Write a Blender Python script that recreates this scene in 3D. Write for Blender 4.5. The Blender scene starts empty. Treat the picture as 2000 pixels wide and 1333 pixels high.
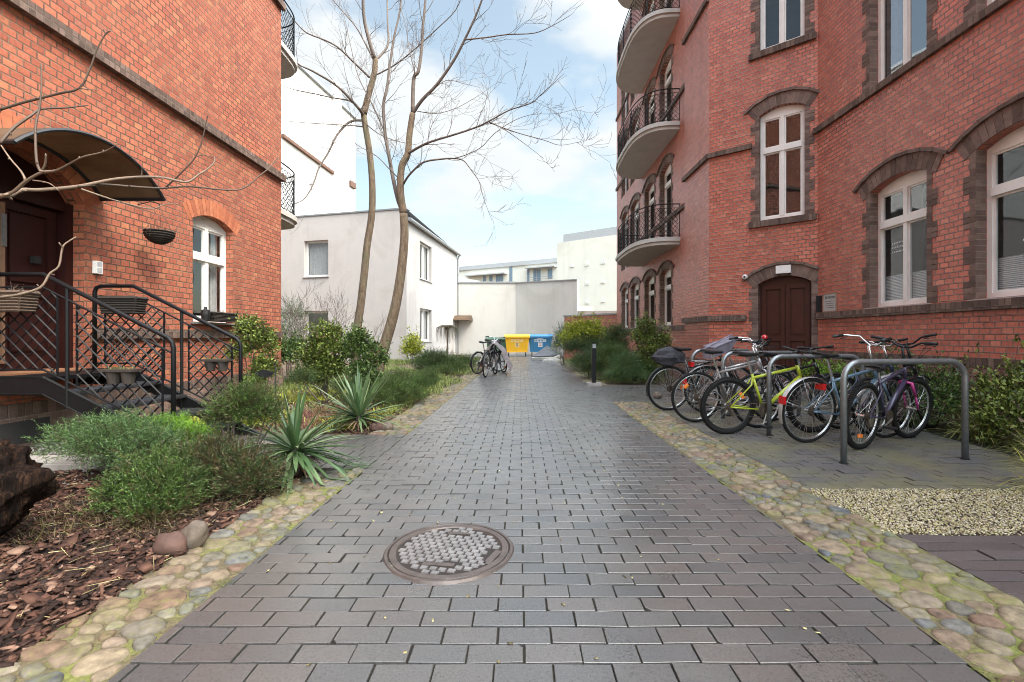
import bpy, math, random
import numpy as np
from mathutils import Vector, Matrix
rad = math.radians
random.seed(7); RNG = np.random.default_rng(7)
scn = bpy.context.scene
col = scn.collection

# ---------------------------------------------------------------- camera, sky, sun, exposure
F, CX, CY, CH = 910.0, 1016.0, 657.0, 1.13          # focal length and optical axis in px of the 2000 px frame, eye height
cam_d = bpy.data.cameras.new('camera'); cam = bpy.data.objects.new('camera', cam_d); col.objects.link(cam)
cam.location = (0, 0, CH); cam.rotation_euler = (rad(90), 0, 0)
cam_d.sensor_width = 36; cam_d.lens = 36*F/2000
cam_d.shift_x = -(CX-1000)/2000; cam_d.shift_y = -(666.5-CY)/2000
cam_d.clip_start = .05; cam_d.clip_end = 1500
scn.camera = cam

SUN_EL, SUN_AZ = rad(54), rad(118)                  # azimuth clockwise from +Y: from the right, slightly behind the camera
world = bpy.data.worlds.new('World'); scn.world = world; world.use_nodes = True
wt = world.node_tree; wt.nodes.clear()
def wn(t, **k):
    n = wt.nodes.new(t)
    for a, b in k.items(): setattr(n, a, b)
    return n
sky = wn('ShaderNodeTexSky'); sky.sky_type = 'NISHITA'; sky.sun_disc = False
sky.sun_elevation = SUN_EL; sky.sun_rotation = SUN_AZ; sky.air_density = 1.0; sky.dust_density = 1.5; sky.ozone_density = 1.0
tc = wn('ShaderNodeTexCoord'); mp = wn('ShaderNodeMapping'); mp.inputs['Scale'].default_value = (1.1, 1.1, 2.4); mp.inputs['Location'].default_value = (3.9, 2.2, 0.35)
n1 = wn('ShaderNodeTexNoise'); n1.inputs['Scale'].default_value = 2.3; n1.inputs['Detail'].default_value = 9; n1.inputs['Roughness'].default_value = .52
cr = wn('ShaderNodeValToRGB'); cr.color_ramp.elements[0].position = .50; cr.color_ramp.elements[1].position = .60
cr.color_ramp.elements[0].color = (.22, .22, .22, 1)
mixc = wn('ShaderNodeMix', data_type='RGBA')
n2 = wn('ShaderNodeTexNoise'); n2.inputs['Scale'].default_value = 5; n2.inputs['Detail'].default_value = 6
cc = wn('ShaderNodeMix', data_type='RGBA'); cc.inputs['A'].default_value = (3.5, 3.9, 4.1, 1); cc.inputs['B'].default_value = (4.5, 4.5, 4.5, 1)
tint = wn('ShaderNodeMix', data_type='RGBA'); tint.blend_type = 'MULTIPLY'; tint.inputs['Factor'].default_value = 1; tint.inputs['B'].default_value = (1.62, 1.55, 1.22, 1)
bg = wn('ShaderNodeBackground'); bg.inputs['Strength'].default_value = .15
wo = wn('ShaderNodeOutputWorld')
L = wt.links.new
L(tc.outputs['Generated'], mp.inputs['Vector']); L(mp.outputs[0], n1.inputs['Vector']); L(n1.outputs['Fac'], cr.inputs[0])
L(mp.outputs[0], n2.inputs['Vector']); L(n2.outputs['Fac'], cc.inputs['Factor'])
L(sky.outputs[0], tint.inputs['A']); L(tint.outputs['Result'], mixc.inputs['A'])
L(cc.outputs['Result'], mixc.inputs['B']); L(cr.outputs[0], mixc.inputs['Factor'])
# added glow: sky brightened round the sun, out of view, to lift the walls
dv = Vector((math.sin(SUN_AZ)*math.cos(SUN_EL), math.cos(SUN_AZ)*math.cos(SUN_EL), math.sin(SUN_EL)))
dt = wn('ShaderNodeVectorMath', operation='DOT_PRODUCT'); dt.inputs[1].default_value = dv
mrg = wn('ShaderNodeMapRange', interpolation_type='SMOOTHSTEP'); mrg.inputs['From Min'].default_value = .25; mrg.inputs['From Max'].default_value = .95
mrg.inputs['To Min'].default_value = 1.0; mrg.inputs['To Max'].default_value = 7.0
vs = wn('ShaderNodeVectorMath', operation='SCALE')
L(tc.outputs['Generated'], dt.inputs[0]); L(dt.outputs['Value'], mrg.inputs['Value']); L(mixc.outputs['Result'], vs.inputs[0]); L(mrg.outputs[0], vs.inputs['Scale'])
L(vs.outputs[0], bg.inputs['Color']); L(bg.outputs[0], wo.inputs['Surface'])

sun_d = bpy.data.lights.new('sun', 'SUN'); sun_d.energy = 1.3; sun_d.angle = rad(14); sun_d.color = (1, .98, .95)
sun = bpy.data.objects.new('sun', sun_d); col.objects.link(sun)
dv = Vector((math.sin(SUN_AZ)*math.cos(SUN_EL), math.cos(SUN_AZ)*math.cos(SUN_EL), math.sin(SUN_EL)))
sun.rotation_euler = dv.to_track_quat('Z', 'Y').to_euler()

scn.view_settings.view_transform = 'Standard'; scn.view_settings.look = 'None'
scn.view_settings.exposure = 0.66; scn.view_settings.gamma = 1
scn.cycles.max_bounces = 6; scn.cycles.transparent_max_bounces = 12
scn.cycles.use_adaptive_sampling = True
scn.cycles.filter_width = 1.0

# ---------------------------------------------------------------- helpers
def gnd(u, v, z=0.0):                                # picture point -> point on the ground
    Y = (CH-z)*F/(v-CY); return Vector(((u-CX)*Y/F, Y, z))
def at(u, v, Y):                                     # picture point at a known distance
    return Vector(((u-CX)*Y/F, Y, CH-(v-CY)*Y/F))

class MB:
    """collects vertices / faces (with uv) for ONE mesh"""
    def __init__(s): s.v = []; s.f = []; s.uv = []; s.mi = []; s.m = 0
    def face(s, pts, uv=None):
        i = len(s.v); s.v += [tuple(p) for p in pts]; s.f.append(tuple(range(i, i+len(pts))))
        s.uv += uv if uv else [(0, 0)]*len(pts); s.mi.append(s.m)
    def box(s, c, h, R=None):
        """centre c, half sizes h, optional rotation matrix; uv in metres"""
        c = Vector(c); hx, hy, hz = h
        C = [Vector((sx*hx, sy*hy, sz*hz)) for sx in (-1, 1) for sy in (-1, 1) for sz in (-1, 1)]
        if R is not None: W = [c + R @ p for p in C]
        else: W = [c + p for p in C]
        for q in ((0, 1, 3, 2), (4, 6, 7, 5), (0, 4, 5, 1), (2, 3, 7, 6), (0, 2, 6, 4), (1, 5, 7, 3)):
            p = [W[k] for k in q]
            a = (p[1]-p[0]).length; b = (p[3]-p[0]).length
            if q in ((0, 1, 3, 2),): uv = [(C[k].y, C[k].z) for k in q]
            elif q == (4, 6, 7, 5): uv = [(C[k].y, C[k].z) for k in q]
            elif q in ((0, 4, 5, 1), (2, 3, 7, 6)): uv = [(C[k].x, C[k].z) for k in q]
            else: uv = [(C[k].x, C[k].y) for k in q]
            s.face(p, uv)
    def hexa(s, P):
        """8 points: 4 bottom then 4 top"""
        for q in ((3, 2, 1, 0), (4, 5, 6, 7), (0, 1, 5, 4), (1, 2, 6, 5), (2, 3, 7, 6), (3, 0, 4, 7)):
            s.face([P[k] for k in q])
    def tube(s, pts, r, n=8, caps=True, closed=False):
        pts = [Vector(p) for p in pts]; m = len(pts)
        if m < 2: return
        rs = r if isinstance(r, (list, tuple)) else [r]*m
        base = len(s.v); prev = None
        for i, p in enumerate(pts):
            if closed: t = pts[(i+1) % m]-pts[i-1]
            elif i == 0: t = pts[1]-p
            elif i == m-1: t = p-pts[i-1]
            else: t = (pts[i+1]-p).normalized()+(p-pts[i-1]).normalized()
            if t.length < 1e-9: t = Vector((0, 0, 1))
            t.normalize()
            if prev is None:
                a = Vector((0, 0, 1)) if abs(t.z) < .9 else Vector((1, 0, 0))
                x = t.cross(a).normalized()
            else:
                x = prev - t*prev.dot(t)
                if x.length < 1e-6: x = t.cross(Vector((0, 0, 1)))
                x.normalize()
            prev = x; y = t.cross(x)
            for k in range(n):
                an = 2*math.pi*k/n; s.v.append(tuple(p + (x*math.cos(an)+y*math.sin(an))*rs[i]))
        L_ = 0
        rings = m if closed else m-1
        for i in range(rings):
            j = (i+1) % m; l2 = L_+(pts[j]-pts[i]).length
            for k in range(n):
                k2 = (k+1) % n
                s.f.append((base+i*n+k, base+i*n+k2, base+j*n+k2, base+j*n+k))
                s.uv += [(k/n*.3, L_), ((k+1)/n*.3, L_), ((k+1)/n*.3, l2), (k/n*.3, l2)]; s.mi.append(s.m)
            L_ = l2
        if caps and not closed:
            s.f.append(tuple(base+k for k in range(n))[::-1]); s.uv += [(0, 0)]*n; s.mi.append(s.m)
            s.f.append(tuple(base+(m-1)*n+k for k in range(n))); s.uv += [(0, 0)]*n; s.mi.append(s.m)
    def ring(s, c, ax, R, r, N=28, n=6, sq=1.0, a0=0, a1=2*math.pi):
        """torus (or arc) around axis ax"""
        ax = Vector(ax).normalized(); a = Vector((0, 0, 1)) if abs(ax.z) < .9 else Vector((1, 0, 0))
        x = a.cross(ax).normalized(); y = ax.cross(x)
        full = abs(a1-a0-2*math.pi) < 1e-6
        K = N if full else N+1
        pts = [Vector(c)+(x*math.cos(a0+(a1-a0)*i/N)+y*math.sin(a0+(a1-a0)*i/N))*R for i in range(K)]
        s.tube(pts, r, n, closed=full)
    def disc(s, c, ax, R, th, N=20):
        ax = Vector(ax).normalized(); s.tube([Vector(c)-ax*th/2, Vector(c)+ax*th/2], R, N)
    def build(s, name, mats, parent=None, smooth=False, **tags):
        me = bpy.data.meshes.new(name); me.from_pydata(s.v, [], s.f)
        uvl = me.uv_layers.new(name='UVMap'); uvl.data.foreach_set('uv', np.array(s.uv, 'f').ravel())
        mats = mats if isinstance(mats, (list, tuple)) else [mats]
        for m in mats: me.materials.append(m)
        if len(mats) > 1: me.polygons.foreach_set('material_index', s.mi)
        if smooth: me.polygons.foreach_set('use_smooth', [True]*len(s.f))
        me.update()
        return link(name, me, parent, **tags)
def link(name, me, parent=None, **tags):
    o = bpy.data.objects.new(name, me); col.objects.link(o)
    if parent: o.parent = parent
    for k, v in tags.items(): o[k] = v
    return o
def thing(name, label, cat, loc=(0, 0, 0), rz=0, group=None):
    o = bpy.data.objects.new(name, None); col.objects.link(o); o.empty_display_size = .1
    o.location = loc; o.rotation_euler = (0, 0, rz)
    o['label'] = label; o['category'] = cat
    if group: o['group'] = group
    return o
def tag(o, label, cat, group=None):
    o['label'] = label; o['category'] = cat
    if group: o['group'] = group
    return o
def copy_tree(o, parent=None):
    c = o.copy(); col.objects.link(c); c.parent = parent
    for ch in list(o.children): copy_tree(ch, c)
    return c
def npmesh(name, V, Fq, mats, parent=None, smooth=False, mi=None, **tags):
    """V (n,3), Fq (m,k) with constant k"""
    me = bpy.data.meshes.new(name); V = np.asarray(V, 'f'); Fq = np.asarray(Fq, 'i'); m, k = Fq.shape
    me.vertices.add(len(V)); me.vertices.foreach_set('co', V.ravel())
    me.loops.add(m*k); me.loops.foreach_set('vertex_index', Fq.ravel())
    me.polygons.add(m); me.polygons.foreach_set('loop_start', np.arange(0, m*k, k, dtype='i'))
    mats = mats if isinstance(mats, (list, tuple)) else [mats]
    for x in mats: me.materials.append(x)
    if mi is not None: me.polygons.foreach_set('material_index', np.asarray(mi, 'i'))
    if smooth: me.polygons.foreach_set('use_smooth', np.ones(m, dtype=bool))
    me.update(calc_edges=True); me.validate()
    return link(name, me, parent, **tags)

# ---------------------------------------------------------------- materials
def N(nt, t, **k):
    n = nt.nodes.new(t)
    for a, b in k.items(): setattr(n, a, b)
    return n
def newmat(name):
    m = bpy.data.materials.new(name); m.use_nodes = True; nt = m.node_tree
    return m, nt, nt.nodes['Principled BSDF'], nt.links.new
def math_(nt, op, a, b=None, c=None):
    n = nt.nodes.new('ShaderNodeMath'); n.operation = op
    for i, x in enumerate((a, b, c)):
        if x is None: continue
        if isinstance(x, (int, float)): n.inputs[i].default_value = x
        else: nt.links.new(x, n.inputs[i])
    return n.outputs[0]
def ramp(nt, fac, stops):
    r = nt.nodes.new('ShaderNodeValToRGB'); e = r.color_ramp.elements
    while len(e) < len(stops): e.new(.5)
    for k, (p, c) in enumerate(stops): e[k].position = p; e[k].color = (*c, 1)
    nt.links.new(fac, r.inputs[0]); return r.outputs[0]
def mixrgb(nt, fac, a, b, mode='MIX'):
    n = nt.nodes.new('ShaderNodeMix'); n.data_type = 'RGBA'; n.blend_type = mode
    for s_, x in (('Factor', fac), ('A', a), ('B', b)):
        if isinstance(x, (int, float)): n.inputs[s_].default_value = x
        elif isinstance(x, tuple): n.inputs[s_].default_value = (*x, 1)
        else: nt.links.new(x, n.inputs[s_])
    return n.outputs['Result']
def noise(nt, scale, detail=4, rough=.5, vec=None, dist=0):
    n = nt.nodes.new('ShaderNodeTexNoise'); n.inputs['Scale'].default_value = scale
    n.inputs['Detail'].default_value = detail; n.inputs['Roughness'].default_value = rough; n.inputs['Distortion'].default_value = dist
    if vec is None:
        vec = nt.nodes.new('ShaderNodeTexCoord').outputs['Object']
    nt.links.new(vec, n.inputs['Vector']); return n.outputs['Fac']
def bump(nt, h, strength, dist, b):
    n = nt.nodes.new('ShaderNodeBump'); n.inputs['Strength'].default_value = strength; n.inputs['Distance'].default_value = dist
    nt.links.new(h, n.inputs['Height']); nt.links.new(n.outputs[0], b.inputs['Normal'])
def simple(name, c, rough=.6, metal=0, var=.25, scale=6, bmp=0, c2=None, spec=None, bscale=None, coat=0):
    m, nt, b, L = newmat(name)
    f = noise(nt, scale, 5, .6)
    dark = tuple(x*(1-var) for x in c) if c2 is None else c2
    lite = tuple(min(1, x*(1+var*.6)) for x in c)
    L(ramp(nt, f, [(.3, dark), (.7, lite)]), b.inputs['Base Color'])
    b.inputs['Roughness'].default_value = rough; b.inputs['Metallic'].default_value = metal
    if spec is not None: b.inputs['Specular IOR Level'].default_value = spec
    if coat: b.inputs['Coat Weight'].default_value = coat
    if bmp: bump(nt, noise(nt, bscale or scale*6, 6, .6), .6, bmp, b)
    return m
def island(name, stops, rough=.6, bmp=.0, bscale=60, var=.2, spec=.3, trans=0, nscale=9):
    """colour picked per connected piece (leaf, chip, stone, brick)"""
    m, nt, b, L = newmat(name)
    g = nt.nodes.new('ShaderNodeNewGeometry')
    c = ramp(nt, g.outputs['Random Per Island'], stops)
    f = noise(nt, nscale, 4, .6)
    k = ramp(nt, f, [(.3, (1-var,)*3), (.7, (1+var,)*3)])
    c = mixrgb(nt, 1.0, c, k, 'MULTIPLY')
    L(c, b.inputs['Base Color']); b.inputs['Roughness'].default_value = rough
    b.inputs['Specular IOR Level'].default_value = spec
    if bmp: bump(nt, noise(nt, bscale, 5, .6), .7, bmp, b)
    if trans:
        t = nt.nodes.new('ShaderNodeBsdfTranslucent'); L(c, t.inputs['Color'])
        ms = nt.nodes.new('ShaderNodeMixShader'); ms.inputs[0].default_value = trans
        L(b.outputs[0], ms.inputs[1]); L(t.outputs[0], ms.inputs[2])
        L(ms.outputs[0], nt.nodes['Material Output'].inputs['Surface'])
    return m
def brickmat(name, stops, mortar, w, h, rough=.8, joint=.0055, soldier=False, off=.5, bd=.011, stain=.25, edge=.85, spec=.25, patches=None):
    """masonry from the uv map (metres): every brick its own tint, recessed joints"""
    m, nt, b, L = newmat(name)
    uv = nt.nodes.new('ShaderNodeUVMap').outputs[0]
    wob = nt.nodes.new('ShaderNodeTexNoise'); wob.inputs['Scale'].default_value = 3.1; L(uv, wob.inputs['Vector'])
    sp = nt.nodes.new('ShaderNodeSeparateXYZ'); L(uv, sp.inputs[0])
    wz = math_(nt, 'MULTIPLY', math_(nt, 'SUBTRACT', wob.outputs['Fac'], .5), .012)
    x, y = sp.outputs[0], math_(nt, 'ADD', sp.outputs[1], wz)
    row = math_(nt, 'FLOOR', math_(nt, 'DIVIDE', y, h))
    fy = math_(nt, 'SUBTRACT', math_(nt, 'DIVIDE', y, h), row)
    rr = nt.nodes.new('ShaderNodeTexWhiteNoise'); rr.noise_dimensions = '1D'; L(row, rr.inputs['W'])
    sh = math_(nt, 'ADD', math_(nt, 'MULTIPLY', math_(nt, 'MODULO', math_(nt, 'ABSOLUTE', row), 2), off), math_(nt, 'MULTIPLY', rr.outputs['Value'], .12))
    ux = math_(nt, 'ADD', math_(nt, 'DIVIDE', x, w), sh)
    cell = math_(nt, 'FLOOR', ux); fx = math_(nt, 'SUBTRACT', ux, cell)
    cb = nt.nodes.new('ShaderNodeCombineXYZ'); L(cell, cb.inputs[0]); L(row, cb.inputs[1])
    wn_ = nt.nodes.new('ShaderNodeTexWhiteNoise'); wn_.noise_dimensions = '2D'; L(cb.outputs[0], wn_.inputs['Vector'])
    dx = math_(nt, 'MULTIPLY', math_(nt, 'MINIMUM', fx, math_(nt, 'SUBTRACT', 1.0, fx)), w)
    dy = math_(nt, 'MULTIPLY', math_(nt, 'MINIMUM', fy, math_(nt, 'SUBTRACT', 1.0, fy)), h)
    d = math_(nt, 'MINIMUM', dx, dy)
    rough_n = nt.nodes.new('ShaderNodeTexNoise'); rough_n.inputs['Scale'].default_value = 60; rough_n.inputs['Detail'].default_value = 3; L(uv, rough_n.inputs['Vector'])
    d2 = math_(nt, 'ADD', d, math_(nt, 'MULTIPLY', math_(nt, 'SUBTRACT', rough_n.outputs['Fac'], .5), .006))
    mr = nt.nodes.new('ShaderNodeMapRange'); mr.interpolation_type = 'SMOOTHSTEP'
    mr.inputs['From Min'].default_value = joint*.55; mr.inputs['From Max'].default_value = joint*1.35; L(d2, mr.inputs['Value'])
    mask = mr.outputs[0]
    c = ramp(nt, wn_.outputs['Value'], stops)
    st = nt.nodes.new('ShaderNodeTexNoise'); st.inputs['Scale'].default_value = .55; st.inputs['Detail'].default_value = 6; st.inputs['Roughness'].default_value = .65; L(uv, st.inputs['Vector'])
    c = mixrgb(nt, 1.0, c, ramp(nt, st.outputs['Fac'], [(.3, (1-stain,)*3), (.7, (1+stain,)*3)]), 'MULTIPLY')
    rm = nt.nodes.new('ShaderNodeMapping'); rm.inputs['Scale'].default_value = (2.6, .22, 1); L(uv, rm.inputs[0])
    rn = nt.nodes.new('ShaderNodeTexNoise'); rn.inputs['Scale'].default_value = 1.0; rn.inputs['Detail'].default_value = 7; rn.inputs['Roughness'].default_value = .7; L(rm.outputs[0], rn.inputs['Vector'])
    c = mixrgb(nt, 1.0, c, ramp(nt, rn.outputs['Fac'], [(.30, (.70, .68, .68)), (.46, (1, 1, 1)), (.60, (1, 1, 1)), (.74, (1.12, 1.10, 1.12))]), 'MULTIPLY')
    fi = nt.nodes.new('ShaderNodeTexNoise'); fi.inputs['Scale'].default_value = 26; fi.inputs['Detail'].default_value = 6; fi.inputs['Roughness'].default_value = .7; L(uv, fi.inputs['Vector'])
    c = mixrgb(nt, 1.0, c, ramp(nt, fi.outputs['Fac'], [(.3, (.74,)*3), (.7, (1.22,)*3)]), 'MULTIPLY')
    mo = mixrgb(nt, fi.outputs['Fac'], tuple(k*.55 for k in mortar), mortar)
    # joint shadow put into the mortar colour, darker along some joints
    joint_shade = ramp(nt, st.outputs['Fac'], [(.42, (0, 0, 0)), (.62, (edge,)*3)])
    mo = mixrgb(nt, joint_shade, mo, tuple(k*.30 for k in mortar))
    c = mixrgb(nt, mask, mo, c)
    L(c, b.inputs['Base Color']); b.inputs['Roughness'].default_value = rough; b.inputs['Specular IOR Level'].default_value = spec
    hgt = math_(nt, 'ADD', math_(nt, 'MULTIPLY', mask, math_(nt, 'ADD', .8, math_(nt, 'MULTIPLY', wn_.outputs['Value'], .5))), math_(nt, 'MULTIPLY', fi.outputs['Fac'], .35))
    bump(nt, hgt, 1.0, bd, b)
    return m

M = {}
M['brick_left'] = brickmat('brick_left', [(0, (.26, .078, .050)), (.2, (.32, .096, .057)), (.45, (.37, .118, .068)), (.6, (.39, .132, .078)), (.78, (.31, .092, .058)), (.93, (.42, .160, .085)), (1, (.26, .09, .065))], (.26, .165, .115), .137, .081, joint=.007, stain=.16)
M['brick_right'] = brickmat('brick_right', [(0, (.35, .085, .055)), (.25, (.45, .115, .072)), (.6, (.52, .148, .092)), (.85, (.41, .102, .064)), (1, (.56, .19, .125))], (.40, .28, .22), .138, .077, joint=.007, stain=.15, rough=.42, spec=.6)
M['brick_brown'] = brickmat('brick_brown', [(0, (.115, .075, .060)), (.4, (.16, .105, .085)), (.8, (.20, .135, .110)), (1, (.24, .15, .12))], (.34, .27, .22), .138, .077, stain=.2)
M['soldier'] = brickmat('soldier', [(0, (.085, .055, .045)), (.4, (.12, .080, .065)), (.8, (.16, .108, .088)), (1, (.19, .128, .104))], (.22, .165, .13), .078, .30, off=0)
M['plinth'] = brickmat('plinth', [(0, (.17, .09, .07)), (.4, (.24, .13, .10)), (.8, (.28, .15, .115)), (1, (.20, .13, .11))], (.38, .30, .25), .138, .077, stain=.25)
M['vous'] = island('brown_voussoir', [(0, (.095, .062, .052)), (.5, (.14, .092, .077)), (1, (.20, .135, .112))], .75, .002, 40, var=.25)
M['vous_red'] = island('orange_voussoir', [(0, (.30, .092, .048)), (.5, (.38, .125, .062)), (1, (.43, .165, .085))], .8, .002, 40)
M['mortar'] = simple('mortar', (.30, .235, .185), .9)
M['plaster'] = simple('render_beige', (.52, .49, .465), .9, var=.07, scale=1.2, bmp=.002, bscale=120)
M['plaster_side'] = simple('render_offwhite', (.60, .58, .56), .9, var=.06, scale=1.2, bmp=.002, bscale=120)
M['plaster_wall'] = simple('render_grey', (.50, .485, .46), .9, var=.08, scale=.8, bmp=.002, bscale=90)
M['white_far'] = simple('render_white', (.70, .69, .64), .9, var=.05, scale=.3)
M['white_gable'] = simple('render_gable', (.52, .515, .50), .9, var=.06, scale=.4)
def plastermat(name, c, sc=1.0):
    m, nt, b, L = newmat(name)
    tcn = N(nt, 'ShaderNodeTexCoord').outputs['Object']; mpn = N(nt, 'ShaderNodeMapping'); mpn.inputs['Scale'].default_value = (1.6, 1.6, .16); L(tcn, mpn.inputs[0])
    runs = noise(nt, 2.2*sc, 7, .72, mpn.outputs[0]); pat = noise(nt, .45*sc, 6, .62, None, .8); fine = noise(nt, 30, 5, .7)
    k = mixrgb(nt, 1.0, ramp(nt, runs, [(.26, (.90, .89, .875)), (.46, (1, 1, 1)), (.78, (1.02, 1.02, 1.01))]), ramp(nt, pat, [(.35, (.88, .87, .86)), (.50, (1, 1, 1)), (.62, (.95, .96, .97)), (.7, (1.05, 1.05, 1.04))]), 'MULTIPLY')
    k = mixrgb(nt, 1.0, k, ramp(nt, fine, [(.3, (.93,)*3), (.7, (1.05,)*3)]), 'MULTIPLY')
    L(mixrgb(nt, 1.0, k, c, 'MULTIPLY'), b.inputs['Base Color']); b.inputs['Roughness'].default_value = .92; bump(nt, fine, .6, .004, b); return m
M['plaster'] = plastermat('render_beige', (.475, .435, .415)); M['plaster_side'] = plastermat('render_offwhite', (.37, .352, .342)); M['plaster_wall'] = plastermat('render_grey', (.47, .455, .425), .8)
M['white_far'] = plastermat('render_white', (.62, .60, .53), .3); M['white_gable'] = plastermat('render_gable', (.47, .46, .445), .3)
M['cream'] = simple('cream', (.75, .62, .38), .9, var=.05)
M['pink'] = simple('pinkish_render', (.66, .60, .57), .9, var=.04)
M['zinc'] = simple('zinc', (.30, .31, .32), .45, .6, var=.2, scale=8)
M['roofgrey'] = simple('roof_grey', (.36, .37, .38), .8, var=.1)
M['balcony'] = simple('balcony_concrete', (.46, .43, .40), .85, var=.10, scale=3, bmp=.002, bscale=70)
M['balcony_rim'] = simple('balcony_rim', (.52, .40, .35), .85, var=.12, scale=4)
M['iron'] = simple('painted_iron', (.006, .006, .007), .5, 0, var=.3, scale=20, spec=.22)
M['iron_dark'] = simple('dark_iron', (.010, .010, .011), .5, 0, var=.3, scale=20)
M['galv'] = simple('galvanised', (.25, .26, .265), .42, .75, var=.18, scale=30, bmp=.0004, bscale=300)
M['door'] = simple('oxblood_door', (.026, .007, .006), .45, 0, var=.3, scale=3, spec=.3)
M['door_r'] = simple('brown_door', (.050, .013, .008), .42, 0, var=.25, scale=3, spec=.35)
M['frame'] = simple('white_frame', (.72, .70, .67), .45, var=.08, scale=5)
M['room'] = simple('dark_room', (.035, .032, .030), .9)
M['curtain'] = simple('curtain', (.42, .41, .41), .9, var=.2, scale=14)
M['white_thing'] = simple('white_plastic', (.75, .74, .72), .5, var=.05)
M['rubber'] = simple('tyre_rubber', (.011, .0105, .010), .85, var=.4, scale=30, spec=.25)
M['chrome'] = simple('bright_metal', (.62, .62, .61), .25, .9, var=.15, scale=20)
M['blackp'] = simple('black_plastic', (.009, .009, .010), .5, var=.2, scale=20)
M['spoke'] = simple('spoke_steel', (.50, .50, .50), .35, .8, var=.1)
M['rust'] = simple('greasy_steel', (.10, .075, .055), .6, .5, var=.4, scale=40)
M['p_yellow'] = simple('lime_yellow_paint', (.38, .44, .03), .35, var=.08, coat=.5)
M['p_blue'] = simple('light_blue_paint', (.085, .145, .20), .3, var=.08, coat=.5)
M['p_black'] = simple('black_paint', (.008, .008, .011), .3, var=.1, coat=.5)
M['p_grey'] = simple('grey_brown_paint', (.22, .19, .18), .35, var=.15, coat=.4)
M['p_silver'] = simple('silver_paint', (.5, .5, .5), .3, .5, var=.1, coat=.3)
M['p_pink'] = simple('pink_paint', (.42, .04, .20), .35, var=.25, coat=.3)
M['p_darkblue'] = simple('dark_blue_paint', (.02, .035, .07), .35, var=.2, coat=.3)
M['p_purple'] = simple('purple_paint', (.045, .038, .075), .3, var=.2, coat=.4)
M['red'] = simple('red_reflector', (.50, .012, .015), .2, var=.1, coat=.6)
M['orange'] = simple('orange_reflector', (.85, .20, .02), .25, var=.1, coat=.5)
M['bagcloth'] = simple('bag_cloth', (.03, .028, .035), .8, var=.4, scale=10, bmp=.004, bscale=30)
M['basketcloth'] = simple('grey_lilac_cloth', (.20, .18, .22), .85, var=.3, scale=10)
M['bin_yellow'] = simple('bin_yellow', (.80, .43, .015), .45, var=.08, scale=3)
M['bin_blue'] = simple('bin_blue', (.03, .17, .36), .45, var=.1, scale=3)
M['bin_green'] = simple('bin_green', (.03, .08, .045), .5, var=.15, scale=3)
M['bin_label'] = simple('bin_label', (.62, .70, .74), .6, var=.15, scale=20)
M['bin_label_y'] = simple('bin_label_y', (.80, .62, .30), .6, var=.15, scale=20)
M['ink'] = simple('ink', (.03, .03, .035), .7)
M['redink'] = simple('redink', (.5, .06, .05), .7)
M['etched'] = simple('etched_letters', (.60, .62, .62), .7)
M['wicker'] = simple('wicker', (.085, .055, .038), .85, var=.5, scale=60, bmp=.004, bscale=90)
M['wicker_dark'] = simple('wicker_dark', (.022, .016, .012), .85, var=.5, scale=60, bmp=.004, bscale=90)
M['clay'] = simple('planter_clay', (.038, .028, .022), .8, var=.3, scale=12)
M['polyc'] = island('smoked_sheet', [(0, (.17, .115, .075)), (1, (.20, .14, .095))], .35, var=.2, trans=.45, nscale=3)
M['tread_metal'] = simple('tread_metal', (.055, .056, .062), .5, .4, var=.3, scale=20)
M['tan_cloth'] = simple('shroud_cloth', (.24, .205, .215), .8, var=.4, scale=9, bmp=.01, bscale=14)
M['foam'] = simple('dirty_cushion', (.66, .64, .58), .9, var=.2, scale=8, bmp=.003)
M['darkcloth'] = simple('dark_fabric', (.13, .13, .14), .9, var=.25, scale=15)
M['paleslab'] = simple('slab', (.30, .27, .25), .85, var=.2, scale=6, bmp=.002)
M['plate'] = simple('sign_plate', (.50, .47, .45), .35, .3, var=.1)

# glass: fresnel mix of clear and mirror, room modelled behind it
def glassmat(name, refl=1.0, tintc=(.9, .93, .93)):
    m, nt, b, L = newmat(name); nt.nodes.remove(b)
    t = N(nt, 'ShaderNodeBsdfTransparent'); t.inputs[0].default_value = (*tintc, 1)
    g = N(nt, 'ShaderNodeBsdfGlossy'); g.inputs['Roughness'].default_value = .015; g.inputs['Color'].default_value = (.95, .97, 1, 1)
    lw = N(nt, 'ShaderNodeLayerWeight'); lw.inputs['Blend'].default_value = .5
    gn = noise(nt, 1.3, 2); bm = N(nt, 'ShaderNodeBump'); bm.inputs['Strength'].default_value = .06; bm.inputs['Distance'].default_value = .03
    L(gn, bm.inputs['Height']); L(bm.outputs[0], g.inputs['Normal'])
    ms = N(nt, 'ShaderNodeMixShader'); L(math_(nt, 'MINIMUM', math_(nt, 'MULTIPLY', math_(nt, 'ADD', .085, math_(nt, 'MULTIPLY', math_(nt, 'POWER', lw.outputs['Facing'], 4.0), .9)), refl), 1.0), ms.inputs[0])
    L(t.outputs[0], ms.inputs[1]); L(g.outputs[0], ms.inputs[2]); L(ms.outputs[0], nt.nodes['Material Output'].inputs['Surface'])
    return m
M['glass'] = glassmat('window_glass', 1.0)
M['glass_bright'] = glassmat('window_glass_coated', 2.6, (.7, .72, .72))

# louvre blind
def blindmat():
    m, nt, b, L = newmat('pleated_blind')
    sp = N(nt, 'ShaderNodeSeparateXYZ'); L(N(nt, 'ShaderNodeUVMap').outputs[0], sp.inputs[0])
    w = math_(nt, 'PINGPONG', sp.outputs[1], .014)
    L(ramp(nt, math_(nt, 'DIVIDE', w, .014), [(0, (.28, .29, .30)), (1, (.72, .73, .74))]), b.inputs['Base Color'])
    bump(nt, w, 1, 1, b); return m
M['blind'] = blindmat()

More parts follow.
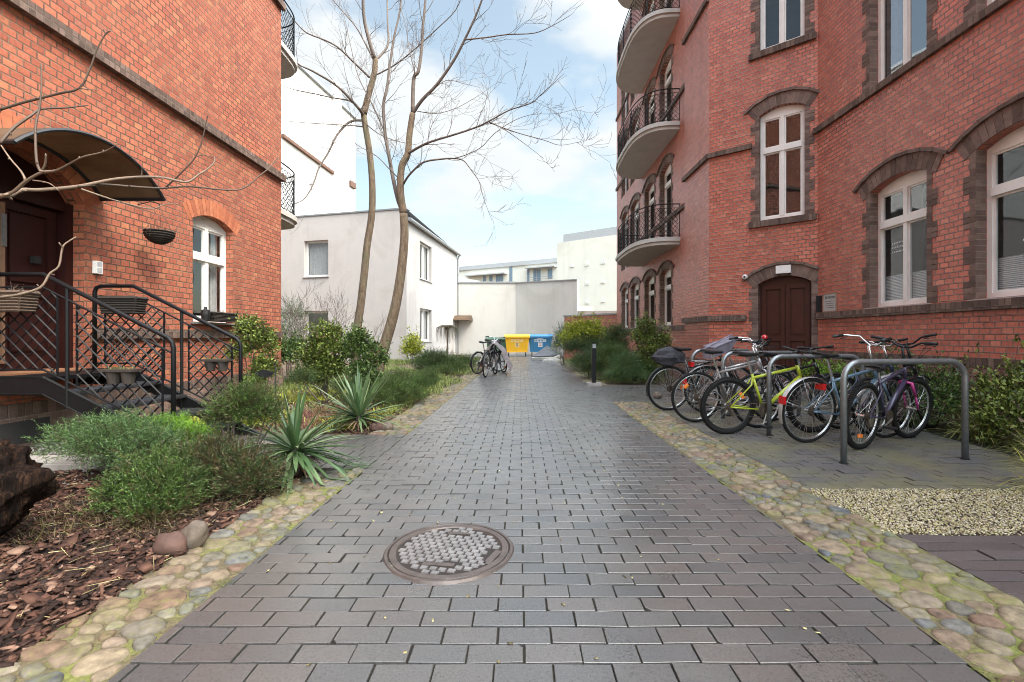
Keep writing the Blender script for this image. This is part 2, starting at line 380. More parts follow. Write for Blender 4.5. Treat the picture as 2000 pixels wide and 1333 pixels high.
# leaves etc.
def leaf(name, a, b_, c, **k): return island(name, [(0, tuple(x*.6 for x in a)), (.45, tuple(x*.95 for x in b_)), (1, c)], .5, var=.45, spec=.35, trans=.12, nscale=7, **k)
M['lf_juniper'] = leaf('juniper_green', (.020, .042, .009), (.048, .092, .019), (.115, .175, .040))
M['lf_juniper_blue'] = leaf('juniper_blue', (.032, .065, .024), (.066, .13, .040), (.14, .22, .075))
M['lf_juniper_dark'] = leaf('juniper_dark', (.016, .032, .010), (.042, .075, .022), (.095, .145, .042))
M['lf_bright'] = leaf('bright_green', (.09, .20, .012), (.15, .30, .022), (.22, .40, .04))
M['lf_shrub'] = leaf('shrub_green', (.040, .060, .014), (.095, .135, .026), (.22, .27, .055))
M['lf_yellow'] = leaf('yellow_green', (.12, .17, .018), (.26, .30, .028), (.42, .42, .04))
M['lf_box'] = leaf('box_green', (.026, .050, .014), (.055, .105, .024), (.14, .20, .05))
M['lf_brown'] = leaf('dead_leaf', (.06, .036, .022), (.13, .08, .048), (.21, .14, .09))
M['lf_yucca'] = island('yucca_leaf', [(0, (.040, .085, .030)), (.5, (.085, .145, .055)), (1, (.17, .23, .11))], .40, var=.15, spec=.5, trans=.1)
M['lf_yucca_dead'] = island('yucca_dead', [(0, (.16, .10, .055)), (1, (.34, .25, .15))], .7, var=.3)
M['lf_grass'] = leaf('grass_green', (.06, .09, .02), (.14, .185, .035), (.30, .33, .09))
M['lf_dry'] = leaf('dry_grass', (.22, .17, .08), (.36, .30, .14), (.50, .46, .24))
M['lf_red'] = leaf('heather_red', (.12, .045, .040), (.20, .075, .06), (.26, .14, .08))
M['needle_dead'] = leaf('dead_needles', (.035, .024, .014), (.075, .052, .024), (.12, .095, .04))
def barkmat():
    m, nt, b, L = newmat('tree_bark')
    tcn = N(nt, 'ShaderNodeTexCoord').outputs['Object']; mpn = N(nt, 'ShaderNodeMapping'); mpn.inputs['Scale'].default_value = (1, 1, .28); L(tcn, mpn.inputs[0])
    f = noise(nt, 17, 8, .75, mpn.outputs[0], .6); g = noise(nt, 2.3, 6, .65); h = noise(nt, 60, 4, .7)
    c = ramp(nt, f, [(.30, (.045, .030, .020)), (.45, (.130, .090, .058)), (.60, (.195, .142, .095)), (.75, (.27, .21, .15))])
    c = mixrgb(nt, 1.0, c, ramp(nt, h, [(.3, (.7,)*3), (.7, (1.25,)*3)]), 'MULTIPLY')
    c = mixrgb(nt, ramp(nt, g, [(.52, (0, 0, 0)), (.70, (.55, .55, .55))]), c, (.15, .155, .085))
    L(c, b.inputs['Base Color']); b.inputs['Roughness'].default_value = .9; bump(nt, f, 1, .03, b); return m
M['bark'] = barkmat()
M['bark_grey'] = simple('tree_bark_grey', (.135, .108, .092), .85, var=.3, scale=4, bmp=.003, bscale=40)
M['twig'] = simple('twig', (.085, .062, .052), .8, var=.3, scale=4)
M['twig_near'] = simple('twig_near', (.10, .065, .045), .7, var=.45, scale=4, bmp=.001, bscale=60)
M['twig_pale'] = simple('twig_pale', (.19, .13, .09), .7, var=.4, scale=5, bmp=.001, bscale=60)
def stumpmat():
    m, nt, b, L = newmat('rotten_wood')
    tcn = N(nt, 'ShaderNodeTexCoord').outputs['Object']; mpn = N(nt, 'ShaderNodeMapping'); mpn.inputs['Scale'].default_value = (14, 14, 2.5); L(tcn, mpn.inputs[0])
    f = noise(nt, 2.2, 7, .7, mpn.outputs[0], 1.2)
    L(ramp(nt, f, [(.32, (.004, .003, .0025)), (.48, (.014, .008, .006)), (.62, (.050, .026, .016)), (.76, (.16, .095, .055))]), b.inputs['Base Color'])
    b.inputs['Roughness'].default_value = .9; b.inputs['Specular IOR Level'].default_value = .1; bump(nt, f, 1, .06, b); return m
M['stump'] = stumpmat()
M['mulch'] = island('bark_chips', [(0, (.016, .008, .006)), (.35, (.040, .018, .012)), (.65, (.070, .030, .019)), (.88, (.12, .058, .038)), (1, (.24, .15, .105))], .85, .004, 50, var=.3)
M['gravel'] = island('pale_gravel', [(0, (.28, .22, .14)), (.3, (.48, .40, .27)), (.6, (.62, .56, .44)), (.78, (.50, .45, .20)), (.90, (.36, .32, .10)), (1, (.10, .07, .045))], .8, var=.15)
M['pebble'] = island('grey_pebbles', [(0, (.20, .18, .16)), (.5, (.36, .33, .30)), (1, (.50, .47, .43))], .8, var=.15)
M['cobble'] = island('cobble', [(0, (.135, .115, .085)), (.2, (.095, .092, .082)), (.4, (.20, .155, .10)), (.6, (.155, .115, .085)), (.75, (.135, .085, .058)), (.9, (.18, .155, .115)), (1, (.085, .09, .095))], .8, .007, 38, var=.45, nscale=22)
def mossmat():
    m, nt, b, L = newmat('mossy_mortar')
    f = noise(nt, 1.9, 6, .65); g = noise(nt, 40, 5, .7)
    c = ramp(nt, f, [(.34, (.125, .095, .06)), (.47, (.135, .11, .055)), (.56, (.17, .175, .045)), (.68, (.135, .165, .03))])
    c = mixrgb(nt, 1.0, c, ramp(nt, g, [(.3, (.6,)*3), (.7, (1.3,)*3)]), 'MULTIPLY')
    L(c, b.inputs['Base Color']); b.inputs['Roughness'].default_value = .95; bump(nt, g, 1, .02, b); return m
M['moss'] = mossmat()
def cobblemoss():
    """cobble colours with moss creeping over the stones in patches"""
    m = M['cobble']; nt = m.node_tree; b = nt.nodes['Principled BSDF']; L = nt.links.new
    src = b.inputs['Base Color'].links[0].from_socket
    f = noise(nt, 2.6, 6, .7); g = noise(nt, 33, 4, .7)
    k = ramp(nt, math_(nt, 'MULTIPLY', f, math_(nt, 'ADD', .55, g)), [(.50, (0, 0, 0)), (.76, (.75, .75, .75))])
    L(mixrgb(nt, k, src, (.15, .155, .04)), b.inputs['Base Color'])
cobblemoss()
def soil(name, stops, sc=2.0, bd=.03):
    m, nt, b, L = newmat(name)
    f = noise(nt, sc, 7, .65); g = noise(nt, 45, 5, .7)
    c = mixrgb(nt, 1.0, ramp(nt, f, stops), ramp(nt, g, [(.3, (.5,)*3), (.7, (1.5,)*3)]), 'MULTIPLY')
    L(c, b.inputs['Base Color']); b.inputs['Roughness'].default_value = .95; bump(nt, g, 1, bd, b); return m
M['speck'] = None
M['soil'] = soil('garden_soil', [(.3, (.055, .035, .024)), (.5, (.10, .065, .042)), (.7, (.16, .115, .07))])
M['soil_dark'] = soil('mulch_soil', [(.3, (.030, .018, .013)), (.7, (.065, .036, .025))])
M['paverjoint'] = soil('paver_joint', [(.35, (.012, .010, .008)), (.58, (.020, .018, .010)), (.72, (.030, .040, .010))], 1.2, .005)
def pavermat(name, stops, rough=.42, moss=0.0, spec=.5):
    m, nt, b, L = newmat(name)
    g = nt.nodes.new('ShaderNodeNewGeometry')
    c = ramp(nt, g.outputs['Random Per Island'], stops)
    big = noise(nt, .9, 5, .6); sp = math_(nt, 'ADD', math_(nt, 'MULTIPLY', noise(nt, 105, 2, .9), .6), math_(nt, 'MULTIPLY', noise(nt, 240, 2, .8), .4))
    c = mixrgb(nt, 1.0, c, ramp(nt, big, [(.3, (.86,)*3), (.7, (1.14,)*3)]), 'MULTIPLY')
    c = mixrgb(nt, 1.0, c, ramp(nt, sp, [(.36, (.30,)*3), (.46, (.92,)*3), (.60, (1.15,)*3), (.70, (1.7,)*3)]), 'MULTIPLY')
    if moss:
        k = ramp(nt, noise(nt, 1.6, 5, .6), [(.42, (0, 0, 0)), (.62, (moss,)*3)])
        c = mixrgb(nt, k, c, (.13, .12, .055))
    L(c, b.inputs['Base Color']); b.inputs['Specular IOR Level'].default_value = spec
    L(ramp(nt, noise(nt, 2.2, 5, .6), [(.3, (rough-.10,)*3), (.7, (rough+.10,)*3)]), b.inputs['Roughness'])
    bump(nt, noise(nt, 160, 4, .7), .45, .0014, b); return m
PV = [(0, (.086, .082, .078)), (.22, (.094, .086, .080)), (.45, (.082, .080, .078)), (.65, (.098, .087, .080)), (.82, (.070, .071, .071)), (1, (.090, .080, .074))]
M['paver'] = pavermat('clay_paver', PV, .33, spec=.8)
_b = M['paver'].node_tree.nodes['Principled BSDF']; _b.inputs['Coat Weight'].default_value = .28; _b.inputs['Coat Roughness'].default_value = .22
M['paver_moss'] = pavermat('clay_paver_mossy', [(p, tuple(x*1.05 for x in c)) for p, c in PV], .5, .65)
M['paver_brown'] = pavermat('clay_paver_brown', [(0, (.068, .054, .052)), (.5, (.085, .067, .063)), (1, (.073, .061, .061))], .45)
M['castiron'] = simple('cast_iron', (.38, .35, .34), .34, .75, var=.35, scale=10, bmp=.001, bscale=200)
M['castiron_ring'] = simple('cast_iron_ring', (.115, .092, .082), .45, .45, var=.35, scale=12, bmp=.001, bscale=200)
M['castiron_dark'] = simple('cast_iron_dark', (.028, .021, .018), .7, .2, var=.3, scale=10)

# ---------------------------------------------------------------- ground, paving, edgings
def sheet(name, pts, z, mat):
    m = MB(); m.face([(x, y, z) for x, y in pts], [(x, y) for x, y in pts]); return m.build(name, mat, kind='structure')
g_ = MB(); g_.face([(-400, -200, -.06), (400, -200, -.06), (400, 600, -.06), (-400, 600, -.06)]); g_.build('ground', M['soil'], kind='structure')

def path_l(y): return -1.375+.0135*y
def path_r(y): return 1.545+.0045*y
def clip(poly, keep):
    out = []
    for i in range(len(poly)):
        a, b = poly[i], poly[(i+1) % len(poly)]; fa, fb = keep(a), keep(b)
        if fa >= 0: out.append(a)
        if fa*fb < 0:
            t = fa/(fa-fb); out.append((a[0]+(b[0]-a[0])*t, a[1]+(b[1]-a[1])*t))
    return out
def pavers(name, y0, y1, xl, xr, mat, lx=.2035, ly=.1018, x_at=0.0, holes=(), jitter=1.0, off=.5, seed=1, far=None, cuts=()):
    rng = random.Random(seed); m = MB()
    rows = int(math.ceil((y1-y0)/ly))
    for r in range(rows):
        ya = y0+r*ly; yb = min(y1, ya+ly)
        if yb-ya < .01: continue
        lo = min(xl(ya), xl(yb)); hi = max(xr(ya), xr(yb))
        k0 = int(math.floor((lo-x_at)/lx))-1; k1 = int(math.ceil((hi-x_at)/lx))+1
        sh = (off if r % 2 else 0)*lx + rng.uniform(-.004, .004)
        for k in range(k0, k1+1):
            xa = x_at+k*lx+sh; xb = xa+lx
            j = .0036
            xa += rng.gauss(0, .0012); xb += rng.gauss(0, .0012)
            P = [(xa+j, ya+j), (xb-j, ya+j), (xb-j, yb-j), (xa+j, yb-j)]
            P = clip(P, lambda p: p[0]-xl(p[1])-.002); P = clip(P, lambda p: xr(p[1])-.002-p[0]) if len(P) > 2 else P
            for c_ in cuts:
                if len(P) > 2: P = clip(P, c_)
            if len(P) < 3: continue
            cx = sum(p[0] for p in P)/len(P); cy = sum(p[1] for p in P)/len(P)
            if any(max((q_[0]-h[0])**2+(q_[1]-h[1])**2 for q_ in P) < h[2]**2 for h in holes): continue
            ar = abs(sum(P[i][0]*P[(i+1) % len(P)][1]-P[(i+1) % len(P)][0]*P[i][1] for i in range(len(P))))/2
            if ar < .0012: continue
            z = rng.gauss(0, .0013)*jitter-(.003 if rng.random() < .03 else 0); tx = rng.gauss(0, .011)*jitter; ty = rng.gauss(0, .011)*jitter
            hz = lambda p: z+(p[0]-cx)*tx+(p[1]-cy)*ty
            I = [(p[0]+(cx-p[0])*.0016/max(.02, abs(cx-p[0])), p[1]+(cy-p[1])*.0016/max(.02, abs(cy-p[1]))) for p in P]
            if len(P) == 4 and rng.random() < .12:      # a chipped corner
                q_ = rng.randrange(4); p0_, p1_, p2_ = P[q_-1], P[q_], P[(q_+1) % 4]; d_ = rng.uniform(.008, .022)
                f_ = lambda a_, b_: (a_[0]+(b_[0]-a_[0])*d_/max(.03, math.dist(a_, b_)), a_[1]+(b_[1]-a_[1])*d_/max(.03, math.dist(a_, b_)))
                P = P[:q_]+[f_(p1_, p0_), f_(p1_, p2_)]+P[q_+1:]; I = [(p[0]+(cx-p[0])*.0016/max(.02, abs(cx-p[0])), p[1]+(cy-p[1])*.0016/max(.02, abs(cy-p[1]))) for p in P]
            n = len(P); b = len(m.v)
            m.v += [(p[0], p[1], hz(p)-.013) for p in P]+[(p[0], p[1], hz(p)-.0012) for p in P]+[(p[0], p[1], hz(p)) for p in I]
            m.f.append(tuple(b+2*n+i for i in range(n))); m.uv += [(0, 0)]*n; m.mi.append(0)
            for i in range(n):
                i2 = (i+1) % n
                for l in (0, 1):
                    m.f.append((b+l*n+i, b+l*n+i2, b+(l+1)*n+i2, b+(l+1)*n+i)); m.uv += [(0, 0)]*4; m.mi.append(0)
    return m.build(name, mat, kind='structure')
MAN = Vector((-.372, 2.462, 0)); MANR = .333
pavers('paved_path', 1.0, 25.6, path_l, path_r, M['paver'], x_at=.012, holes=[(MAN.x, MAN.y, MANR-.01)], seed=3)
sheet('path_bed', [(path_l(1)-.01, -3), (path_r(1)+.01, -3), (path_r(25.6)+.01, 25.8), (path_l(25.6)-.01, 25.8)], -.0095, M['paverjoint'])
pavers('bin_yard_paving', 25.6, 30.0, lambda y: -3.2, lambda y: 3.6, M['paver'], seed=5)
# side path to the stair, cross path to the right-hand door, bicycle stand paving, lower paving bottom right
pavers('stair_path', 3.98, 5.36, lambda y: -3.6, lambda y: path_l(y), M['paver'], ly=.2035, lx=.1018, seed=6)
sheet('stair_path_bed', [(-3.62, 3.96), (path_l(4)+.01, 3.96), (path_l(5)+.01, 5.37), (-3.62, 5.37)], -.0105, M['paverjoint'])
pavers('door_path', 8.02, 10.75, path_r, lambda y: 5.5 if y < 9.3 else 4.4, M['paver'], ly=.2035, lx=.1018, seed=7)
sheet('door_path_bed', [(path_r(8)-.01, 8.0), (5.6, 8.0), (5.6, 9.2), (4.4, 10.77), (path_r(10)-.01, 10.77)], -.0105, M['paverjoint'])
STR = lambda y: 2.135+.002*y
pavers('bicycle_stand_paving', 3.43, 8.02, STR, lambda y: 4.55+.11*(y-3.4) if y > 4.4 else 4.55+(4.4-y)*.6, M['paver_moss'], x_at=.03, seed=8)
sheet('bicycle_stand_bed', [(STR(3), 3.42), (5.3, 3.42), (4.9, 4.4), (5.2, 8.0), (STR(8), 8.0)], -.0115, M['paverjoint'])
pavers('lower_paving', -.5, 2.66, STR, lambda y: 5.7, M['paver_brown'], lx=.60, ly=.1018, seed=9)
sheet('lower_paving_bed', [(STR(0), -.6), (5.7, -.6), (5.7, 2.67), (STR(0), 2.67)], -.0115, M['paverjoint'])

def dome_stone(m, cx, cy, z0, rx, ry, h, rot, rng, n=11, rings=4):
    """one low irregular stone, flat under, rounded on top"""
    ph = [rng.uniform(0, 6.28) for _ in range(3)]; am = [rng.uniform(.05, .17), rng.uniform(.04, .12), rng.uniform(.02, .07)]
    b = len(m.v); tilt = (rng.gauss(0, .05), rng.gauss(0, .05)); pw = rng.uniform(.28, .6)
    for r in range(rings):
        t = r/(rings)
        s = math.cos(t*math.pi/2)**pw; zz = math.sin(t*math.pi/2)*h
        for k in range(n):
            a = 2*math.pi*k/n
            q = 1+am[0]*math.sin(2*a+ph[0])+am[1]*math.sin(3*a+ph[1])+am[2]*math.sin(5*a+ph[2])
            x = rx*s*q*math.cos(a); y = ry*s*q*math.sin(a)
            X = x*math.cos(rot)-y*math.sin(rot); Y = x*math.sin(rot)+y*math.cos(rot)
            m.v.append((cx+X, cy+Y, z0+zz+(X*tilt[0]+Y*tilt[1] if r else 0)))
    m.v.append((cx, cy, z0+h*(1+rng.uniform(-.05, .05))))
    for r in range(rings-1):
        for k in range(n):
            k2 = (k+1) % n; m.f.append((b+r*n+k, b+r*n+k2, b+(r+1)*n+k2, b+(r+1)*n+k)); m.uv += [(0, 0)]*4; m.mi.append(m.m)
    for k in range(n):
        m.f.append((b+(rings-1)*n+k, b+(rings-1)*n+(k+1) % n, b+rings*n)); m.uv += [(0, 0)]*3; m.mi.append(m.m)
def cobble_strip(name, y0, y1, xl, xr, z=-.004, seed=1, base=.135):
    rng = random.Random(seed); m = MB(); m.m = 0
    st = 12
    for i in range(st):
        a = y0+(y1-y0)*i/st; b = y0+(y1-y0)*(i+1)/st
        m.face([(xl(a)-.01, a, z), (xr(a)+.01, a, z), (xr(b)+.01, b, z), (xl(b)-.01, b, z)])
    m.m = 1; pts = []
    tries = int((y1-y0)*(xr(y0)-xl(y0))/(base*base)*60)
    grid = {}
    for _ in range(tries):
        y = rng.uniform(y0+.02, y1-.02); r = rng.choice([.55, .8, 1, 1, 1.25, 1.45])*base*.5
        x = rng.uniform(xl(y)+r*.65, xr(y)-r*.65)
        gx, gy = int(x/.1), int(y/.1); ok = True
        for i in range(gx-3, gx+4):
            for j in range(gy-3, gy+4):
                for (px, py, pr) in grid.get((i, j), ()):
                    if (px-x)**2+((py-y)*1.25)**2 < ((pr+r)*.84)**2: ok = False; break
                if not ok: break
            if not ok: break
        if ok: grid.setdefault((gx, gy), []).append((x, y, r)); pts.append((x, y, r))
    for x, y, r in pts:                               # each stone grows until it nearly meets its neighbours
        gx, gy = int(x/.1), int(y/.1); nb = []
        for i in range(gx-3, gx+4):
            for j in range(gy-3, gy+4):
                for q in grid.get((i, j), ()):
                    if q[0] != x or q[1] != y:
                        d = math.hypot(q[0]-x, q[1]-y)
                        if d < .34: nb.append(((q[0]-x)/d, (q[1]-y)/d, d*r/(r+q[2])))
        n = 14; gap = rng.uniform(.003, .008); cap = r*rng.uniform(1.25, 1.75); b = len(m.v); rad_ = []
        ph = [rng.uniform(0, 6.28) for _ in range(2)]
        for k in range(n):
            a = 2*math.pi*k/n; ca, sa = math.cos(a), math.sin(a); R_ = cap/math.hypot(ca*.82, sa*1.12)
            for nx, ny, dm in nb:
                dt = ca*nx+sa*ny
                if dt > .05: R_ = min(R_, (dm-gap)/dt)
            if sa != 0 or ca != 0:
                if ca > 0: R_ = min(R_, (xr(y)-.003-x)/ca)
                if ca < 0: R_ = min(R_, (xl(y)+.003-x)/ca)
            rad_.append(max(.012, R_)*(1+.05*math.sin(3*a+ph[0])+.04*math.sin(5*a+ph[1])))
        rad_ = [(rad_[k-1]+2.2*rad_[k]+rad_[(k+1) % n])/4.2 for k in range(n)]
        h = rng.uniform(.009, .020); tx, ty = rng.gauss(0, .07), rng.gauss(0, .07); bx, by = rng.uniform(-.2, .2)*r, rng.uniform(-.2, .2)*r
        prof = ((1.0, 0), (.97, .45), (.88, .78), (.66, .95), (.33, 1.0))
        for f, g in prof:
            for k in range(n):
                a = 2*math.pi*k/n; jx = rng.gauss(0, .0012); X = rad_[k]*f*math.cos(a)+bx*(1-f); Y = rad_[k]*f*math.sin(a)+by*(1-f)
                m.v.append((x+X, y+Y, z-.008+(h+.006)*g+(X*tx+Y*ty)*g+(jx if g > 0 else 0)))
        m.v.append((x+bx, y+by, z-.008+(h+.006)*1.0+bx*tx+by*ty))
        for q in range(len(prof)-1):
            for k in range(n):
                k2 = (k+1) % n; m.f.append((b+q*n+k, b+q*n+k2, b+(q+1)*n+k2, b+(q+1)*n+k)); m.uv += [(0, 0)]*4; m.mi.append(1)
        for k in range(n): m.f.append((b+(len(prof)-1)*n+k, b+(len(prof)-1)*n+(k+1) % n, b+len(prof)*n)); m.uv += [(0, 0)]*3; m.mi.append(1)
    return m.build(name, [M['moss'], M['cobble']], smooth=True, kind='structure')
cobble_strip('cobble_edging_left', -.3, 3.97, lambda y: path_l(y)-.43, lambda y: path_l(y)-.006, seed=11)
cobble_strip('cobble_edging_left_far', 5.38, 14.0, lambda y: path_l(y)-.45, lambda y: path_l(y)-.006, seed=12)
cobble_strip('cobble_edging_right', -.3, 8.0, lambda y: path_r(y)+.006, lambda y: STR(y)-.004, seed=13)
cobble_strip('cobble_edging_right_far', 10.78, 24.5, lambda y: path_r(y)+.006, lambda y: path_r(y)+.42, seed=14, base=.13)

# scatters (numpy)
def rotmats(n, tilt, rng):
    az = rng.uniform(0, 2*np.pi, n); tx = rng.normal(0, tilt, n); ty = rng.normal(0, tilt, n)
    ca, sa, cx, sx, cy, sy = np.cos(az), np.sin(az), np.cos(tx), np.sin(tx), np.cos(ty), np.sin(ty)
    Z = np.zeros(n); O = np.ones(n)
    Rz = np.stack([ca, -sa, Z, sa, ca, Z, Z, Z, O], 1).reshape(n, 3, 3)
    Rx = np.stack([O, Z, Z, Z, cx, -sx, Z, sx, cx], 1).reshape(n, 3, 3)
    Ry = np.stack([cy, Z, sy, Z, O, Z, -sy, Z, cy], 1).reshape(n, 3, 3)
    return Rx @ Ry @ Rz
def scatter(name, C, S, tilt, shape, mat, rng, kind='stuff', **tags):
    """C centres, S sizes (n,3), shape: base verts (k,3), faces (m,4 or 3)"""
    sv, sf = shape; n = len(C); k = len(sv)
    jit = rng.normal(1, .16, (n, k, 3))
    V = (sv[None]*jit*S[:, None, :])
    R = rotmats(n, tilt, rng)
    V = np.einsum('nij,nkj->nki', R, V)+C[:, None, :]
    Fq = (sf[None]+(np.arange(n)*k)[:, None, None]).reshape(-1, sf.shape[1])
    return npmesh(name, V.reshape(-1, 3), Fq, mat, kind=kind, **tags)
CHIP = (np.array([[-.5, -.35, -.5], [.5, -.5, -.5], [.42, .5, -.5], [-.5, .38, -.5], [-.5, -.35, .5], [.5, -.5, .5], [.42, .5, .5], [-.5, .38, .5]]),
        np.array([[4, 5, 6, 7], [0, 1, 5, 4], [1, 2, 6, 5], [2, 3, 7, 6], [3, 0, 4, 7]]))
OCT = (np.array([[.5, 0, 0], [0, .5, 0], [-.5, 0, 0], [0, -.5, 0], [.1, .05, .5], [0, 0, -.5]]),
       np.array([[0, 1, 4], [1, 2, 4], [2, 3, 4], [3, 0, 4], [1, 0, 5], [2, 1, 5], [3, 2, 5], [0, 3, 5]]))
def region(n, x0, x1, y0, y1, keep, rng, bias=1.0):
    P = np.empty((0, 2))
    while len(P) < n:
        q = np.stack([rng.uniform(x0, x1, n*2), y0+(y1-y0)*rng.uniform(0, 1, n*2)**bias], 1)
        P = np.vstack([P, q[keep(q[:, 0], q[:, 1])]])
    return P[:n]
# bark mulch bed left
sheet('mulch_bed', [(-5.1, .3), (-1.80, .3), (-1.78, 3.97), (-5.1, 3.97)], -.018, M['soil_dark'])
q = region(19000, -4.8, -1.70, .9, 3.95, lambda x, y: (x < -1.375+.0135*y-.40), RNG, 1.15)
n = len(q); S = np.stack([RNG.gamma(3.5, .0062, n)+.009, RNG.gamma(3, .0045, n)+.005, RNG.uniform(.003, .009, n)], 1)
big = RNG.uniform(0, 1, n) < .045; S[big] *= np.array([1.9, 2.4, 1.6])
C = np.column_stack([q, RNG.uniform(-.012, .016, n)+S[:, 0]*.12])
o = scatter('bark_mulch', C, S, .26, CHIP, M['mulch'], RNG, label='reddish brown bark chips covering the bed beside the left cobble edging', category='mulch')
q = region(520, -4.6, -1.75, .9, 3.9, lambda x, y: (x < -1.375+.0135*y-.38), RNG)
S = np.stack([RNG.uniform(.03, .13, len(q)), RNG.uniform(.0015, .003, len(q)), np.full(len(q), .002)], 1)
scatter('fallen_twigs', np.column_stack([q, RNG.uniform(.012, .035, len(q))]), S, .14, CHIP, M['lf_dry'], RNG, label='thin straw-coloured twigs and needles lying on the bark mulch', category='twigs')
# litter of leaf flakes on paving
q = region(280, -1.3, 5, 1.4, 14, lambda x, y: x < 1.5+.6*(y > 3.4)*3, RNG)
S = np.stack([RNG.uniform(.008, .024, len(q)), RNG.uniform(.005, .012, len(q)), np.full(len(q), .002)], 1)
scatter('leaf_litter', np.column_stack([q, np.full(len(q), .004)]), S, .12, CHIP, M['lf_dry'], RNG, label='small pale dry leaf flakes scattered over the paving', category='litter')
# pale gravel patch right
sheet('gravel_bed', [(STR(3), 2.66), (5.6, 2.66), (5.6, 3.43), (STR(3), 3.43)], -.016, M['soil_dark'])
q = region(17000, 2.02, 5.0, 2.66, 3.44, lambda x, y: (x > 2.10+.02*np.sin(y*30)) & (x < 4.4+.3*np.sin(y*9)), RNG)
n = len(q); S = np.stack([RNG.uniform(.008, .020, n), RNG.uniform(.006, .013, n), RNG.uniform(.005, .010, n)], 1)
scatter('pale_gravel', np.column_stack([q, RNG.uniform(-.012, .008, n)]), S, .3, OCT, M['gravel'], RNG, label='cream pebble gravel patch between bicycle paving and lower brown paving', category='gravel')
# grey pebbles at the left wall foot
q = region(5200, -5.0, -2.6, 3.5, 5.0, lambda x, y: (y > 3.98-.15*np.sin(x*3)) | (x < -3.0+.3*np.sin(y*5)), RNG)
n = len(q); S = np.stack([RNG.uniform(.012, .026, n), RNG.uniform(.009, .018, n), RNG.uniform(.007, .014, n)], 1)
scatter('wall_pebbles', np.column_stack([q, RNG.uniform(-.010, .012, n)]), S, .3, OCT, M['pebble'], RNG, label='grey pebbles spread at the foot of the left brick building', category='pebbles')

# manhole cover
t = thing('manhole_cover', 'round rusty iron manhole cover set in the paved path', 'manhole cover', MAN+Vector((0, 0, .0065)))
m = MB(); R_ = MANR
for (ra, rb, za, zb) in ((R_+.012, R_, -.012, .003), (R_, R_-.014, .003, .0035), (R_-.014, R_-.017, .0035, -.004), (R_-.017, R_-.021, -.004, -.004), (R_-.021, R_-.024, -.004, .003), (R_-.024, R_-.055, .003, .0035), (R_-.055, R_-.060, .0035, -.003), (R_-.060, 0.0001, -.003, -.003)):
    K = 72
    for k in range(K):
        a, b = 2*math.pi*k/K, 2*math.pi*(k+1)/K
        m.m = 1 if (rb < .01 or ra == R_-.017) else 0
        m.face([(ra*math.cos(a), ra*math.sin(a), za), (ra*math.cos(b), ra*math.sin(b), za), (rb*math.cos(b), rb*math.sin(b), zb), (rb*math.cos(a), rb*math.sin(a), zb)])
m.build('cover_plate', [M['castiron_ring'], M['castiron_dark']], t)
m = MB(); ang = rad(-13); Rr = Matrix.Rotation(ang, 3, 'Z')
for i in range(-9, 10):
    for j in range(-9, 10):
        p = Rr @ Vector(((i+(j % 2)*.5)*.047, j*.036, 0))
        if p.length > R_-.078 or (abs(p.x+.03) < .09 and abs(p.y+.17) < .022) or (abs(p.x-.23) < .035 and abs(p.y+.1) < .09) or (abs(p.x-.02) < .07 and abs(p.y-.19) < .02): continue
        P = [p+Rr @ Vector((a*.0192, b*.0146, -.004)) for a, b in ((-1, -1), (1, -1), (1, 1), (-1, 1))]
        Q = [p+Rr @ Vector((a*.0168, b*.0124, .0045)) for a, b in ((-1, -1), (1, -1), (1, 1), (-1, 1))]
        m.hexa(P+Q)
m.build('tread_studs', M['castiron'], t)
for c_, h_, a_ in (((.232, -.1, .001), (.018, .075, .0035), -22), ((-.03, -.17, 0), (.08, .016, .0035), -6), ((.02, .19, 0), (.06, .014, .0035), 0)):
    m = MB(); m.box(c_, h_, Matrix.Rotation(rad(a_), 3, 'Z')); m.build('name_plate', M['castiron_ring'], t)

# loose stones
def boulder(name, label, c, r, rot, seed, mat=None, group=None):
    rng = random.Random(seed); import bmesh
    bm = bmesh.new(); bmesh.ops.create_icosphere(bm, subdivisions=3, radius=1)
    from mathutils import noise as nz
    for v in bm.verts:
        k = 1+.22*nz.noise(v.co*1.3+Vector((seed, 0, 0)))+.06*nz.noise(v.co*4)
        v.co = Vector((v.co.x*r[0]*k, v.co.y*r[1]*k, v.co.z*r[2]*k))
    me = bpy.data.meshes.new(name); bm.to_mesh(me); bm.free(); me.materials.append(mat)
    me.polygons.foreach_set('use_smooth', [True]*len(me.polygons))
    o = link(name, me); o.location = c; o.rotation_euler = rot; tag(o, label, 'stone', group); return o
M['stone_red'] = simple('red_granite', (.088, .045, .033), .8, var=.4, scale=14, bmp=.006, bscale=40)
M['stone_tan'] = simple('tan_granite', (.125, .095, .072), .8, var=.4, scale=20, bmp=.006, bscale=50)
boulder('stone', 'angular reddish stone beside the taller tan one at bed edge', gnd(326, 1085)+Vector((0, .03, .045)), (.085, .06, .06), (0, .2, .1), 3, M['stone_red'])
boulder('stone', 'rounded tan speckled stone standing upright at the mulch edge', gnd(371, 1075)+Vector((0, .03, .065)), (.062, .05, .085), (0, .45, 0), 5, M['stone_tan'])
boulder('stone', 'dark red stone left of its pair under the far yucca', gnd(735, 842)+Vector((0, .03, .04)), (.085, .07, .06), (0, .1, .2), 7, M['stone_red'])
boulder('stone', 'brown stone right of its pair under the far yucca', gnd(752, 842)+Vector((.01, .05, .04)), (.07, .06, .06), (.3, .1, .2), 8, M['stone_tan'])
boulder('stone', 'orange round stone on paving behind the leftmost bicycle wheel', gnd(1284, 778)+Vector((0, .0, .05)), (.085, .08, .065), (.3, .1, .2), 9, M['stone_tan'])

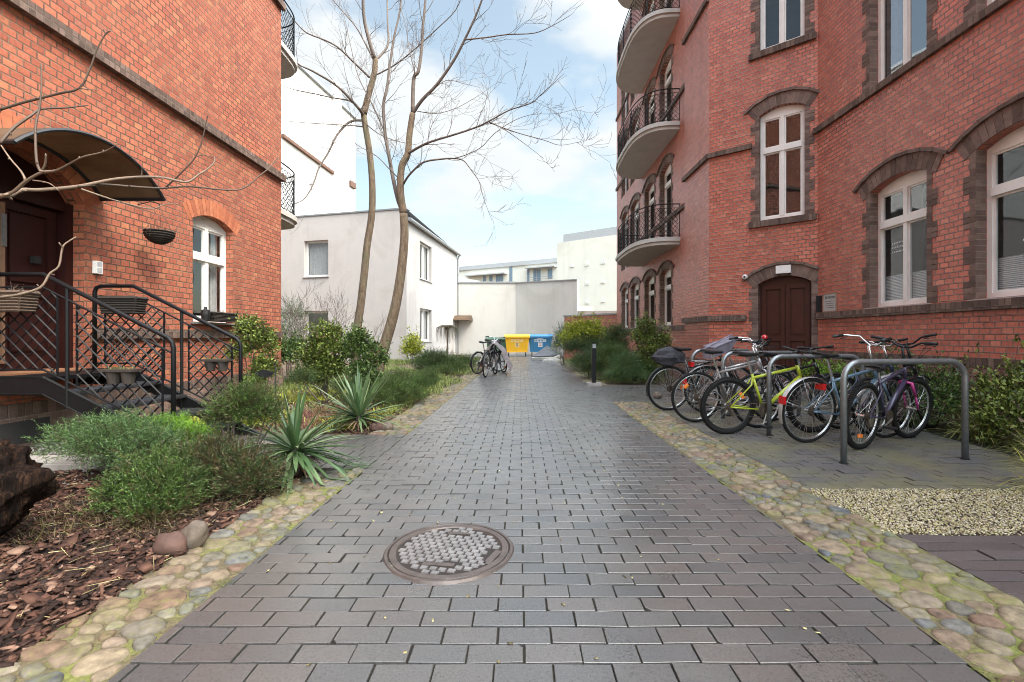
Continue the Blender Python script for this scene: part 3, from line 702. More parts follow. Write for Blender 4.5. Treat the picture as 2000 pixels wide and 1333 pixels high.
# ---------------------------------------------------------------- masonry helpers
class PL:
    """vertical wall plane: s along it, z up, o outward"""
    def __init__(s, p0, d, n): s.p0 = Vector((*p0, 0)); s.d = Vector((*d, 0)).normalized(); s.n = Vector((*n, 0)).normalized()
    def __call__(s, a, z, o=0.0): return s.p0+s.d*a+s.n*o+Vector((0, 0, z))
    def s_at(s, u, o=0.0):                           # wall coordinate seen at picture column u
        r = (u-CX)/F; p = s.p0+s.n*o; return (p.x-r*p.y)/(r*s.d.y-s.d.x)
    def z_at(s, u, v, o=0.0):
        a = s.s_at(u, o); Y = s(a, 0, o).y; return CH-(v-CY)*Y/F
def arch_z(x, a, b, zs, r):
    if r <= 0: return zs
    w = (b-a)/2; R = (w*w+r*r)/(2*r); c = (a+b)/2
    return zs-(R-r)+math.sqrt(max(0, R*R-(x-c)**2))
def wall_faces(m, pl, s0, s1, z0, z1, ops, depth=.14, NA=12, o=0.0):
    br = {s0, s1}
    for (a, b, zb, zs, r) in ops:
        for k in range(NA+1 if r > 0 else 2): br.add(min(max(a+(b-a)*k/(NA if r > 0 else 1), s0), s1))
    br = sorted(br)
    for x0, x1 in zip(br, br[1:]):
        if x1-x0 < 1e-6: continue
        mid = (x0+x1)/2; cuts = sorted([q for q in ops if q[0] <= mid <= q[1]], key=lambda q: q[2]); lo = (z0, z0)
        for (a, b, zb, zs, r) in cuts:
            m.face([pl(x0, lo[0], o), pl(x1, lo[1], o), pl(x1, zb, o), pl(x0, zb, o)], [(x0, lo[0]), (x1, lo[1]), (x1, zb), (x0, zb)])
            lo = (arch_z(x0, a, b, zs, r), arch_z(x1, a, b, zs, r))
        m.face([pl(x0, lo[0], o), pl(x1, lo[1], o), pl(x1, z1, o), pl(x0, z1, o)], [(x0, lo[0]), (x1, lo[1]), (x1, z1), (x0, z1)])
    for (a, b, zb, zs, r) in ops:
        d = depth
        for x in (a, b): m.face([pl(x, zb, o), pl(x, zb, o-d), pl(x, zs, o-d), pl(x, zs, o)], [(0, zb), (d, zb), (d, zs), (0, zs)])
        m.face([pl(a, zb, o), pl(b, zb, o), pl(b, zb, o-d), pl(a, zb, o-d)], [(a, 0), (b, 0), (b, d), (a, d)])
        K = NA if r > 0 else 1
        for k in range(K):
            x0, x1 = a+(b-a)*k/K, a+(b-a)*(k+1)/K; q0, q1 = arch_z(x0, a, b, zs, r), arch_z(x1, a, b, zs, r)
            m.face([pl(x0, q0, o), pl(x1, q1, o), pl(x1, q1, o-d), pl(x0, q0, o-d)], [(x0, 0), (x1, 0), (x1, d), (x0, d)])
def pbox(m, pl, a, b, z0, z1, o0, o1):
    P = [pl(a, z0, o0), pl(b, z0, o0), pl(b, z1, o0), pl(a, z1, o0), pl(a, z0, o1), pl(b, z0, o1), pl(b, z1, o1), pl(a, z1, o1)]
    m.face([P[4], P[5], P[6], P[7]], [(a, z0), (b, z0), (b, z1), (a, z1)])
    m.face([P[0], P[3], P[2], P[1]], [(a, z0), (a, z1), (b, z1), (b, z0)])
    m.face([P[3], P[7], P[6], P[2]], [(a, 0), (a, o1-o0), (b, o1-o0), (b, 0)])
    m.face([P[0], P[1], P[5], P[4]], [(a, 0), (b, 0), (b, o1-o0), (a, o1-o0)])
    m.face([P[0], P[4], P[7], P[3]], [(0, z0), (o1-o0, z0), (o1-o0, z1), (0, z1)])
    m.face([P[1], P[2], P[6], P[5]], [(0, z0), (0, z1), (o1-o0, z1), (o1-o0, z0)])
def arch_blocks(m, pl, a, b, zs, r, t0, t1, n, o0, o1, gap=.0045, ext=0.0):
    w = (b-a)/2; R = (w*w+r*r)/(2*r); c = (a+b)/2; zc = zs-(R-r); A = math.asin(min(1, w/R))+ext
    for k in range(n):
        q0 = -A+2*A*k/n+gap/R; q1 = -A+2*A*(k+1)/n-gap/R
        def pt(ang, rr, o): return pl(c+rr*math.sin(ang), zc+rr*math.cos(ang), o)
        m.hexa([pt(q0, R+t0, o0), pt(q1, R+t0, o0), pt(q1, R+t1, o0), pt(q0, R+t1, o0), pt(q0, R+t0, o1), pt(q1, R+t0, o1), pt(q1, R+t1, o1), pt(q0, R+t1, o1)])
def surround(pl, a, b, zb, zs, r, parent, depth=.14, thick=.25, n=None, hood=True, jambs=True, course=.077, proud=.010, wide=.165, narrow=.080):
    """brown brick quoins, voussoirs and hood mould round an opening"""
    m = MB(); rng = random.Random(int(a*100)+int(zb*10)); m.m = 1
    if jambs:
        for q0, q1 in ((a-narrow+.004, a+.002), (b-.002, b+narrow-.004)): pbox(m, pl, q0, q1, zb, zs+.03, -depth*.88, proud-.005)
    arch_blocks(m, pl, a, b, zs, r, .003, thick-.003, 10, -depth*.88, proud-.003, gap=-.002, ext=.12); m.m = 0
    if jambs:
        z = zb; k = 0
        while z < zs-.01:
            z2 = min(z+course, zs+.0); w = wide if (k//3) % 2 == 0 else narrow
            for side in (0, 1):
                e = rng.uniform(-.004, .004)
                if side == 0: pbox(m, pl, a-w+e, a+.004, z+.004, z2-.003, -depth*.9, proud+rng.uniform(-.002, .002))
                else: pbox(m, pl, b-.004, b+w+e, z+.004, z2-.003, -depth*.9, proud+rng.uniform(-.002, .002))
            z += course; k += 1
    n = n or max(9, int((b-a)/.068))
    arch_blocks(m, pl, a, b, zs, r, 0.0, thick, n, -depth*.9, proud+.003, ext=.13)
    if hood: arch_blocks(m, pl, a, b, zs, r, thick+.002, thick+.055, max(5, n//2), -.01, .048, gap=.003, ext=.17)
    return m.build('brick_surround', [M['vous'], M['mortar']], parent)
def window(parent, pl, a, b, zb, zs, r, inset=.14, trans=None, mull=True, sill='white', glass='glass', blind=None, curtain=0, fw=.065, name='window', sur=True, room=True, text=False, **sk):
    """frame with its pane, sill, brick surround, room behind"""
    m = MB(); o0, o1 = -inset-.06, -inset
    zr = zs-.02 if r > 0 else zs                      # top of the square part
    pbox(m, pl, a, a+fw, zb, zs, o0, o1); pbox(m, pl, b-fw, b, zb, zs, o0, o1)
    pbox(m, pl, a+fw, b-fw, zb, zb+fw*1.15, o0, o1-.001); pbox(m, pl, a+fw, b-fw, zr-fw*.9, zr, o0, o1-.001)
    if r > 0:
        K = 10
        for k in range(K):
            x0, x1 = a+(b-a)*k/K, a+(b-a)*(k+1)/K; q0, q1 = max(arch_z(x0, a, b, zs, r), zr+.004), max(arch_z(x1, a, b, zs, r), zr+.004)
            m.face([pl(x0, zr, o1-.006), pl(x1, zr, o1-.006), pl(x1, q1, o1-.006), pl(x0, q0, o1-.006)])
    c = (a+b)/2; lites = []
    xs = [(a+fw, c-fw*.55), (c+fw*.55, b-fw)] if mull else [(a+fw, b-fw)]
    zz = [(zb+fw*1.15, zr-fw*.9)]
    if trans:
        pbox(m, pl, a+fw, b-fw, trans-.055, trans+.055, o0+.004, o1+.022)
        zz = [(zb+fw*1.15, trans-.055), (trans+.055, zr-fw*.9)]
    if mull:
        for z0, z1 in zz: pbox(m, pl, c-fw*.55, c+fw*.55, z0, z1, o0+.002, o1+.008)
    for x0, x1 in xs:
        for z0, z1 in zz:
            lites.append((x0, x1, z0, z1)); e = .028           # sash
            for (p, q, w0, w1) in ((x0, x0+e, z0, z1), (x1-e, x1, z0, z1), (x0+e, x1-e, z0, z0+e), (x0+e, x1-e, z1-e, z1)):
                pbox(m, pl, p, q, w0, w1, o0+.01, o1-.018)
    w = m.build(name, M['frame'], parent)
    g = MB()
    for x0, x1, z0, z1 in lites: g.face([pl(x0, z0, o0+.03), pl(x1, z0, o0+.03), pl(x1, z1, o0+.03), pl(x0, z1, o0+.03)])
    g.build('pane', M[glass], w)
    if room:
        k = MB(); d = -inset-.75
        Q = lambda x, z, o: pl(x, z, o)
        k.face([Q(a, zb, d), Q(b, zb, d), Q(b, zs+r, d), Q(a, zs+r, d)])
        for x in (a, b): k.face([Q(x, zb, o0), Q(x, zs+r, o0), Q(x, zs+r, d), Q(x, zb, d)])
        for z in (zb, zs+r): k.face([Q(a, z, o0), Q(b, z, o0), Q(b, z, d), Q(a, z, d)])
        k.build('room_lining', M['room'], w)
    if blind:
        k = MB()
        for x0, x1 in xs: k.face([pl(x0, zb+.07, o0-.02), pl(x1, zb+.07, o0-.02), pl(x1, blind, o0-.02), pl(x0, blind, o0-.02)], [(x0, zb), (x1, zb), (x1, blind), (x0, blind)])
        k.build('blind', M['blind'], w)
    if curtain:
        k = MB(); K = 40
        for side in (0, 1):
            L0, L1 = (a, a+(b-a)*curtain) if side == 0 else (b-(b-a)*curtain, b)
            for i in range(K):
                x0, x1 = L0+(L1-L0)*i/K, L0+(L1-L0)*(i+1)/K; f = lambda x: o0-.10+.025*math.sin(x*90)+.01*math.sin(x*37)
                k.face([pl(x0, zb+.05, f(x0)), pl(x1, zb+.05, f(x1)), pl(x1, zs, f(x1)), pl(x0, zs, f(x0))])
        k.build('curtain', M['curtain'], w)
    if sill:
        k = MB(); pbox(k, pl, a-.06, b+.06, zb-.035, zb-.008, -inset+.002, .055)
        k.build('sill', M['zinc'] if sill == 'zinc' else M['plaster_side'] if sill == 'white' else M['vous'], w)
    if sur: surround(pl, a, b, zb, zs, r, w, depth=inset, **sk)
    return w
def band(pl, a, b, z0, z1, parent, out=.055, mat='soldier', name='string_course'):
    m = MB(); pbox(m, pl, a, b, z0, z1, .0, out); return m.build(name, M[mat], parent)
def door_leaves(parent, pl, a, b, zb, zs, r, inset, mat, name='door'):
    m = MB(); c = (a+b)/2
    def top(x): return arch_z(x, a, b, zs, r) if r > 0 else zs
    K = 10
    for k in range(K):
        x0, x1 = a+(b-a)*k/K, a+(b-a)*(k+1)/K
        m.face([pl(x0, zb, -inset), pl(x1, zb, -inset), pl(x1, top(x1), -inset), pl(x0, top(x0), -inset)])
    d = m.build(name, M[mat], parent)
    for s0, s1 in ((a+.05, c-.008), (c+.008, b-.05)):
        m = MB(); w = s1-s0; e = .075; zt = zs-.02
        mid = zb+(zt-zb)*.48; pbox(m, pl, s0, s0+e, zb+.01, zt, -inset, -inset+.035); pbox(m, pl, s1-e, s1, zb+.01, zt, -inset, -inset+.035)
        for z0, z1 in ((zb+.01, zb+.16), (mid-.05, mid+.05), (zt-.08, zt)): pbox(m, pl, s0+e, s1-e, z0, z1, -inset, -inset+.035)
        for z0, z1 in ((zb+.16, mid-.05), (mid+.05, zt-.08)):
            pbox(m, pl, s0+e+.035, s1-e-.035, z0+.04, z1-.04, -inset, -inset+.022)
            for q in ((s0+e, s1-e, z1-.012, z1), (s0+e, s1-e, z0, z0+.012)): pbox(m, pl, *q, -inset, -inset+.042)
        m.build('door_leaf', M[mat], d)
    return d

# ---------------------------------------------------------------- left brick building
LB = thing('brick_building', 'orange brick apartment building with arched canopy over its door, on the left', 'building', (-5.1, 6, 0))
def loc(parent, mesh_o):                              # child keeps world coordinates
    mesh_o.matrix_parent_inverse = parent.matrix_basis.inverted(); return mesh_o
A = 5.1
pL = PL((-A, 0), (0, 1), (1, 0)); LEND = 9.94
DOOR = (4.02, 5.45, .76, 2.66, .40); W1 = (7.26, 8.28, 1.36, 2.98, .13)
m = MB(); wall_faces(m, pL, -3, LEND, -.1, 14, [DOOR, W1], depth=.30, NA=14)
pE = PL((-A, LEND), (-1, 0), (0, 1)); wall_faces(m, pE, 0, 10, -.1, 14, [(1.0, 2.0, z, z+2.0, .13) for z in (.9+3.6*k for k in range(4))], depth=.2)
pS = PL((-A, -3), (-1, 0), (0, -1)); wall_faces(m, pS, 0, 10, -.1, 14, [])
m.build('wall', M['brick_left'], LB)
band(pL, -3, LEND+.05, 4.43, 4.57, LB, .085); band(pL, -3, LEND+.05, 8.09, 8.22, LB, .085)
band(pL, 5.58, LEND, 1.10, 1.23, LB, .05, name='sill_course'); band(pL, -3, 3.9, 1.10, 1.23, LB, .05, name='sill_course')
m = MB(); pbox(m, pL, -3, LEND, -.1, .32, 0, .045); m.build('plinth', M['brick_brown'], LB)
band(pL, -3, LEND, .323, .45, LB, .045, name='plinth_course')
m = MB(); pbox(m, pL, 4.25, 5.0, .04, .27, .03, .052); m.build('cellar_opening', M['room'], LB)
w = window(LB, pL, *W1, inset=.13, trans=2.42, sill='zinc', sur=False, curtain=.22)
m = MB(); arch_blocks(m, pL, *W1[:2], W1[3], W1[4], 0, .25, 17, -.12, .004, ext=.1); m.build('brick_arch', M['vous_red'], w)
m = MB(); arch_blocks(m, pL, DOOR[0], DOOR[1], DOOR[3], DOOR[4], 0, .30, 21, -.12, .004, ext=.05); m.build('brick_arch', M['vous_red'], LB)
# entrance door
m = MB(); pbox(m, pL, DOOR[0], DOOR[0]+.09, .76, 2.66, -.30, -.13); pbox(m, pL, DOOR[1]-.09, DOOR[1], .76, 2.66, -.30, -.13)
pbox(m, pL, DOOR[0]+.09, DOOR[1]-.09, 2.56, 2.66, -.30, -.13)
K = 12
for k in range(K):
    x0, x1 = DOOR[0]+(DOOR[1]-DOOR[0])*k/K, DOOR[0]+(DOOR[1]-DOOR[0])*(k+1)/K
    m.face([pL(x0, 2.66, -.2), pL(x1, 2.66, -.2), pL(x1, arch_z(x1, *DOOR[:2], 2.66, .40), -.2), pL(x0, arch_z(x0, *DOOR[:2], 2.66, .40), -.2)])
dfr = m.build('door_frame', M['door'], LB)
d = door_leaves(LB, pL, DOOR[0]+.09, DOOR[1]-.09, .77, 2.56, 0, .24, 'door')
m = MB(); pbox(m, pL, 4.745, 4.775, .85, 2.5, -.2, -.178); m.build('brass_strip', simple('worn_strip', (.23, .13, .08), .5, .3), d)
m = MB(); pbox(m, pL, 4.74, 4.78, 2.05, 2.38, -.178, -.165); m.build('door_handle', M['galv'], d)
m = MB(); pbox(m, pL, 5.04, 5.11, 1.92, 2.0, -.2, -.15); m.build('letter_lamp', M['iron_dark'], d)
m = MB(); pbox(m, pL, DOOR[0], DOOR[1], .70, .762, -.3, .16); m.build('threshold', simple('threshold_wood', (.26, .12, .06), .6), LB)
# canopy
m = MB(); ca, cb, zs_, rr_ = 3.98, 5.66, 2.80, .37; K = 18; OUT = .78
for k in range(K):
    x0, x1 = ca+(cb-ca)*k/K, ca+(cb-ca)*(k+1)/K; z0, z1 = arch_z(x0, ca, cb, zs_, rr_), arch_z(x1, ca, cb, zs_, rr_)
    m.hexa([pL(x0, z0, .01), pL(x1, z1, .01), pL(x1, z1, OUT), pL(x0, z0, OUT), pL(x0, z0+.008, .01), pL(x1, z1+.008, .01), pL(x1, z1+.008, OUT), pL(x0, z0+.008, OUT)])
cn = m.build('canopy', M['polyc'], LB, smooth=False)
m = MB()
for o_ in (.03, OUT-.005): m.tube([pL(ca+(cb-ca)*k/24, arch_z(ca+(cb-ca)*k/24, ca, cb, zs_, rr_)-.012, o_) for k in range(25)], .020, 6)
for x in (ca, cb): m.tube([pL(x, zs_-.01, .0), pL(x, zs_-.01, OUT)], .022, 6)
m.tube([pL(ca, zs_-.012, OUT-.005), pL(ca, zs_-.012, OUT-.004)], .02, 6)
m.build('canopy_frame', M['iron_dark'], cn)
m = MB(); pbox(m, pL, 5.555, 5.645, 1.88, 2.03, 0, .045); ic = m.build('doorbell_box', M['white_thing'], LB)
m = MB()
for z in (1.895, 1.965): pbox(m, pL, 5.57, 5.63, z, z+.055, .045, .050)
m.build('button_panel', simple('button_grey', (.45, .45, .47), .4), ic)

# balconies
def balcony(parent, pl, s0, s1, z, out, rail=.92, slab=.20, flip=False, hatch=.13, pw=.62):
    """D-shaped slab with lattice railing; s0..s1 along the wall"""
    def outline(k, K, e=0.0):
        t = k/K; c = (s0+s1)/2; w = (s1-s0)/2+e
        a = math.pi*(1-t); ca, sa = math.cos(a), math.sin(a)
        x = c+w*math.copysign(abs(ca)**pw, ca); y = (out+e)*abs(sa)**pw
        return x, y
    K = 30; m = MB(); top = [outline(k, K) for k in range(K+1)]; inn = [outline(k, K, -.05) for k in range(K+1)]
    m.m = 0
    for (lst, za, zb_, mi) in ((top, z-slab*.55, z, 1), (inn, z-slab, z-slab*.55, 0)):
        m.m = mi
        for k in range(K):
            (x0, y0), (x1, y1) = lst[k], lst[k+1]
            m.face([pl(x0, za, y0), pl(x1, za, y1), pl(x1, zb_, y1), pl(x0, zb_, y0)])
    m.m = 0
    for lst, zz in ((top, z), (inn, z-slab), (top, z-slab*.55)): m.face([pl(x, zz, y) for x, y in lst])
    m.m = 1
    b = m.build('balcony', [M['balcony'], M['balcony']], parent)
    m = MB(); ln = [outline(k, 60, -.06) for k in range(61)]
    P = [pl(x, 0, max(y, 0)) for x, y in ln]
    up = lambda p, h: p+Vector((0, 0, h))
    m.tube([up(p, z+rail) for p in P], .016, 6); m.tube([up(p, z+rail-.11) for p in P], .008, 4); m.tube([up(p, z+.06) for p in P], .010, 4)
    # arc length parametrisation for the lattice
    Ls = [0]
    for i in range(60): Ls.append(Ls[-1]+(P[i+1]-P[i]).length)
    tot = Ls[-1]
    def on(l):
        l = min(max(l, 0), tot)
        for i in range(60):
            if Ls[i+1] >= l: f = (l-Ls[i])/max(1e-6, Ls[i+1]-Ls[i]); return P[i].lerp(P[i+1], f)
        return P[-1]
    h0, h1 = z+.06, z+rail-.11; dz = h1-h0; n = int(tot/hatch)
    for i in range(-int(dz/hatch)-1, n+1):
        for sg in (0, 1):
            pts = []
            for q in range(6):
                l = i*hatch+dz*q/5
                if 0 <= l <= tot: pts.append(up(on(l), (h0+dz*q/5) if sg else (h1-dz*q/5)))
            if len(pts) > 1: m.tube(pts, .0062, 4, caps=False)
    for i in range(0, 7):
        p = on(tot*i/6); m.tube([up(p, z), up(p, z+rail)], .013, 5)
        if 0 < i < 6:
            p = on(tot*i/6+.07); m.tube([up(p, z), up(p, z+rail-.1)], .007, 4)
    m.build('railing', M['iron'], b)
    return b
for zz in (3.87, 7.47, 11.0): balcony(LB, pE, .01, 3.7, zz, 1.3, rail=1.02, pw=.42)
for z in (.9+3.6*k for k in range(4)): window(LB, pE, 1.0, 2.0, z, z+2.0, .13, inset=.15, thick=.2, hood=False, sill=None)
for o in LB.children: loc(LB, o)

# ---------------------------------------------------------------- right brick building
RB = thing('brick_building', 'red brick apartment building with brown brick trim and round balconies, on the right', 'building', (5.9, 6, 0))
B = 5.9
pN = PL((B, 0), (0, 1), (-1, 0)); C1 = (B, 9.24)
dd = Vector((-1.226, 1)).normalized(); C2 = (4.28, 10.56); dlen = (Vector(C2)-Vector(C1)).length
dd = (Vector(C2)-Vector(C1)).normalized(); pD = PL(C1, dd, (-dd.y, dd.x))
if pD.n.y > 0: pD.n = -pD.n
pF = PL(C2, (0, 1), (-1, 0)); p3 = PL((4.40, 12.13), (0, 1), (-1, 0)); F3 = 9.1
NW = []; W_ = {}
for i, (a, b) in enumerate(((6.75, 7.86), (4.92, 6.03), (3.08, 4.2), (1.2, 2.3))):
    NW.append((a, b, 1.61, 3.54, .125)); NW.append((a, b, 5.27, 7.25, .125)); NW.append((a, b, 8.95, 10.9, .125))
s_ = pD.s_at
DD = (pD.s_at(1585.5), pD.s_at(1480.5), .06, 2.23, .15)
D2 = (pD.s_at(1572), pD.s_at(1483), 3.58, 5.80, .12); D3 = (D2[0], D2[1], 7.17, 9.3, .12)
m = MB(); wall_faces(m, pN, -3, 9.24, -.1, 14, NW, depth=.2); wall_faces(m, pD, 0, dlen, -.1, 14, [DD, D2, D3], depth=.2, NA=10)
wall_faces(m, pF, 0, 1.57, -.1, 14, [])
m.face([pF(1.57, -.1), Vector((4.40, 12.13, -.1)), Vector((4.40, 12.13, 14)), pF(1.57, 14)], [(0, -.1), (.12, -.1), (.12, 14), (0, 14)])
W3 = []
for (u0, u1) in ((1311, 1290), (1278, 1260), (1247.5, 1233), (1226.5, 1215)):
    a, b = p3.s_at(u0), p3.s_at(u1)
    for k in range(4): W3.append((a, b, (1.46 if k == 0 else .78+3.16*k), 3.04+3.16*k, .13))
wall_faces(m, p3, 0, F3, -.1, 14, W3, depth=.2, NA=8)
pX = PL((4.40, 12.13+F3), (1, 0), (0, 1)); wall_faces(m, pX, 0, 9, -.1, 14, [])
pY = PL((B, -3), (1, 0), (0, -1)); wall_faces(m, pY, 0, 9, -.1, 14, [])
m.build('wall', M['brick_right'], RB)
for k, q in enumerate(NW):
    lo = k % 3 == 0
    window(RB, pN, *q, inset=.14, trans=q[2]+1.36 if lo else None, sill='white', blind=q[2]+.52 if lo else None, glass='glass' if lo else 'glass_bright', curtain=0 if lo else .3)
window(RB, pD, *D2, inset=.10, trans=5.06, sill=None); window(RB, pD, *D3, inset=.10, trans=8.6, sill=None)
for q in (D2, D3): band(pD, q[0]-.20, q[1]+.20, q[2]-.14, q[2]-.012, RB, .07, name='brick_sill')
for q in W3: window(RB, p3, *q, inset=.13, trans=q[3]-.42, mull=False, sill='white' if q[2] < 2 else None, n=9, hood=True, thick=.19)
# string courses
band(pN, -3, 9.20, 5.145, 5.25, RB, .07); band(pN, -3, 9.20, 8.80, 8.91, RB, .07)
band(pN, -3, 9.22, 1.463, 1.588, RB, .065, name='sill_course')
band(pD, DD[1]+.23, dlen+.03, 1.463, 1.588, RB, .065, name='sill_course')
band(pD, D2[1]+.14, dlen+.03, 5.145, 5.25, RB, .07); band(pD, .02, D2[0]-.14, 5.145, 5.25, RB, .07)
for (z0, z1, nm) in ((5.145, 5.25, 'string_course'), (8.72, 8.83, 'string_course'), (1.463, 1.588, 'sill_course')): band(pF, -.02, 1.60, z0, z1, RB, .07, name=nm)
band(p3, 0, F3, 1.30, 1.43, RB, .06, name='sill_course'); band(p3, 0, F3, 4.55, 4.67, RB, .06); band(p3, 0, F3, 7.72, 7.84, RB, .06); band(p3, 0, F3, 10.9, 11.0, RB, .06)
m = MB(); pbox(m, pN, -3, 9.22, -.1, .725, 0, .03); m.build('plinth', M['plinth'], RB); band(pN, -3, 9.23, .728, .852, RB, .036, name='plinth_course')
m = MB(); pbox(m, pF, 0, 1.59, -.1, .6, 0, .03); pbox(m, p3, .0, F3, -.1, .6, 0, .03)
pbox(m, pD, DD[1]+.24, dlen, -.1, .6, 0, .03); m.build('plinth', M['plinth'], RB)
# door on the splayed corner
d = door_leaves(RB, pD, *DD, .16, 'door_r'); surround(pD, *DD, d, depth=.15, thick=.24, n=15, wide=.18, narrow=.12)
m = MB(); pbox(m, pD, (DD[0]+DD[1])/2-.135, (DD[0]+DD[1])/2+.135, 2.42, 2.58, .01, .10); m.build('door_lamp', M['white_thing'], RB)
m = MB(); pbox(m, pD, DD[0]-.1, DD[1]+.1, -.05, .06, -.16, .30); m.build('door_step', M['paleslab'], RB)
m = MB(); a_ = pN.s_at(1605); b_ = pN.s_at(1600); pbox(m, pN, a_, b_, 1.60, 1.92, 0, .06); m.build('entry_phone', M['iron_dark'], RB)
for z in (3.86, 7.04, 10.15, 13.2): balcony(RB, p3, .67, 4.87, z, 1.15)
for o in RB.children: loc(RB, o)

# plaque and camera
a_, b_ = pN.s_at(1634), pN.s_at(1610); z0, z1 = 1.61, 1.93
PQ = thing('wall_plaque', 'small framed grey plaque with dark lettering on brick beside the splayed door', 'plaque', pN((a_+b_)/2, z0, 0))
m = MB(); pbox(m, pN, a_, b_, z0, z1, .002, .014); loc(PQ, m.build('plaque_plate', M['plate'], PQ))
m = MB(); e = .022
for q in ((a_-e, a_, z0-e, z1+e), (b_, b_+e, z0-e, z1+e), (a_, b_, z0-e, z0), (a_, b_, z1, z1+e)): pbox(m, pN, *q, .002, .020)
loc(PQ, m.build('plaque_frame', simple('plaque_frame_m', (.28, .16, .12), .6), PQ))
m = MB(); rng = random.Random(4); x = a_+.035
while x < b_-.05: w_ = rng.uniform(.018, .030); pbox(m, pN, x, x+w_*.7, z1-.085, z1-.04, .014, .0155); x += w_+.008
for k in range(4):
    x = a_+.05
    while x < b_-.07: w_ = rng.uniform(.01, .03); pbox(m, pN, x, x+w_*.8, z1-.145-k*.04, z1-.132-k*.04, .014, .0152); x += w_+.006
loc(PQ, m.build('lettering', M['ink'], PQ))
CC = thing('security_camera', 'small white dome security camera left of the splayed door arch', 'camera', pD(pD.s_at(1457), 2.38, 0))
m = MB(); c = pD(pD.s_at(1457), 2.40, .05); m.tube([pD(pD.s_at(1457), 2.40, 0), c], .03, 10)
import bmesh
bm = bmesh.new(); bmesh.ops.create_uvsphere(bm, u_segments=16, v_segments=10, radius=.055)
for v in bm.verts: v.co += c+pD.n*.03
me = bpy.data.meshes.new('dome'); bm.to_mesh(me); bm.free(); me.materials.append(M['white_thing']); loc(CC, link('dome', me, CC)); loc(CC, m.build('bracket', M['white_thing'], CC))
m = MB(); m.disc(c+pD.n*.078, pD.n, .022, .02, 12); loc(CC, m.build('lens', M['iron_dark'], CC))

# lettering etched on the near shop window: real text
def text_obj(s, loc_, R, size, mat, parent, name='lettering', ext=.0008):
    cu = bpy.data.curves.new(name, 'FONT'); cu.body = s; cu.size = size; cu.extrude = ext; cu.resolution_u = 2
    cu.align_x = 'LEFT'; tmp = bpy.data.objects.new(name, cu); col.objects.link(tmp)
    dg = bpy.context.evaluated_depsgraph_get(); me = bpy.data.meshes.new_from_object(tmp.evaluated_get(dg))
    bpy.data.objects.remove(tmp); me.materials.clear(); me.materials.append(mat)
    o = link(name, me, parent); Mx = R.to_4x4(); Mx.translation = loc_; o.matrix_basis = (parent.matrix_world.inverted() if False else Matrix.Identity(4)) @ Mx
    return o

# etched text on the shop window nearest the camera
wB = [c for c in RB.children if c.name.startswith('window')][3]
Rn = Matrix(((0, 0, -1), (-1, 0, 0), (0, 1, 0)))
def etch(s, sy, z, size): return text_obj(s, Vector((B+.165, sy, z)), Rn, size, M['etched'], wB, 'window_lettering')
etch('Esc', 5.545, 2.60, .14)
m = MB(); rng = random.Random(9)
for z, s0, k in ((2.48, 5.42, 3), (2.28, 5.62, 5), (2.08, 5.50, 5), (1.98, 5.45, 4), (1.90, 5.6, 6), (1.78+.06, 5.48, 4)):
    x = s0
    for i in range(k*2):
        w_ = rng.uniform(.012, .035); pbox(m, pN, x-w_, x, z, z+.022, -.165, -.1645); x -= w_+.012
m.build('window_lettering', M['etched'], wB)
m = MB()
wA = [c for c in RB.children if c.name.startswith('window')][0]
for z in (2.62, 2.55, 2.48):
    x = 7.60
    for i in range(9):
        w_ = rng.uniform(.012, .03); pbox(m, pN, x-w_, x, z, z+.022, -.165, -.1645); x -= w_+.012
m.build('window_lettering', M['etched'], wA)

# ---------------------------------------------------------------- white two-storey house, walls, far buildings
WH = thing('rendered_house', 'pale two-storey rendered house behind the bare tree trunks', 'house', (-6, 22, 0))
c0 = Vector((-5.12, 21)); df = Vector((-1, .259)).normalized(); ds = Vector((.125, 1)).normalized()
pH = PL(c0, df, (-df.y*-1, 0)); pH.n = Vector((-.259, -1, 0)).normalized(); pG = PL(c0, ds, (1, -.125))
def ow(pl, u0, u1, v0, v1):
    a, b = sorted((pl.s_at(u0), pl.s_at(u1))); mid = (u0+u1)/2
    return (a, b, pl.z_at(mid, v1), pl.z_at(mid, v0), 0)
HF = [ow(pH, 594, 641, 470, 541), ow(pH, 594, 641, 608, 700)]
HS = [ow(pG, 820, 843, 477, 548), ow(pG, 820, 843, 604, 667)]
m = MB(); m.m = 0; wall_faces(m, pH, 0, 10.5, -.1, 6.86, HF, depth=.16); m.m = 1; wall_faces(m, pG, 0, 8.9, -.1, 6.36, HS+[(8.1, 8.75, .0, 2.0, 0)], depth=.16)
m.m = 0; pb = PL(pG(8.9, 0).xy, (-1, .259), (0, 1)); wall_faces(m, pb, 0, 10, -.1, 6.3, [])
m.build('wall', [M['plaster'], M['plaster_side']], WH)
for q in HF: window(WH, pH, *q, inset=.16, mull=False, curtain=.5 if q[2] > 2 else 0, sur=False, fw=.07, sill='white')
for q in HS: window(WH, pG, *q, inset=.16, mull=True, curtain=.4, sur=False, fw=.06, sill='white')
m = MB(); P = [pH(10.5, 6.86), pH(0, 6.86), pG(8.9, 6.5), pb(10, 6.5)]; m.face([p+Vector((0, 0, .0)) for p in P]); rf = m.build('roof', M['zinc'], WH)
m = MB(); pbox(m, pH, -.02, 10.5, 6.86, 6.93, -.3, .04); m.build('coping', M['zinc'], rf)
m = MB(); m.tube([pG(-.05, 6.40, .16), pG(9.0, 6.34, .16)], .085, 8); pbox(m, pG, -.0, 9.0, 6.36, 6.50, -.2, .10); m.build('gutter', M['zinc'], rf)
m = MB(); m.tube([pG(8.8, 6.3, .16), pG(8.8, 6.05, .07), pG(8.8, 0.0, .07)], .05, 8); m.build('downpipe', M['zinc'], WH)
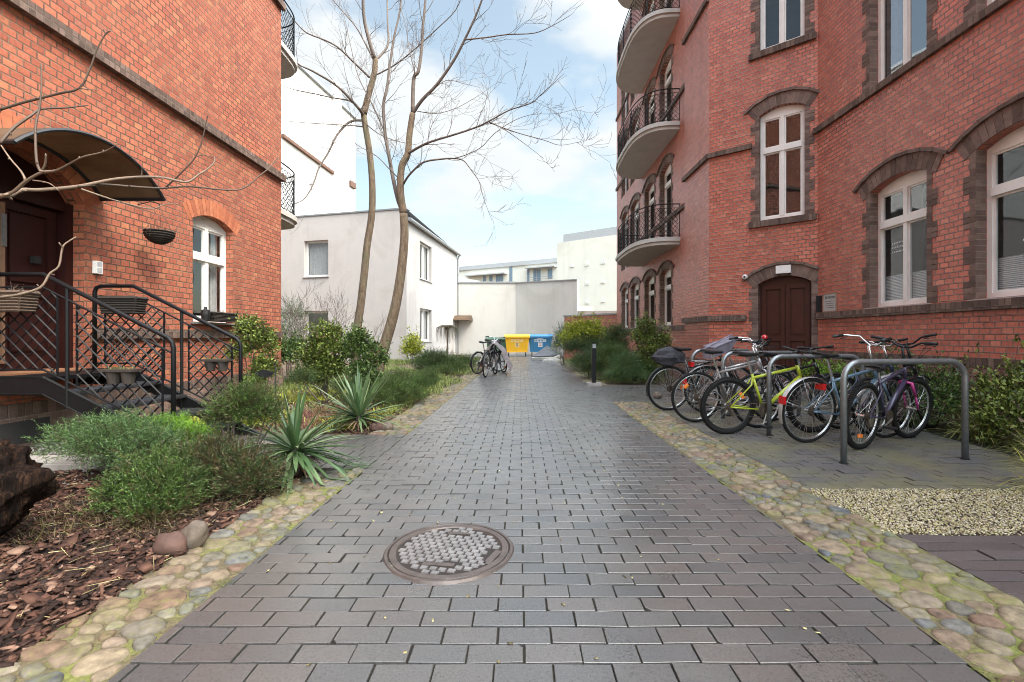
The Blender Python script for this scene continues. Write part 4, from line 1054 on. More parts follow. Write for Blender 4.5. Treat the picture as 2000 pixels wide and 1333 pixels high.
m = MB(); pbox(m, pG, 7.2, 7.7, 6.36, 6.95, -1.2, -.5); m.build('chimney', M['zinc'], rf)
m = MB(); pbox(m, pG, 8.1, 8.75, 0, 2.0, -.14, -.10); m.build('door', M['frame'], WH)
m = MB(); K = 12
for k in range(K):
    x0, x1 = 7.85+1.1*k/K, 7.85+1.1*(k+1)/K; z0, z1 = arch_z(x0, 7.85, 8.95, 2.12, .3), arch_z(x1, 7.85, 8.95, 2.12, .3)
    m.hexa([pG(x0, z0, 0), pG(x1, z1, 0), pG(x1, z1, 1.0), pG(x0, z0, 1.0), pG(x0, z0+.02, 0), pG(x1, z1+.02, 0), pG(x1, z1+.02, 1.0), pG(x0, z0+.02, 1.0)])
m.face([pG(7.85+1.1*k/K, arch_z(7.85+1.1*k/K, 7.85, 8.95, 2.12, .3), 1.0) for k in range(K+1)])
m.tube([pG(7.85, 2.12, 0), pG(7.85, 2.12, 1.0), pG(8.95, 2.12, 1.0), pG(8.95, 2.12, 0)], .03, 5)
m.build('canopy', M['polyc'], WH)
for o in WH.children: loc(WH, o)

BWL = thing('rendered_wall', 'long pale grey rendered wall behind the waste bins', 'wall', (0, 29, 0))
p1 = Vector(((893-CX)*29.7/F-1.2, 29.7)); p2 = Vector(((1007-CX)*29.7/F, 29.7)); p3_ = Vector(((1127-CX)*28.0/F, 28.0))
plA = PL(p1, p2-p1, (0, -1)); plB = PL(p2, p3_-p2, (0, -1)); plB.n = Vector((plB.d.y, -plB.d.x, 0))
m = MB(); LA = (p2-p1).length; LB_ = (p3_-p2).length
pbox(m, plA, 0, LA, -.1, 4.52, -.3, 0); pbox(m, plB, .003, LB_, -.1, 4.50, -.3, -.004); m.build('wall', M['plaster_wall'], BWL)
m = MB(); pbox(m, plA, 0, LA, 4.52, 4.60, -.35, .06); pbox(m, plB, 0, LB_, 4.50, 4.56, -.35, .05); m.build('coping', M['zinc'], BWL)
for o in BWL.children: loc(BWL, o)
GW = thing('garden_wall', 'low red brick garden wall with dark coping at the far end', 'wall', (3.4, 22.6, 0))
q1, q2 = Vector((2.29, 24.2)), Vector((4.75, 21.0)); plW = PL(q1, q2-q1, (0, -1)); plW.n = Vector((-abs(plW.d.y), -abs(plW.d.x), 0)).normalized()
m = MB(); pbox(m, plW, 0, (q2-q1).length, -.1, 2.14, -.25, 0); m.build('wall', M['brick_right'], GW)
m = MB(); pbox(m, plW, -.04, (q2-q1).length, 2.14, 2.21, -.3, .05); m.build('coping', M['zinc'], GW)
for o in GW.children: loc(GW, o)
m = MB(); m.box((5.35, 27.2, 1.28), (2.0, .15, 1.32)); tag(m.build('concrete_wall', M['paleslab']), 'dark stained concrete wall seen just above the brick garden wall', 'wall')
GB = thing('gable_building', 'tall white gabled building rising behind the pale house at left', 'building', (-16, 40, 0))
g0 = Vector((-15.9, 45)); g1 = Vector((-17.7, 33.0)); plG = PL(g1, g0-g1, (1, -.15)); Lg = (g0-g1).length
m = MB(); P = [plG(0, -.1), plG(Lg, -.1), plG(Lg, 22.0), plG(0, 22.0)]; m.face(P); m.face([plG(0, -.1), plG(0, 22), plG(0, 22, -14), plG(0, -.1, -14)]); m.face([plG(Lg, -.1), plG(Lg, 22), plG(Lg, 22, -14), plG(Lg, -.1, -14)])
m.face([plG(0, 22), plG(Lg, 22), plG(Lg, 22, -14), plG(0, 22, -14)]); m.build('wall', M['white_gable'], GB)
a_ = plG.s_at(648); b_ = plG.s_at(659)
m = MB(); pbox(m, plG, a_, b_, 0, 23.6, 0, .4); m.build('chimney_breast', M['pink'], GB)
m = MB(); pbox(m, plG, 0, Lg+.1, 22.0, 22.25, -14.2, .25); m.build('roof_edge', M['zinc'], GB)
m = MB()
za, zb_ = plG.z_at(549, 264), plG.z_at(648, 337)
sa, sb = plG.s_at(549), plG.s_at(648)
m.hexa([plG(sa, za-.18, .02), plG(sb, zb_-.18, .02), plG(sb, zb_-.18, .25), plG(sa, za-.18, .25), plG(sa, za+.06, .02), plG(sb, zb_+.06, .02), plG(sb, zb_+.06, .25), plG(sa, za+.06, .25)])
m.build('brick_ledge', simple('brick_ledge_m', (.10, .046, .029), .8), GB)
m = MB(); s1, s2 = plG.s_at(682), plG.s_at(692); z_ = plG.z_at(687, 361); pbox(m, plG, s1, s2, z_-.3, z_+.25, 0, .2); m.build('wall_vent', simple('vent_m', (.10, .05, .033), .8), GB)
for o in GB.children: loc(GB, o)

def far_block(name, label, u0, u1, Y0, vt, slope_dir, roof, wallm, vtop2=None, h2=None):
    """block whose face recedes; slope_dir = dX/dY of the face"""
    t = thing(name, label, 'building', ((u0-CX)*Y0/F, Y0, 0)); p = Vector(((u0-CX)*Y0/F, Y0)); pl = PL(p, Vector((-slope_dir, -1)), (0, -1)); pl.n = Vector((-abs(pl.d.y), -abs(pl.d.x), 0)).normalized()
    L1 = pl.s_at(u1); H = CH-(vt-CY)*Y0/F
    return t, pl, L1, H
t1, pl1, L1, H1 = far_block('white_building', 'tall plain white building block with small vents, far right', 1088, 1240, 62, 475, -1.35, 1, 1)
m = MB(); pbox(m, pl1, 0, L1, -.1, H1, -16, 0); m.build('wall', M['white_far'], t1)
m = MB(); e = pl1.s_at(1100); pbox(m, pl1, e, L1, H1, H1+1.0, -12, -.02); m.build('roof_parapet', M['roofgrey'], t1)
m = MB()
for u, v in ((1117.5, 517), (1147, 514), (1178, 510), (1147, 551), (1178, 548), (1147, 588), (1178, 585)):
    s = pl1.s_at(u); z = pl1.z_at(u, v); pbox(m, pl1, s-.28, s+.28, z-.2, z+.2, 0, .03); pbox(m, pl1, s-.28, s+.28, z-.36, z-.27, 0, .12)
m.build('wall_vent', simple('vent_frames', (.62, .62, .58), .7), t1)
for o in t1.children: loc(t1, o)
t2, pl2, L2, H2 = far_block('apartment_block', 'long low white apartment block with grey roof band and recessed terraces', 880, 1088, 92, 531, -1.75, 1, 1)
m = MB(); pbox(m, pl2, 0, L2+2, -.1, H2, -14, 0); m.build('wall', M['white_far'], t2)
m = MB(); pbox(m, pl2, -.2, L2+2, H2, H2+.75, -14, .25); m.build('roof', M['roofgrey'], t2)
def pane2(u0, u1, v0, v1, nm, mat, o0=.02, o1=.06):
    a, b = sorted((pl2.s_at(u0), pl2.s_at(u1))); z0, z1 = pl2.z_at((u0+u1)/2, v1), pl2.z_at((u0+u1)/2, v0); q = MB(); pbox(q, pl2, a, b, z0, z1, o0, o1); return q.build(nm, M[mat] if isinstance(mat, str) else mat, t2)
gl = simple('far_window_glass', (.16, .22, .28), .2)
for (u0, u1, v0, v1) in ((944, 949, 540, 550), (956, 962, 539, 550), (969, 983, 537, 550), (995, 1001, 522, 550), (1030, 1034, 523, 552), (1042, 1048, 527, 549), (1049, 1056, 527, 549), (1070, 1079, 525, 545)): pane2(u0, u1, v0, v1, 'window', gl)
pane2(915, 991, 536.5, 538.5, 'terrace_roof', 'roofgrey', .02, 1.2); pane2(1031, 1088, 522.5, 524.5, 'terrace_roof', 'roofgrey', .02, 1.2)
pane2(1030, 1088, 542.5, 543.2, 'terrace_rail', 'zinc', .9, 1.0); pane2(1030, 1088, 546.5, 547, 'terrace_rail', 'zinc', .9, 1.0)
for o in t2.children: loc(t2, o)
m = MB(); m.box((6.3, 52, 2.2), (1.8, .3, 2.2)); tag(m.build('yellow_shed', M['cream']), 'small cream yellow shed top showing over the far concrete wall', 'shed')
m = MB(); g = at(905, 548, 45); P0 = at(880, 548, 45); P1 = at(937, 549, 45); Pk = at(893, 541, 45)
for dy in (0, 3): m.face([P0+Vector((0, dy, -6)), P1+Vector((0, dy, -6)), P1+Vector((0, dy, 0)), Pk+Vector((0, dy, 0)), P0+Vector((0, dy, 0))])
m.face([P1, Pk, Pk+Vector((0, 3, 0)), P1+Vector((0, 3, 0))]); m.face([P1, P1+Vector((0, 3, 0)), P1+Vector((0, 3, -6)), P1+Vector((0, 0, -6))])
tag(m.build('low_roof', M['roofgrey']), 'low grey pitched roof peeping over the rendered wall', 'roof')

# ---------------------------------------------------------------- steel entrance stair
ST = thing('metal_staircase', 'black steel entrance stair with lattice railings against the orange brick building', 'staircase', (-4.2, 4.8, 0))
YN, YF = 4.30, 5.30; XE = -4.40; ZL = .75; SL = -.505
def strz(x): return ZL+SL*(x-XE)
m = MB(); m.box(((-5.1+XE)/2, (YN+YF)/2, ZL-.022), ((XE+5.1)/2-.02, (YF-YN)/2, .018)); m.build('landing', M['iron'], ST)
for y, nm in ((YN, 1), (YF, 2)):
    m = MB(); x1 = -2.90; h = .155
    m.hexa([Vector((-5.08, y-.008, ZL-h)), Vector((XE, y-.008, ZL-h)), Vector((XE, y+.008, ZL-h)), Vector((-5.08, y+.008, ZL-h)), Vector((-5.08, y-.008, ZL)), Vector((XE, y-.008, ZL)), Vector((XE, y+.008, ZL)), Vector((-5.08, y+.008, ZL))])
    m.hexa([Vector((XE, y-.009, ZL-h)), Vector((x1, y-.009, strz(x1)-h)), Vector((x1, y+.009, strz(x1)-h)), Vector((XE, y+.009, ZL-h)), Vector((XE, y-.009, ZL)), Vector((x1, y-.009, strz(x1))), Vector((x1, y+.009, strz(x1))), Vector((XE, y+.009, ZL))])
    for zz in (0, -h): m.tube([Vector((-5.08, y, ZL+zz)), Vector((XE, y, ZL+zz)), Vector((x1, y, strz(x1)+zz))], .014, 4)
    m.build('stringer', M['iron'], ST)
for k in range(4):
    z = .60-.15*k; xc = XE+.17+.297*k; m = MB()
    for e in (-.14, .14): m.box((xc+e, (YN+YF)/2, z), (.004, (YF-YN)/2-.012, .018))
    for e in (YN+.02, YF-.02): m.box((xc, e, z), (.138, .004, .018))
    K = 34
    for i in range(K): m.box((xc, YN+.03+(YF-YN-.06)*i/(K-1), z+.004), (.136, .0025, .012))
    for e in (-.09, -.045, 0, .045, .09): m.tube([(xc+e, YN+.02, z+.013), (xc+e, YF-.02, z+.013)], .0035, 4)
    m.box((xc+.147, (YN+YF)/2, z+.006), (.004, (YF-YN)/2-.012, .014))
    m.build('tread', M['tread_metal'], ST)
def stair_rail(y, xl, xr_, loop_start):
    top = lambda x: ZL+.95 if x <= XE else strz(x)+.945
    m = MB(); pts = []
    if loop_start: pts += [Vector((xl, y, ZL-.02)), Vector((xl, y, ZL+.88)), Vector((xl+.02, y, ZL+.93)), Vector((xl+.07, y, ZL+.95))]
    else: pts += [Vector((xl, y, ZL+.95))]
    pts += [Vector((XE, y, ZL+.95)), Vector((xr_-.05, y, top(xr_-.05))), Vector((xr_-.01, y, top(xr_)-.02)), Vector((xr_, y, top(xr_)-.07)), Vector((xr_, y, strz(xr_)-.16))]
    m.tube(pts, .021, 8)
    r = m.build('railing', M['iron'], ST, smooth=True)
    m = MB()
    up = lambda x: top(x)-.12; lo = lambda x: (ZL+.07 if x <= XE else strz(x)+.075)
    m.tube([Vector((xl, y, up(xl))), Vector((XE, y, up(XE))), Vector((xr_, y, up(xr_)))], .010, 5); m.tube([Vector((xl, y, lo(xl))), Vector((XE, y, lo(XE))), Vector((xr_, y, lo(xr_)))], .010, 5)
    uprights = [xl+.04, XE+.0, XE+.30, XE+.38, xr_-.12]
    mid = (XE+xr_)/2
    posts = [XE+.22] if not loop_start else [XE+.1+.45]
    for x in posts: m.tube([Vector((x, y, lo(x)-.25)), Vector((x, y, top(x)))], .016, 6)
    panels = ([(xl+.06, XE+.13)] if not loop_start else [(xl+.12, XE+.35)])+([(XE+.31, xr_-.10)] if not loop_start else [(XE+.63, xr_-.10)])
    if not loop_start: panels = [(XE-.62, XE+.13), (XE+.31, xr_-.10)]
    for a, b in panels:
        for x in (a, b): m.tube([Vector((x, y, lo(x))), Vector((x, y, up(x)))], .010, 5)
        sp = .118; n = int((b-a)/sp)
        for i in range(-9, n+10):
            for sg in (1, -1):
                # lines x = x0 + t, z = z0 + sg*t clipped to the panel
                x0 = a+i*sp; seg = []
                for q in range(0, 61):
                    x = a+(b-a)*q/60; z = lo(a)+.0+(x-x0)*sg*1.0+(0 if sg > 0 else .82)
                    if lo(x) <= z <= up(x): seg.append(Vector((x, y+sg*.004, z)))
                if len(seg) > 2: m.tube([seg[0], seg[-1]], .0078, 4, caps=False)
    m.build('lattice', M['iron'], r)
stair_rail(YN, -5.05, -3.20, False); stair_rail(YF, -4.84, -3.18, True)
for o in ST.children: loc(ST, o)
m = MB(); m.box((-4.1, 4.02, .03), (.55, .17, .03), Matrix.Rotation(.06, 3, 'Z')); m.box((-4.1, 4.02, .064), (.5, .14, .004), Matrix.Rotation(.06, 3, 'Z')); tag(m.build('stone_slab', M['paleslab']), 'grey slab with ribbed mat lying below the steel stair landing', 'slab')

# planters and baskets on the railings and walls
def grid_box(m, c, hx, hy, hz, flare=.12, rows=6, cols=12):
    """woven trough: tapered sides with basket ribs"""
    c = Vector(c)
    B_ = [c+Vector((sx*hx*(1-flare), sy*hy*(1-flare), -hz)) for sx, sy in ((-1, -1), (1, -1), (1, 1), (-1, 1))]
    T = [c+Vector((sx*hx, sy*hy, hz)) for sx, sy in ((-1, -1), (1, -1), (1, 1), (-1, 1))]
    m.face(B_[::-1])
    for i in range(4):
        j = (i+1) % 4; m.face([B_[i], B_[j], T[j], T[i]])
    for r in range(rows+1):
        t = r/rows; R_ = [B_[i].lerp(T[i], t) for i in range(4)]
        for i in range(4): m.tube([R_[i], R_[(i+1) % 4]], hz*.16 if r < rows else hz*.26, 5)
def sprigs(n, c, rx, ry, h, rng, mat, name, parent, r=.0016):
    m = MB(); c = Vector(c)
    for _ in range(n):
        p = c+Vector((rng.uniform(-rx, rx), rng.uniform(-ry, ry), 0)); d = Vector((rng.gauss(0, .5), rng.gauss(0, .5), rng.uniform(.4, 1.2))).normalized()
        L_ = h*rng.uniform(.5, 1.2); q = p+d*L_*.5; e = q+(d+Vector((rng.gauss(0, .5), rng.gauss(0, .5), rng.uniform(-.6, .2)))).normalized()*L_*.5
        m.tube([p, q, e], [r, r*.8, r*.4], 4)
    return m.build(name, mat, parent)
rng = random.Random(21)
def trough(label, c, hx, hy, hz, mat, group=None):
    t = thing('wicker_planter', label, 'planter', Vector(c)-Vector((0, 0, hz)), group=group)
    m = MB(); grid_box(m, (0, 0, hz), hx, hy, hz); m.build('basket', M[mat], t)
    m = MB(); m.box((0, 0, hz*1.7), (hx*.93, hy*.9, hz*.12)); m.build('soil', M['soil_dark'], t)
    sprigs(40, (0, 0, hz*1.8), hx*.8, hy*.7, .11, rng, M['lf_brown'], 'dead_plants', t)
    return t
trough('wicker trough planter hung on the near stair railing beside the door', (-4.66, YN-.09, 1.44), .23, .08, .08, 'wicker')
trough('dark wicker trough planter hung inside the far stair railing', (-4.44, YF-.09, 1.47), .205, .08, .08, 'wicker_dark')
def pots(label, c, n, r, h, wide=.16):
    t = thing('double_planter', label, 'planter', c)
    m = MB()
    for i in range(n):
        x = (i-(n-1)/2)*wide; m.tube([(x, 0, 0), (x, 0, h*.5), (x, 0, h)], [r*.72, r*.88, r], 12)
    m.box((0, 0, h), (wide*n/2+.01, r+.005, .012)); m.build('pot', M['clay'], t)
    sprigs(36, (0, 0, h), wide*n/2, r*.6, .05, rng, M['lf_grass'], 'seedlings', t); return t
pots('double clay pot planter low on the near stair railing', (-3.62, YN-.075, .70), 2, .060, .12, .135)
pots('pair of dark pots hanging on the far stair railing by the shrub', (-3.40, YF-.08, .74), 2, .058, .12, .135)
# hanging basket on the wall
hb = thing('hanging_basket', 'dark round hanging basket with dead stems on the orange brick wall', 'hanging basket', (-4.80, 6.2, 2.36))
m = MB()
for k in range(9):
    a = k/8*math.pi/2; m.ring((0, 0, .155*(1-math.cos(a))), (0, 0, 1), max(.01, .17*math.sin(a)), .010, 20, 5)
m.tube([(0, 0, 0.0), (0, 0, .02), (0, 0, .07), (0, 0, .155)], [.02, .09, .14, .162], 16); m.build('basket', M['wicker_dark'], hb)
m = MB()
for a in (0, 2.1, 4.2): m.tube([(.16*math.cos(a), .16*math.sin(a), .155), (0, 0, .50)], .002, 4)
m.tube([(0, 0, .5), (0, 0, .53), (-.12, 0, .56), (-.29, 0, .52)], .006, 5); m.build('hanger', M['iron'], hb)
sprigs(60, (0, 0, .14), .12, .12, .19, rng, M['lf_brown'], 'dead_plants', hb)
m = MB()
for _ in range(14):
    a = rng.uniform(0, 6.28); p = Vector((.16*math.cos(a), .16*math.sin(a), .15)); m.tube([p, p*1.25+Vector((0, 0, .02)), p*1.35-Vector((0, 0, rng.uniform(.05, .22)))], .0015, 4)
m.build('trailing_stems', M['twig'], hb)
# window box
wb = thing('window_box', 'dark window box with pots on the left building window sill', 'planter', (-4.95, 7.6, 1.37))
m = MB(); grid_box(m, (.0, .12, .07), .085, .33, .065); m.build('box', M['wicker_dark'], wb)
m = MB(); m.tube([(.02, -.30, .0), (.02, -.30, .10), (.02, -.30, .17)], [.05, .065, .06], 12); m.tube([(.02, -.30, .17), (.02, -.30, .22)], [.03, .02], 8); m.build('lantern', M['iron_dark'], wb)
sprigs(40, (0, .12, .13), .06, .3, .12, rng, M['lf_brown'], 'dead_plants', wb)
# oval sign on a stake
sg = thing('garden_marker', 'black oval plate on a thin stake among the plants near the stair', 'marker', at(538, 790, 5.6)-Vector((0, 0, .0)))
gz = at(538, 790, 5.6).z
sg.location.z = 0
m = MB(); m.tube([(0, 0, 0), (0, 0, .80)], .009, 6); m.tube([(0, 0, .70), (-.13, 0, .68)], .006, 5); m.build('stake', M['iron_dark'], sg)
m = MB(); K = 24
pts = [(-.14+.11*math.cos(6.283*k/K), .0, .68+.045*math.sin(6.283*k/K)) for k in range(K)]
m.face(pts); m.face([(x, .012, z) for x, y, z in pts][::-1])
for k in range(K): a, b = pts[k], pts[(k+1) % K]; m.face([a, b, (b[0], .012, b[2]), (a[0], .012, a[2])])
m.build('oval_plate', M['iron_dark'], sg)

# bollard light
bl = thing('bollard_light', 'dark square bollard light on a stone base beside the path', 'bollard', gnd(1160, 753))
m = MB(); m.box((0, 0, .03), (.165, .10, .03)); m.build('base_plate', M['paleslab'], bl)
m = MB(); m.box((0, 0, .50), (.047, .047, .44)); m.box((0, 0, .985), (.050, .050, .012)); m.build('post', M['iron'], bl)
m = MB(); m.box((0, -.0005, .90), (.038, .0485, .045)); m.build('lamp_window', M['zinc'], bl)

# ---------------------------------------------------------------- waste bins and rubbish
def bin_(name, label, c, mat, labmat, lid_open=.0, sc=1.0, labels=True, rz=0):
    t = thing(name, label, 'waste bin', c, rz=rz)
    W0, W1_, D0, D1 = .56*sc, .66*sc, .40*sc, .50*sc; z0, z1 = .24, 1.06
    m = MB(); P = [Vector((sx*W0, sy*D0, z0)) for sx, sy in ((-1, -1), (1, -1), (1, 1), (-1, 1))]+[Vector((sx*W1_, sy*D1, z1)) for sx, sy in ((-1, -1), (1, -1), (1, 1), (-1, 1))]
    m.hexa(P); m.box((0, 0, z1-.02), (W1_+.025, D1+.02, .03)); m.box((0, -D0-.005, z0+.03), (W0+.015, .02, .03))
    for x in (-W0+.08, W0-.08): m.hexa([Vector((x-.03, -D0-.012, z0+.05)), Vector((x+.03, -D0-.012, z0+.05)), Vector((x+.03, -D0+.02, z0+.05)), Vector((x-.03, -D0+.02, z0+.05)), Vector((x-.03, -D1-.004, z1-.06)), Vector((x+.03, -D1-.004, z1-.06)), Vector((x+.03, -D1+.02, z1-.06)), Vector((x-.03, -D1+.02, z1-.06))])
    m.build('body', M[mat], t)
    m = MB(); K = 10
    for k in range(K):
        a0, a1 = math.pi*k/K, math.pi*(k+1)/K; y0, y1 = -math.cos(a0)*(D1+.03), -math.cos(a1)*(D1+.03); q0, q1 = z1+.015+.16*math.sin(a0)**.7, z1+.015+.16*math.sin(a1)**.7
        m.hexa([Vector((-W1_-.04, y0, q0-.02)), Vector((W1_+.04, y0, q0-.02)), Vector((W1_+.04, y1, q1-.02)), Vector((-W1_-.04, y1, q1-.02)), Vector((-W1_-.04, y0, q0)), Vector((W1_+.04, y0, q0)), Vector((W1_+.04, y1, q1)), Vector((-W1_-.04, y1, q1))])
    for sx in (-1, 1): m.face([Vector((sx*(W1_+.04), -math.cos(math.pi*k/K)*(D1+.03), z1+.015+.16*math.sin(math.pi*k/K)**.7)) for k in range(K+1)])
    m.box((0, -D1-.035, z1+.02), (W1_+.045, .02, .03)); m.build('lid', M[mat], t)
    for sx in (-1, 1):
        for sy in (-1, 1):
            m = MB(); m.tube([(sx*W0*.85, sy*D0*.8, z0), (sx*W0*.85, sy*D0*.8, .14)], .02, 6); m.disc((sx*W0*.85, sy*D0*.8, .10), (1, 0, 0), .10, .045, 14); m.build('wheel', M['blackp'], t)
    for sx in (-1, 1):
        m = MB(); m.tube([(sx*(W1_-.01), 0, z1-.12), (sx*(W1_+.09), 0, z1-.12)], .022, 8); m.build('lifting_pin', M['iron_dark'], t)
    if labels:
        yb = lambda z: -(D0+(D1-D0)*(z-z0)/(z1-z0))-.006
        for (x0, x1, a, b, mm) in ((-.33, .33, .80, .95, labmat), (-.12, .12, .52, .77, labmat)) + (((-.16, .16, .975, 1.03, labmat),) if mat == 'bin_blue' else ()):
            m = MB(); m.face([(x0, yb(a), a), (x1, yb(a), a), (x1, yb(b), b), (x0, yb(b), b)]); m.build('label', M[mm], t)
        m = MB(); r_ = random.Random(5); x = -.30
        while x < .28: w_ = r_.uniform(.03, .07); m.face([(x, yb(.83)-.003, .83), (x+w_*.7, yb(.83)-.003, .83), (x+w_*.7, yb(.92)-.003, .92), (x, yb(.92)-.003, .92)]); x += w_+.02
        m.build('label_print', M[mat], t)
        m = MB()
        for z in (.72, .67, .60, .57): m.face([(-.07, yb(z)-.003, z), (.07, yb(z)-.003, z), (.07, yb(z+.02)-.003, z+.02), (-.07, yb(z+.02)-.003, z+.02)])
        m.build('label_print', M['redink'] if mat == 'bin_blue' else M['ink'], t)
    return t
bin_('waste_bin', 'yellow four-wheeled waste bin with closed lid, left of the blue bin', gnd(1010, 697.2)+Vector((0, .5, 0)), 'bin_yellow', 'bin_label_y')
bin_('waste_bin', 'blue four-wheeled waste bin with white labels by the rendered wall', gnd(1056, 696.4)+Vector((0, .5, 0)), 'bin_blue', 'bin_label', rz=-.04)
bin_('waste_bin', 'dark green waste bin half hidden behind the parked bicycles', gnd(974, 694)+Vector((-.1, .7, 0)), 'bin_green', 'bin_label', labels=False).scale = (1, 1, .86)
# dumped cushions
cu = thing('dumped_cushion', 'dark topped white cushion dumped leaning in front of the blue bin', 'cushion', gnd(1066, 705)); cu.scale = (1.15, 1.15, 1.25)
def slab3(name, P, th, mat, parent):
    m = MB(); P = [Vector(p) for p in P]; nrm = (P[1]-P[0]).cross(P[3]-P[0]).normalized()*th
    m.hexa(P+[p+nrm for p in P]); return m.build(name, mat, parent)
slab3('cushion_base', [(-.55, 0, .02), (.35, -.25, .06), (.62, .25, .10), (.10, .55, .42)], .10, M['foam'], cu)
slab3('cushion_top', [(-.56, 0.02, .13), (.30, -.18, .17), (.55, .25, .24), (.10, .52, .52)], .04, M['darkcloth'], cu)
cu2 = thing('dumped_cushion', 'lower pale cushion lying flat under the dark topped one', 'cushion', gnd(1072, 706))
slab3('cushion_pad', [(-.3, -.22, .0), (.45, -.2, .0), (.62, .2, .0), (-.1, .2, .0)], .10, M['foam'], cu2)
rg = thing('crumpled_sack', 'crumpled tan sack lying at the right of the dumped cushions', 'sack', gnd(1092, 703)+Vector((0, .3, .14)))
bm = bmesh.new(); bmesh.ops.create_icosphere(bm, subdivisions=3, radius=.2)
from mathutils import noise as nz
for v in bm.verts: v.co *= 1+.45*nz.noise(v.co*9); v.co.z *= .8
me = bpy.data.meshes.new('sack'); bm.to_mesh(me); bm.free(); me.materials.append(M['tan_cloth']); link('sack', me, rg)

# ---------------------------------------------------------------- bicycle stands
def hoop(label, pa, pb, h=.90, r=.026):
    t = thing('bicycle_stand', label, 'bicycle stand', pa, group='galvanised bicycle stands'); d = Vector(pb)-Vector(pa); R_ = .16
    u = d.normalized(); pts = [Vector((0, 0, 0)), Vector((0, 0, h-R_))]
    for k in range(1, 7): a = math.pi/2*k/6; pts.append(u*(R_-R_*math.cos(a))+Vector((0, 0, h-R_+R_*math.sin(a))))
    for k in range(0, 7): a = math.pi/2*k/6; pts.append(u*(d.length-R_+R_*math.sin(a))+Vector((0, 0, h-R_+R_*math.cos(a))))
    pts.append(d)
    m = MB(); m.tube(pts, r, 14); m.build('hoop', M['galv'], t, smooth=True)
    for k, p in enumerate((Vector((0, 0, 0)), d)):
        m = MB(); m.disc(p+Vector((0, 0, .003)), (0, 0, 1), .036, .006, 14); m.build('foot_collar', M['iron_dark'], t)
    return t
hoop('nearest galvanised hoop stand, standing free in front of the bicycles', gnd(1648, 905), gnd(1885, 897))
hoop('second hoop stand, just right of the lime yellow bicycle', gnd(1502, 851), gnd(1684, 847))
hoop('third hoop stand, behind the lime yellow bicycle saddle', gnd(1412, 817), gnd(1560, 813), .90)
hoop('farthest hoop stand, hidden among the leftmost bicycles', gnd(1352, 793), gnd(1470, 790), .90)

# ---------------------------------------------------------------- bicycles
def wheel(parent, c, R=.335, tyre=.021, rimm='chrome', spokes=28, seed=0, fat=False, reflect=False, hub='chrome', cass=False):
    rng = random.Random(seed); c = Vector(c)
    w = MB(); w.ring(c, (0, 1, 0), R-tyre, tyre, 44, 8); tw = w.build('wheel', M['rubber'], parent, smooth=True)
    if fat:
        k = MB(); n = 88
        for i in range(n):
            a = 2*math.pi*i/n; d = Vector((math.cos(a), 0, math.sin(a)))
            for s in (-1, 1): k.box(c+d*(R+.001)+Vector((0, s*.009, 0)), (.004, .008, .005), Matrix.Rotation(-a, 3, 'Y'))
        k.build('tread', M['rubber'], tw)
    r = MB(); r.ring(c, (0, 1, 0), R-tyre*2-.006, .008, 44, 5); r.ring(c+Vector((0, .007, 0)), (0, 1, 0), R-tyre*2, .004, 44, 4); r.ring(c-Vector((0, .007, 0)), (0, 1, 0), R-tyre*2, .004, 44, 4); r.build('rim', M[rimm], tw, smooth=True)
    s = MB()
    for i in range(spokes):
        a = 2*math.pi*i/spokes; sd = .03 if i % 2 else -.03; t_ = .35 if (i//2) % 2 else -.35
        s.tube([c+Vector((math.cos(a+t_*2.2)*.02, sd, math.sin(a+t_*2.2)*.02)), c+Vector((math.cos(a)*(R-tyre*2-.01), 0, math.sin(a)*(R-tyre*2-.01)))], .0013, 3, caps=False)
    s.build('spokes', M['spoke'], tw)
    h = MB(); h.tube([c-Vector((0, .055, 0)), c+Vector((0, .055, 0))], .014, 8); h.disc(c+Vector((0, .03, 0)), (0, 1, 0), .024, .004, 14); h.disc(c-Vector((0, .03, 0)), (0, 1, 0), .024, .004, 14); h.build('hub', M[hub], tw)
    if cass:
        g = MB()
        for j, q in enumerate((.05, .044, .038, .032, .026, .021)): g.disc(c-Vector((0, .034+.005*j, 0)), (0, 1, 0), q, .002, 18)
        g.build('cassette', M['rust'], tw)
    if reflect:
        g = MB()
        for a in (3.9+seed,): g.box(c+Vector((math.cos(a)*.2, 0, math.sin(a)*.2)), (.018, .008, .035), Matrix.Rotation(-a, 3, 'Y'))
        g.build('spoke_reflector', M['orange'], tw)
    return tw
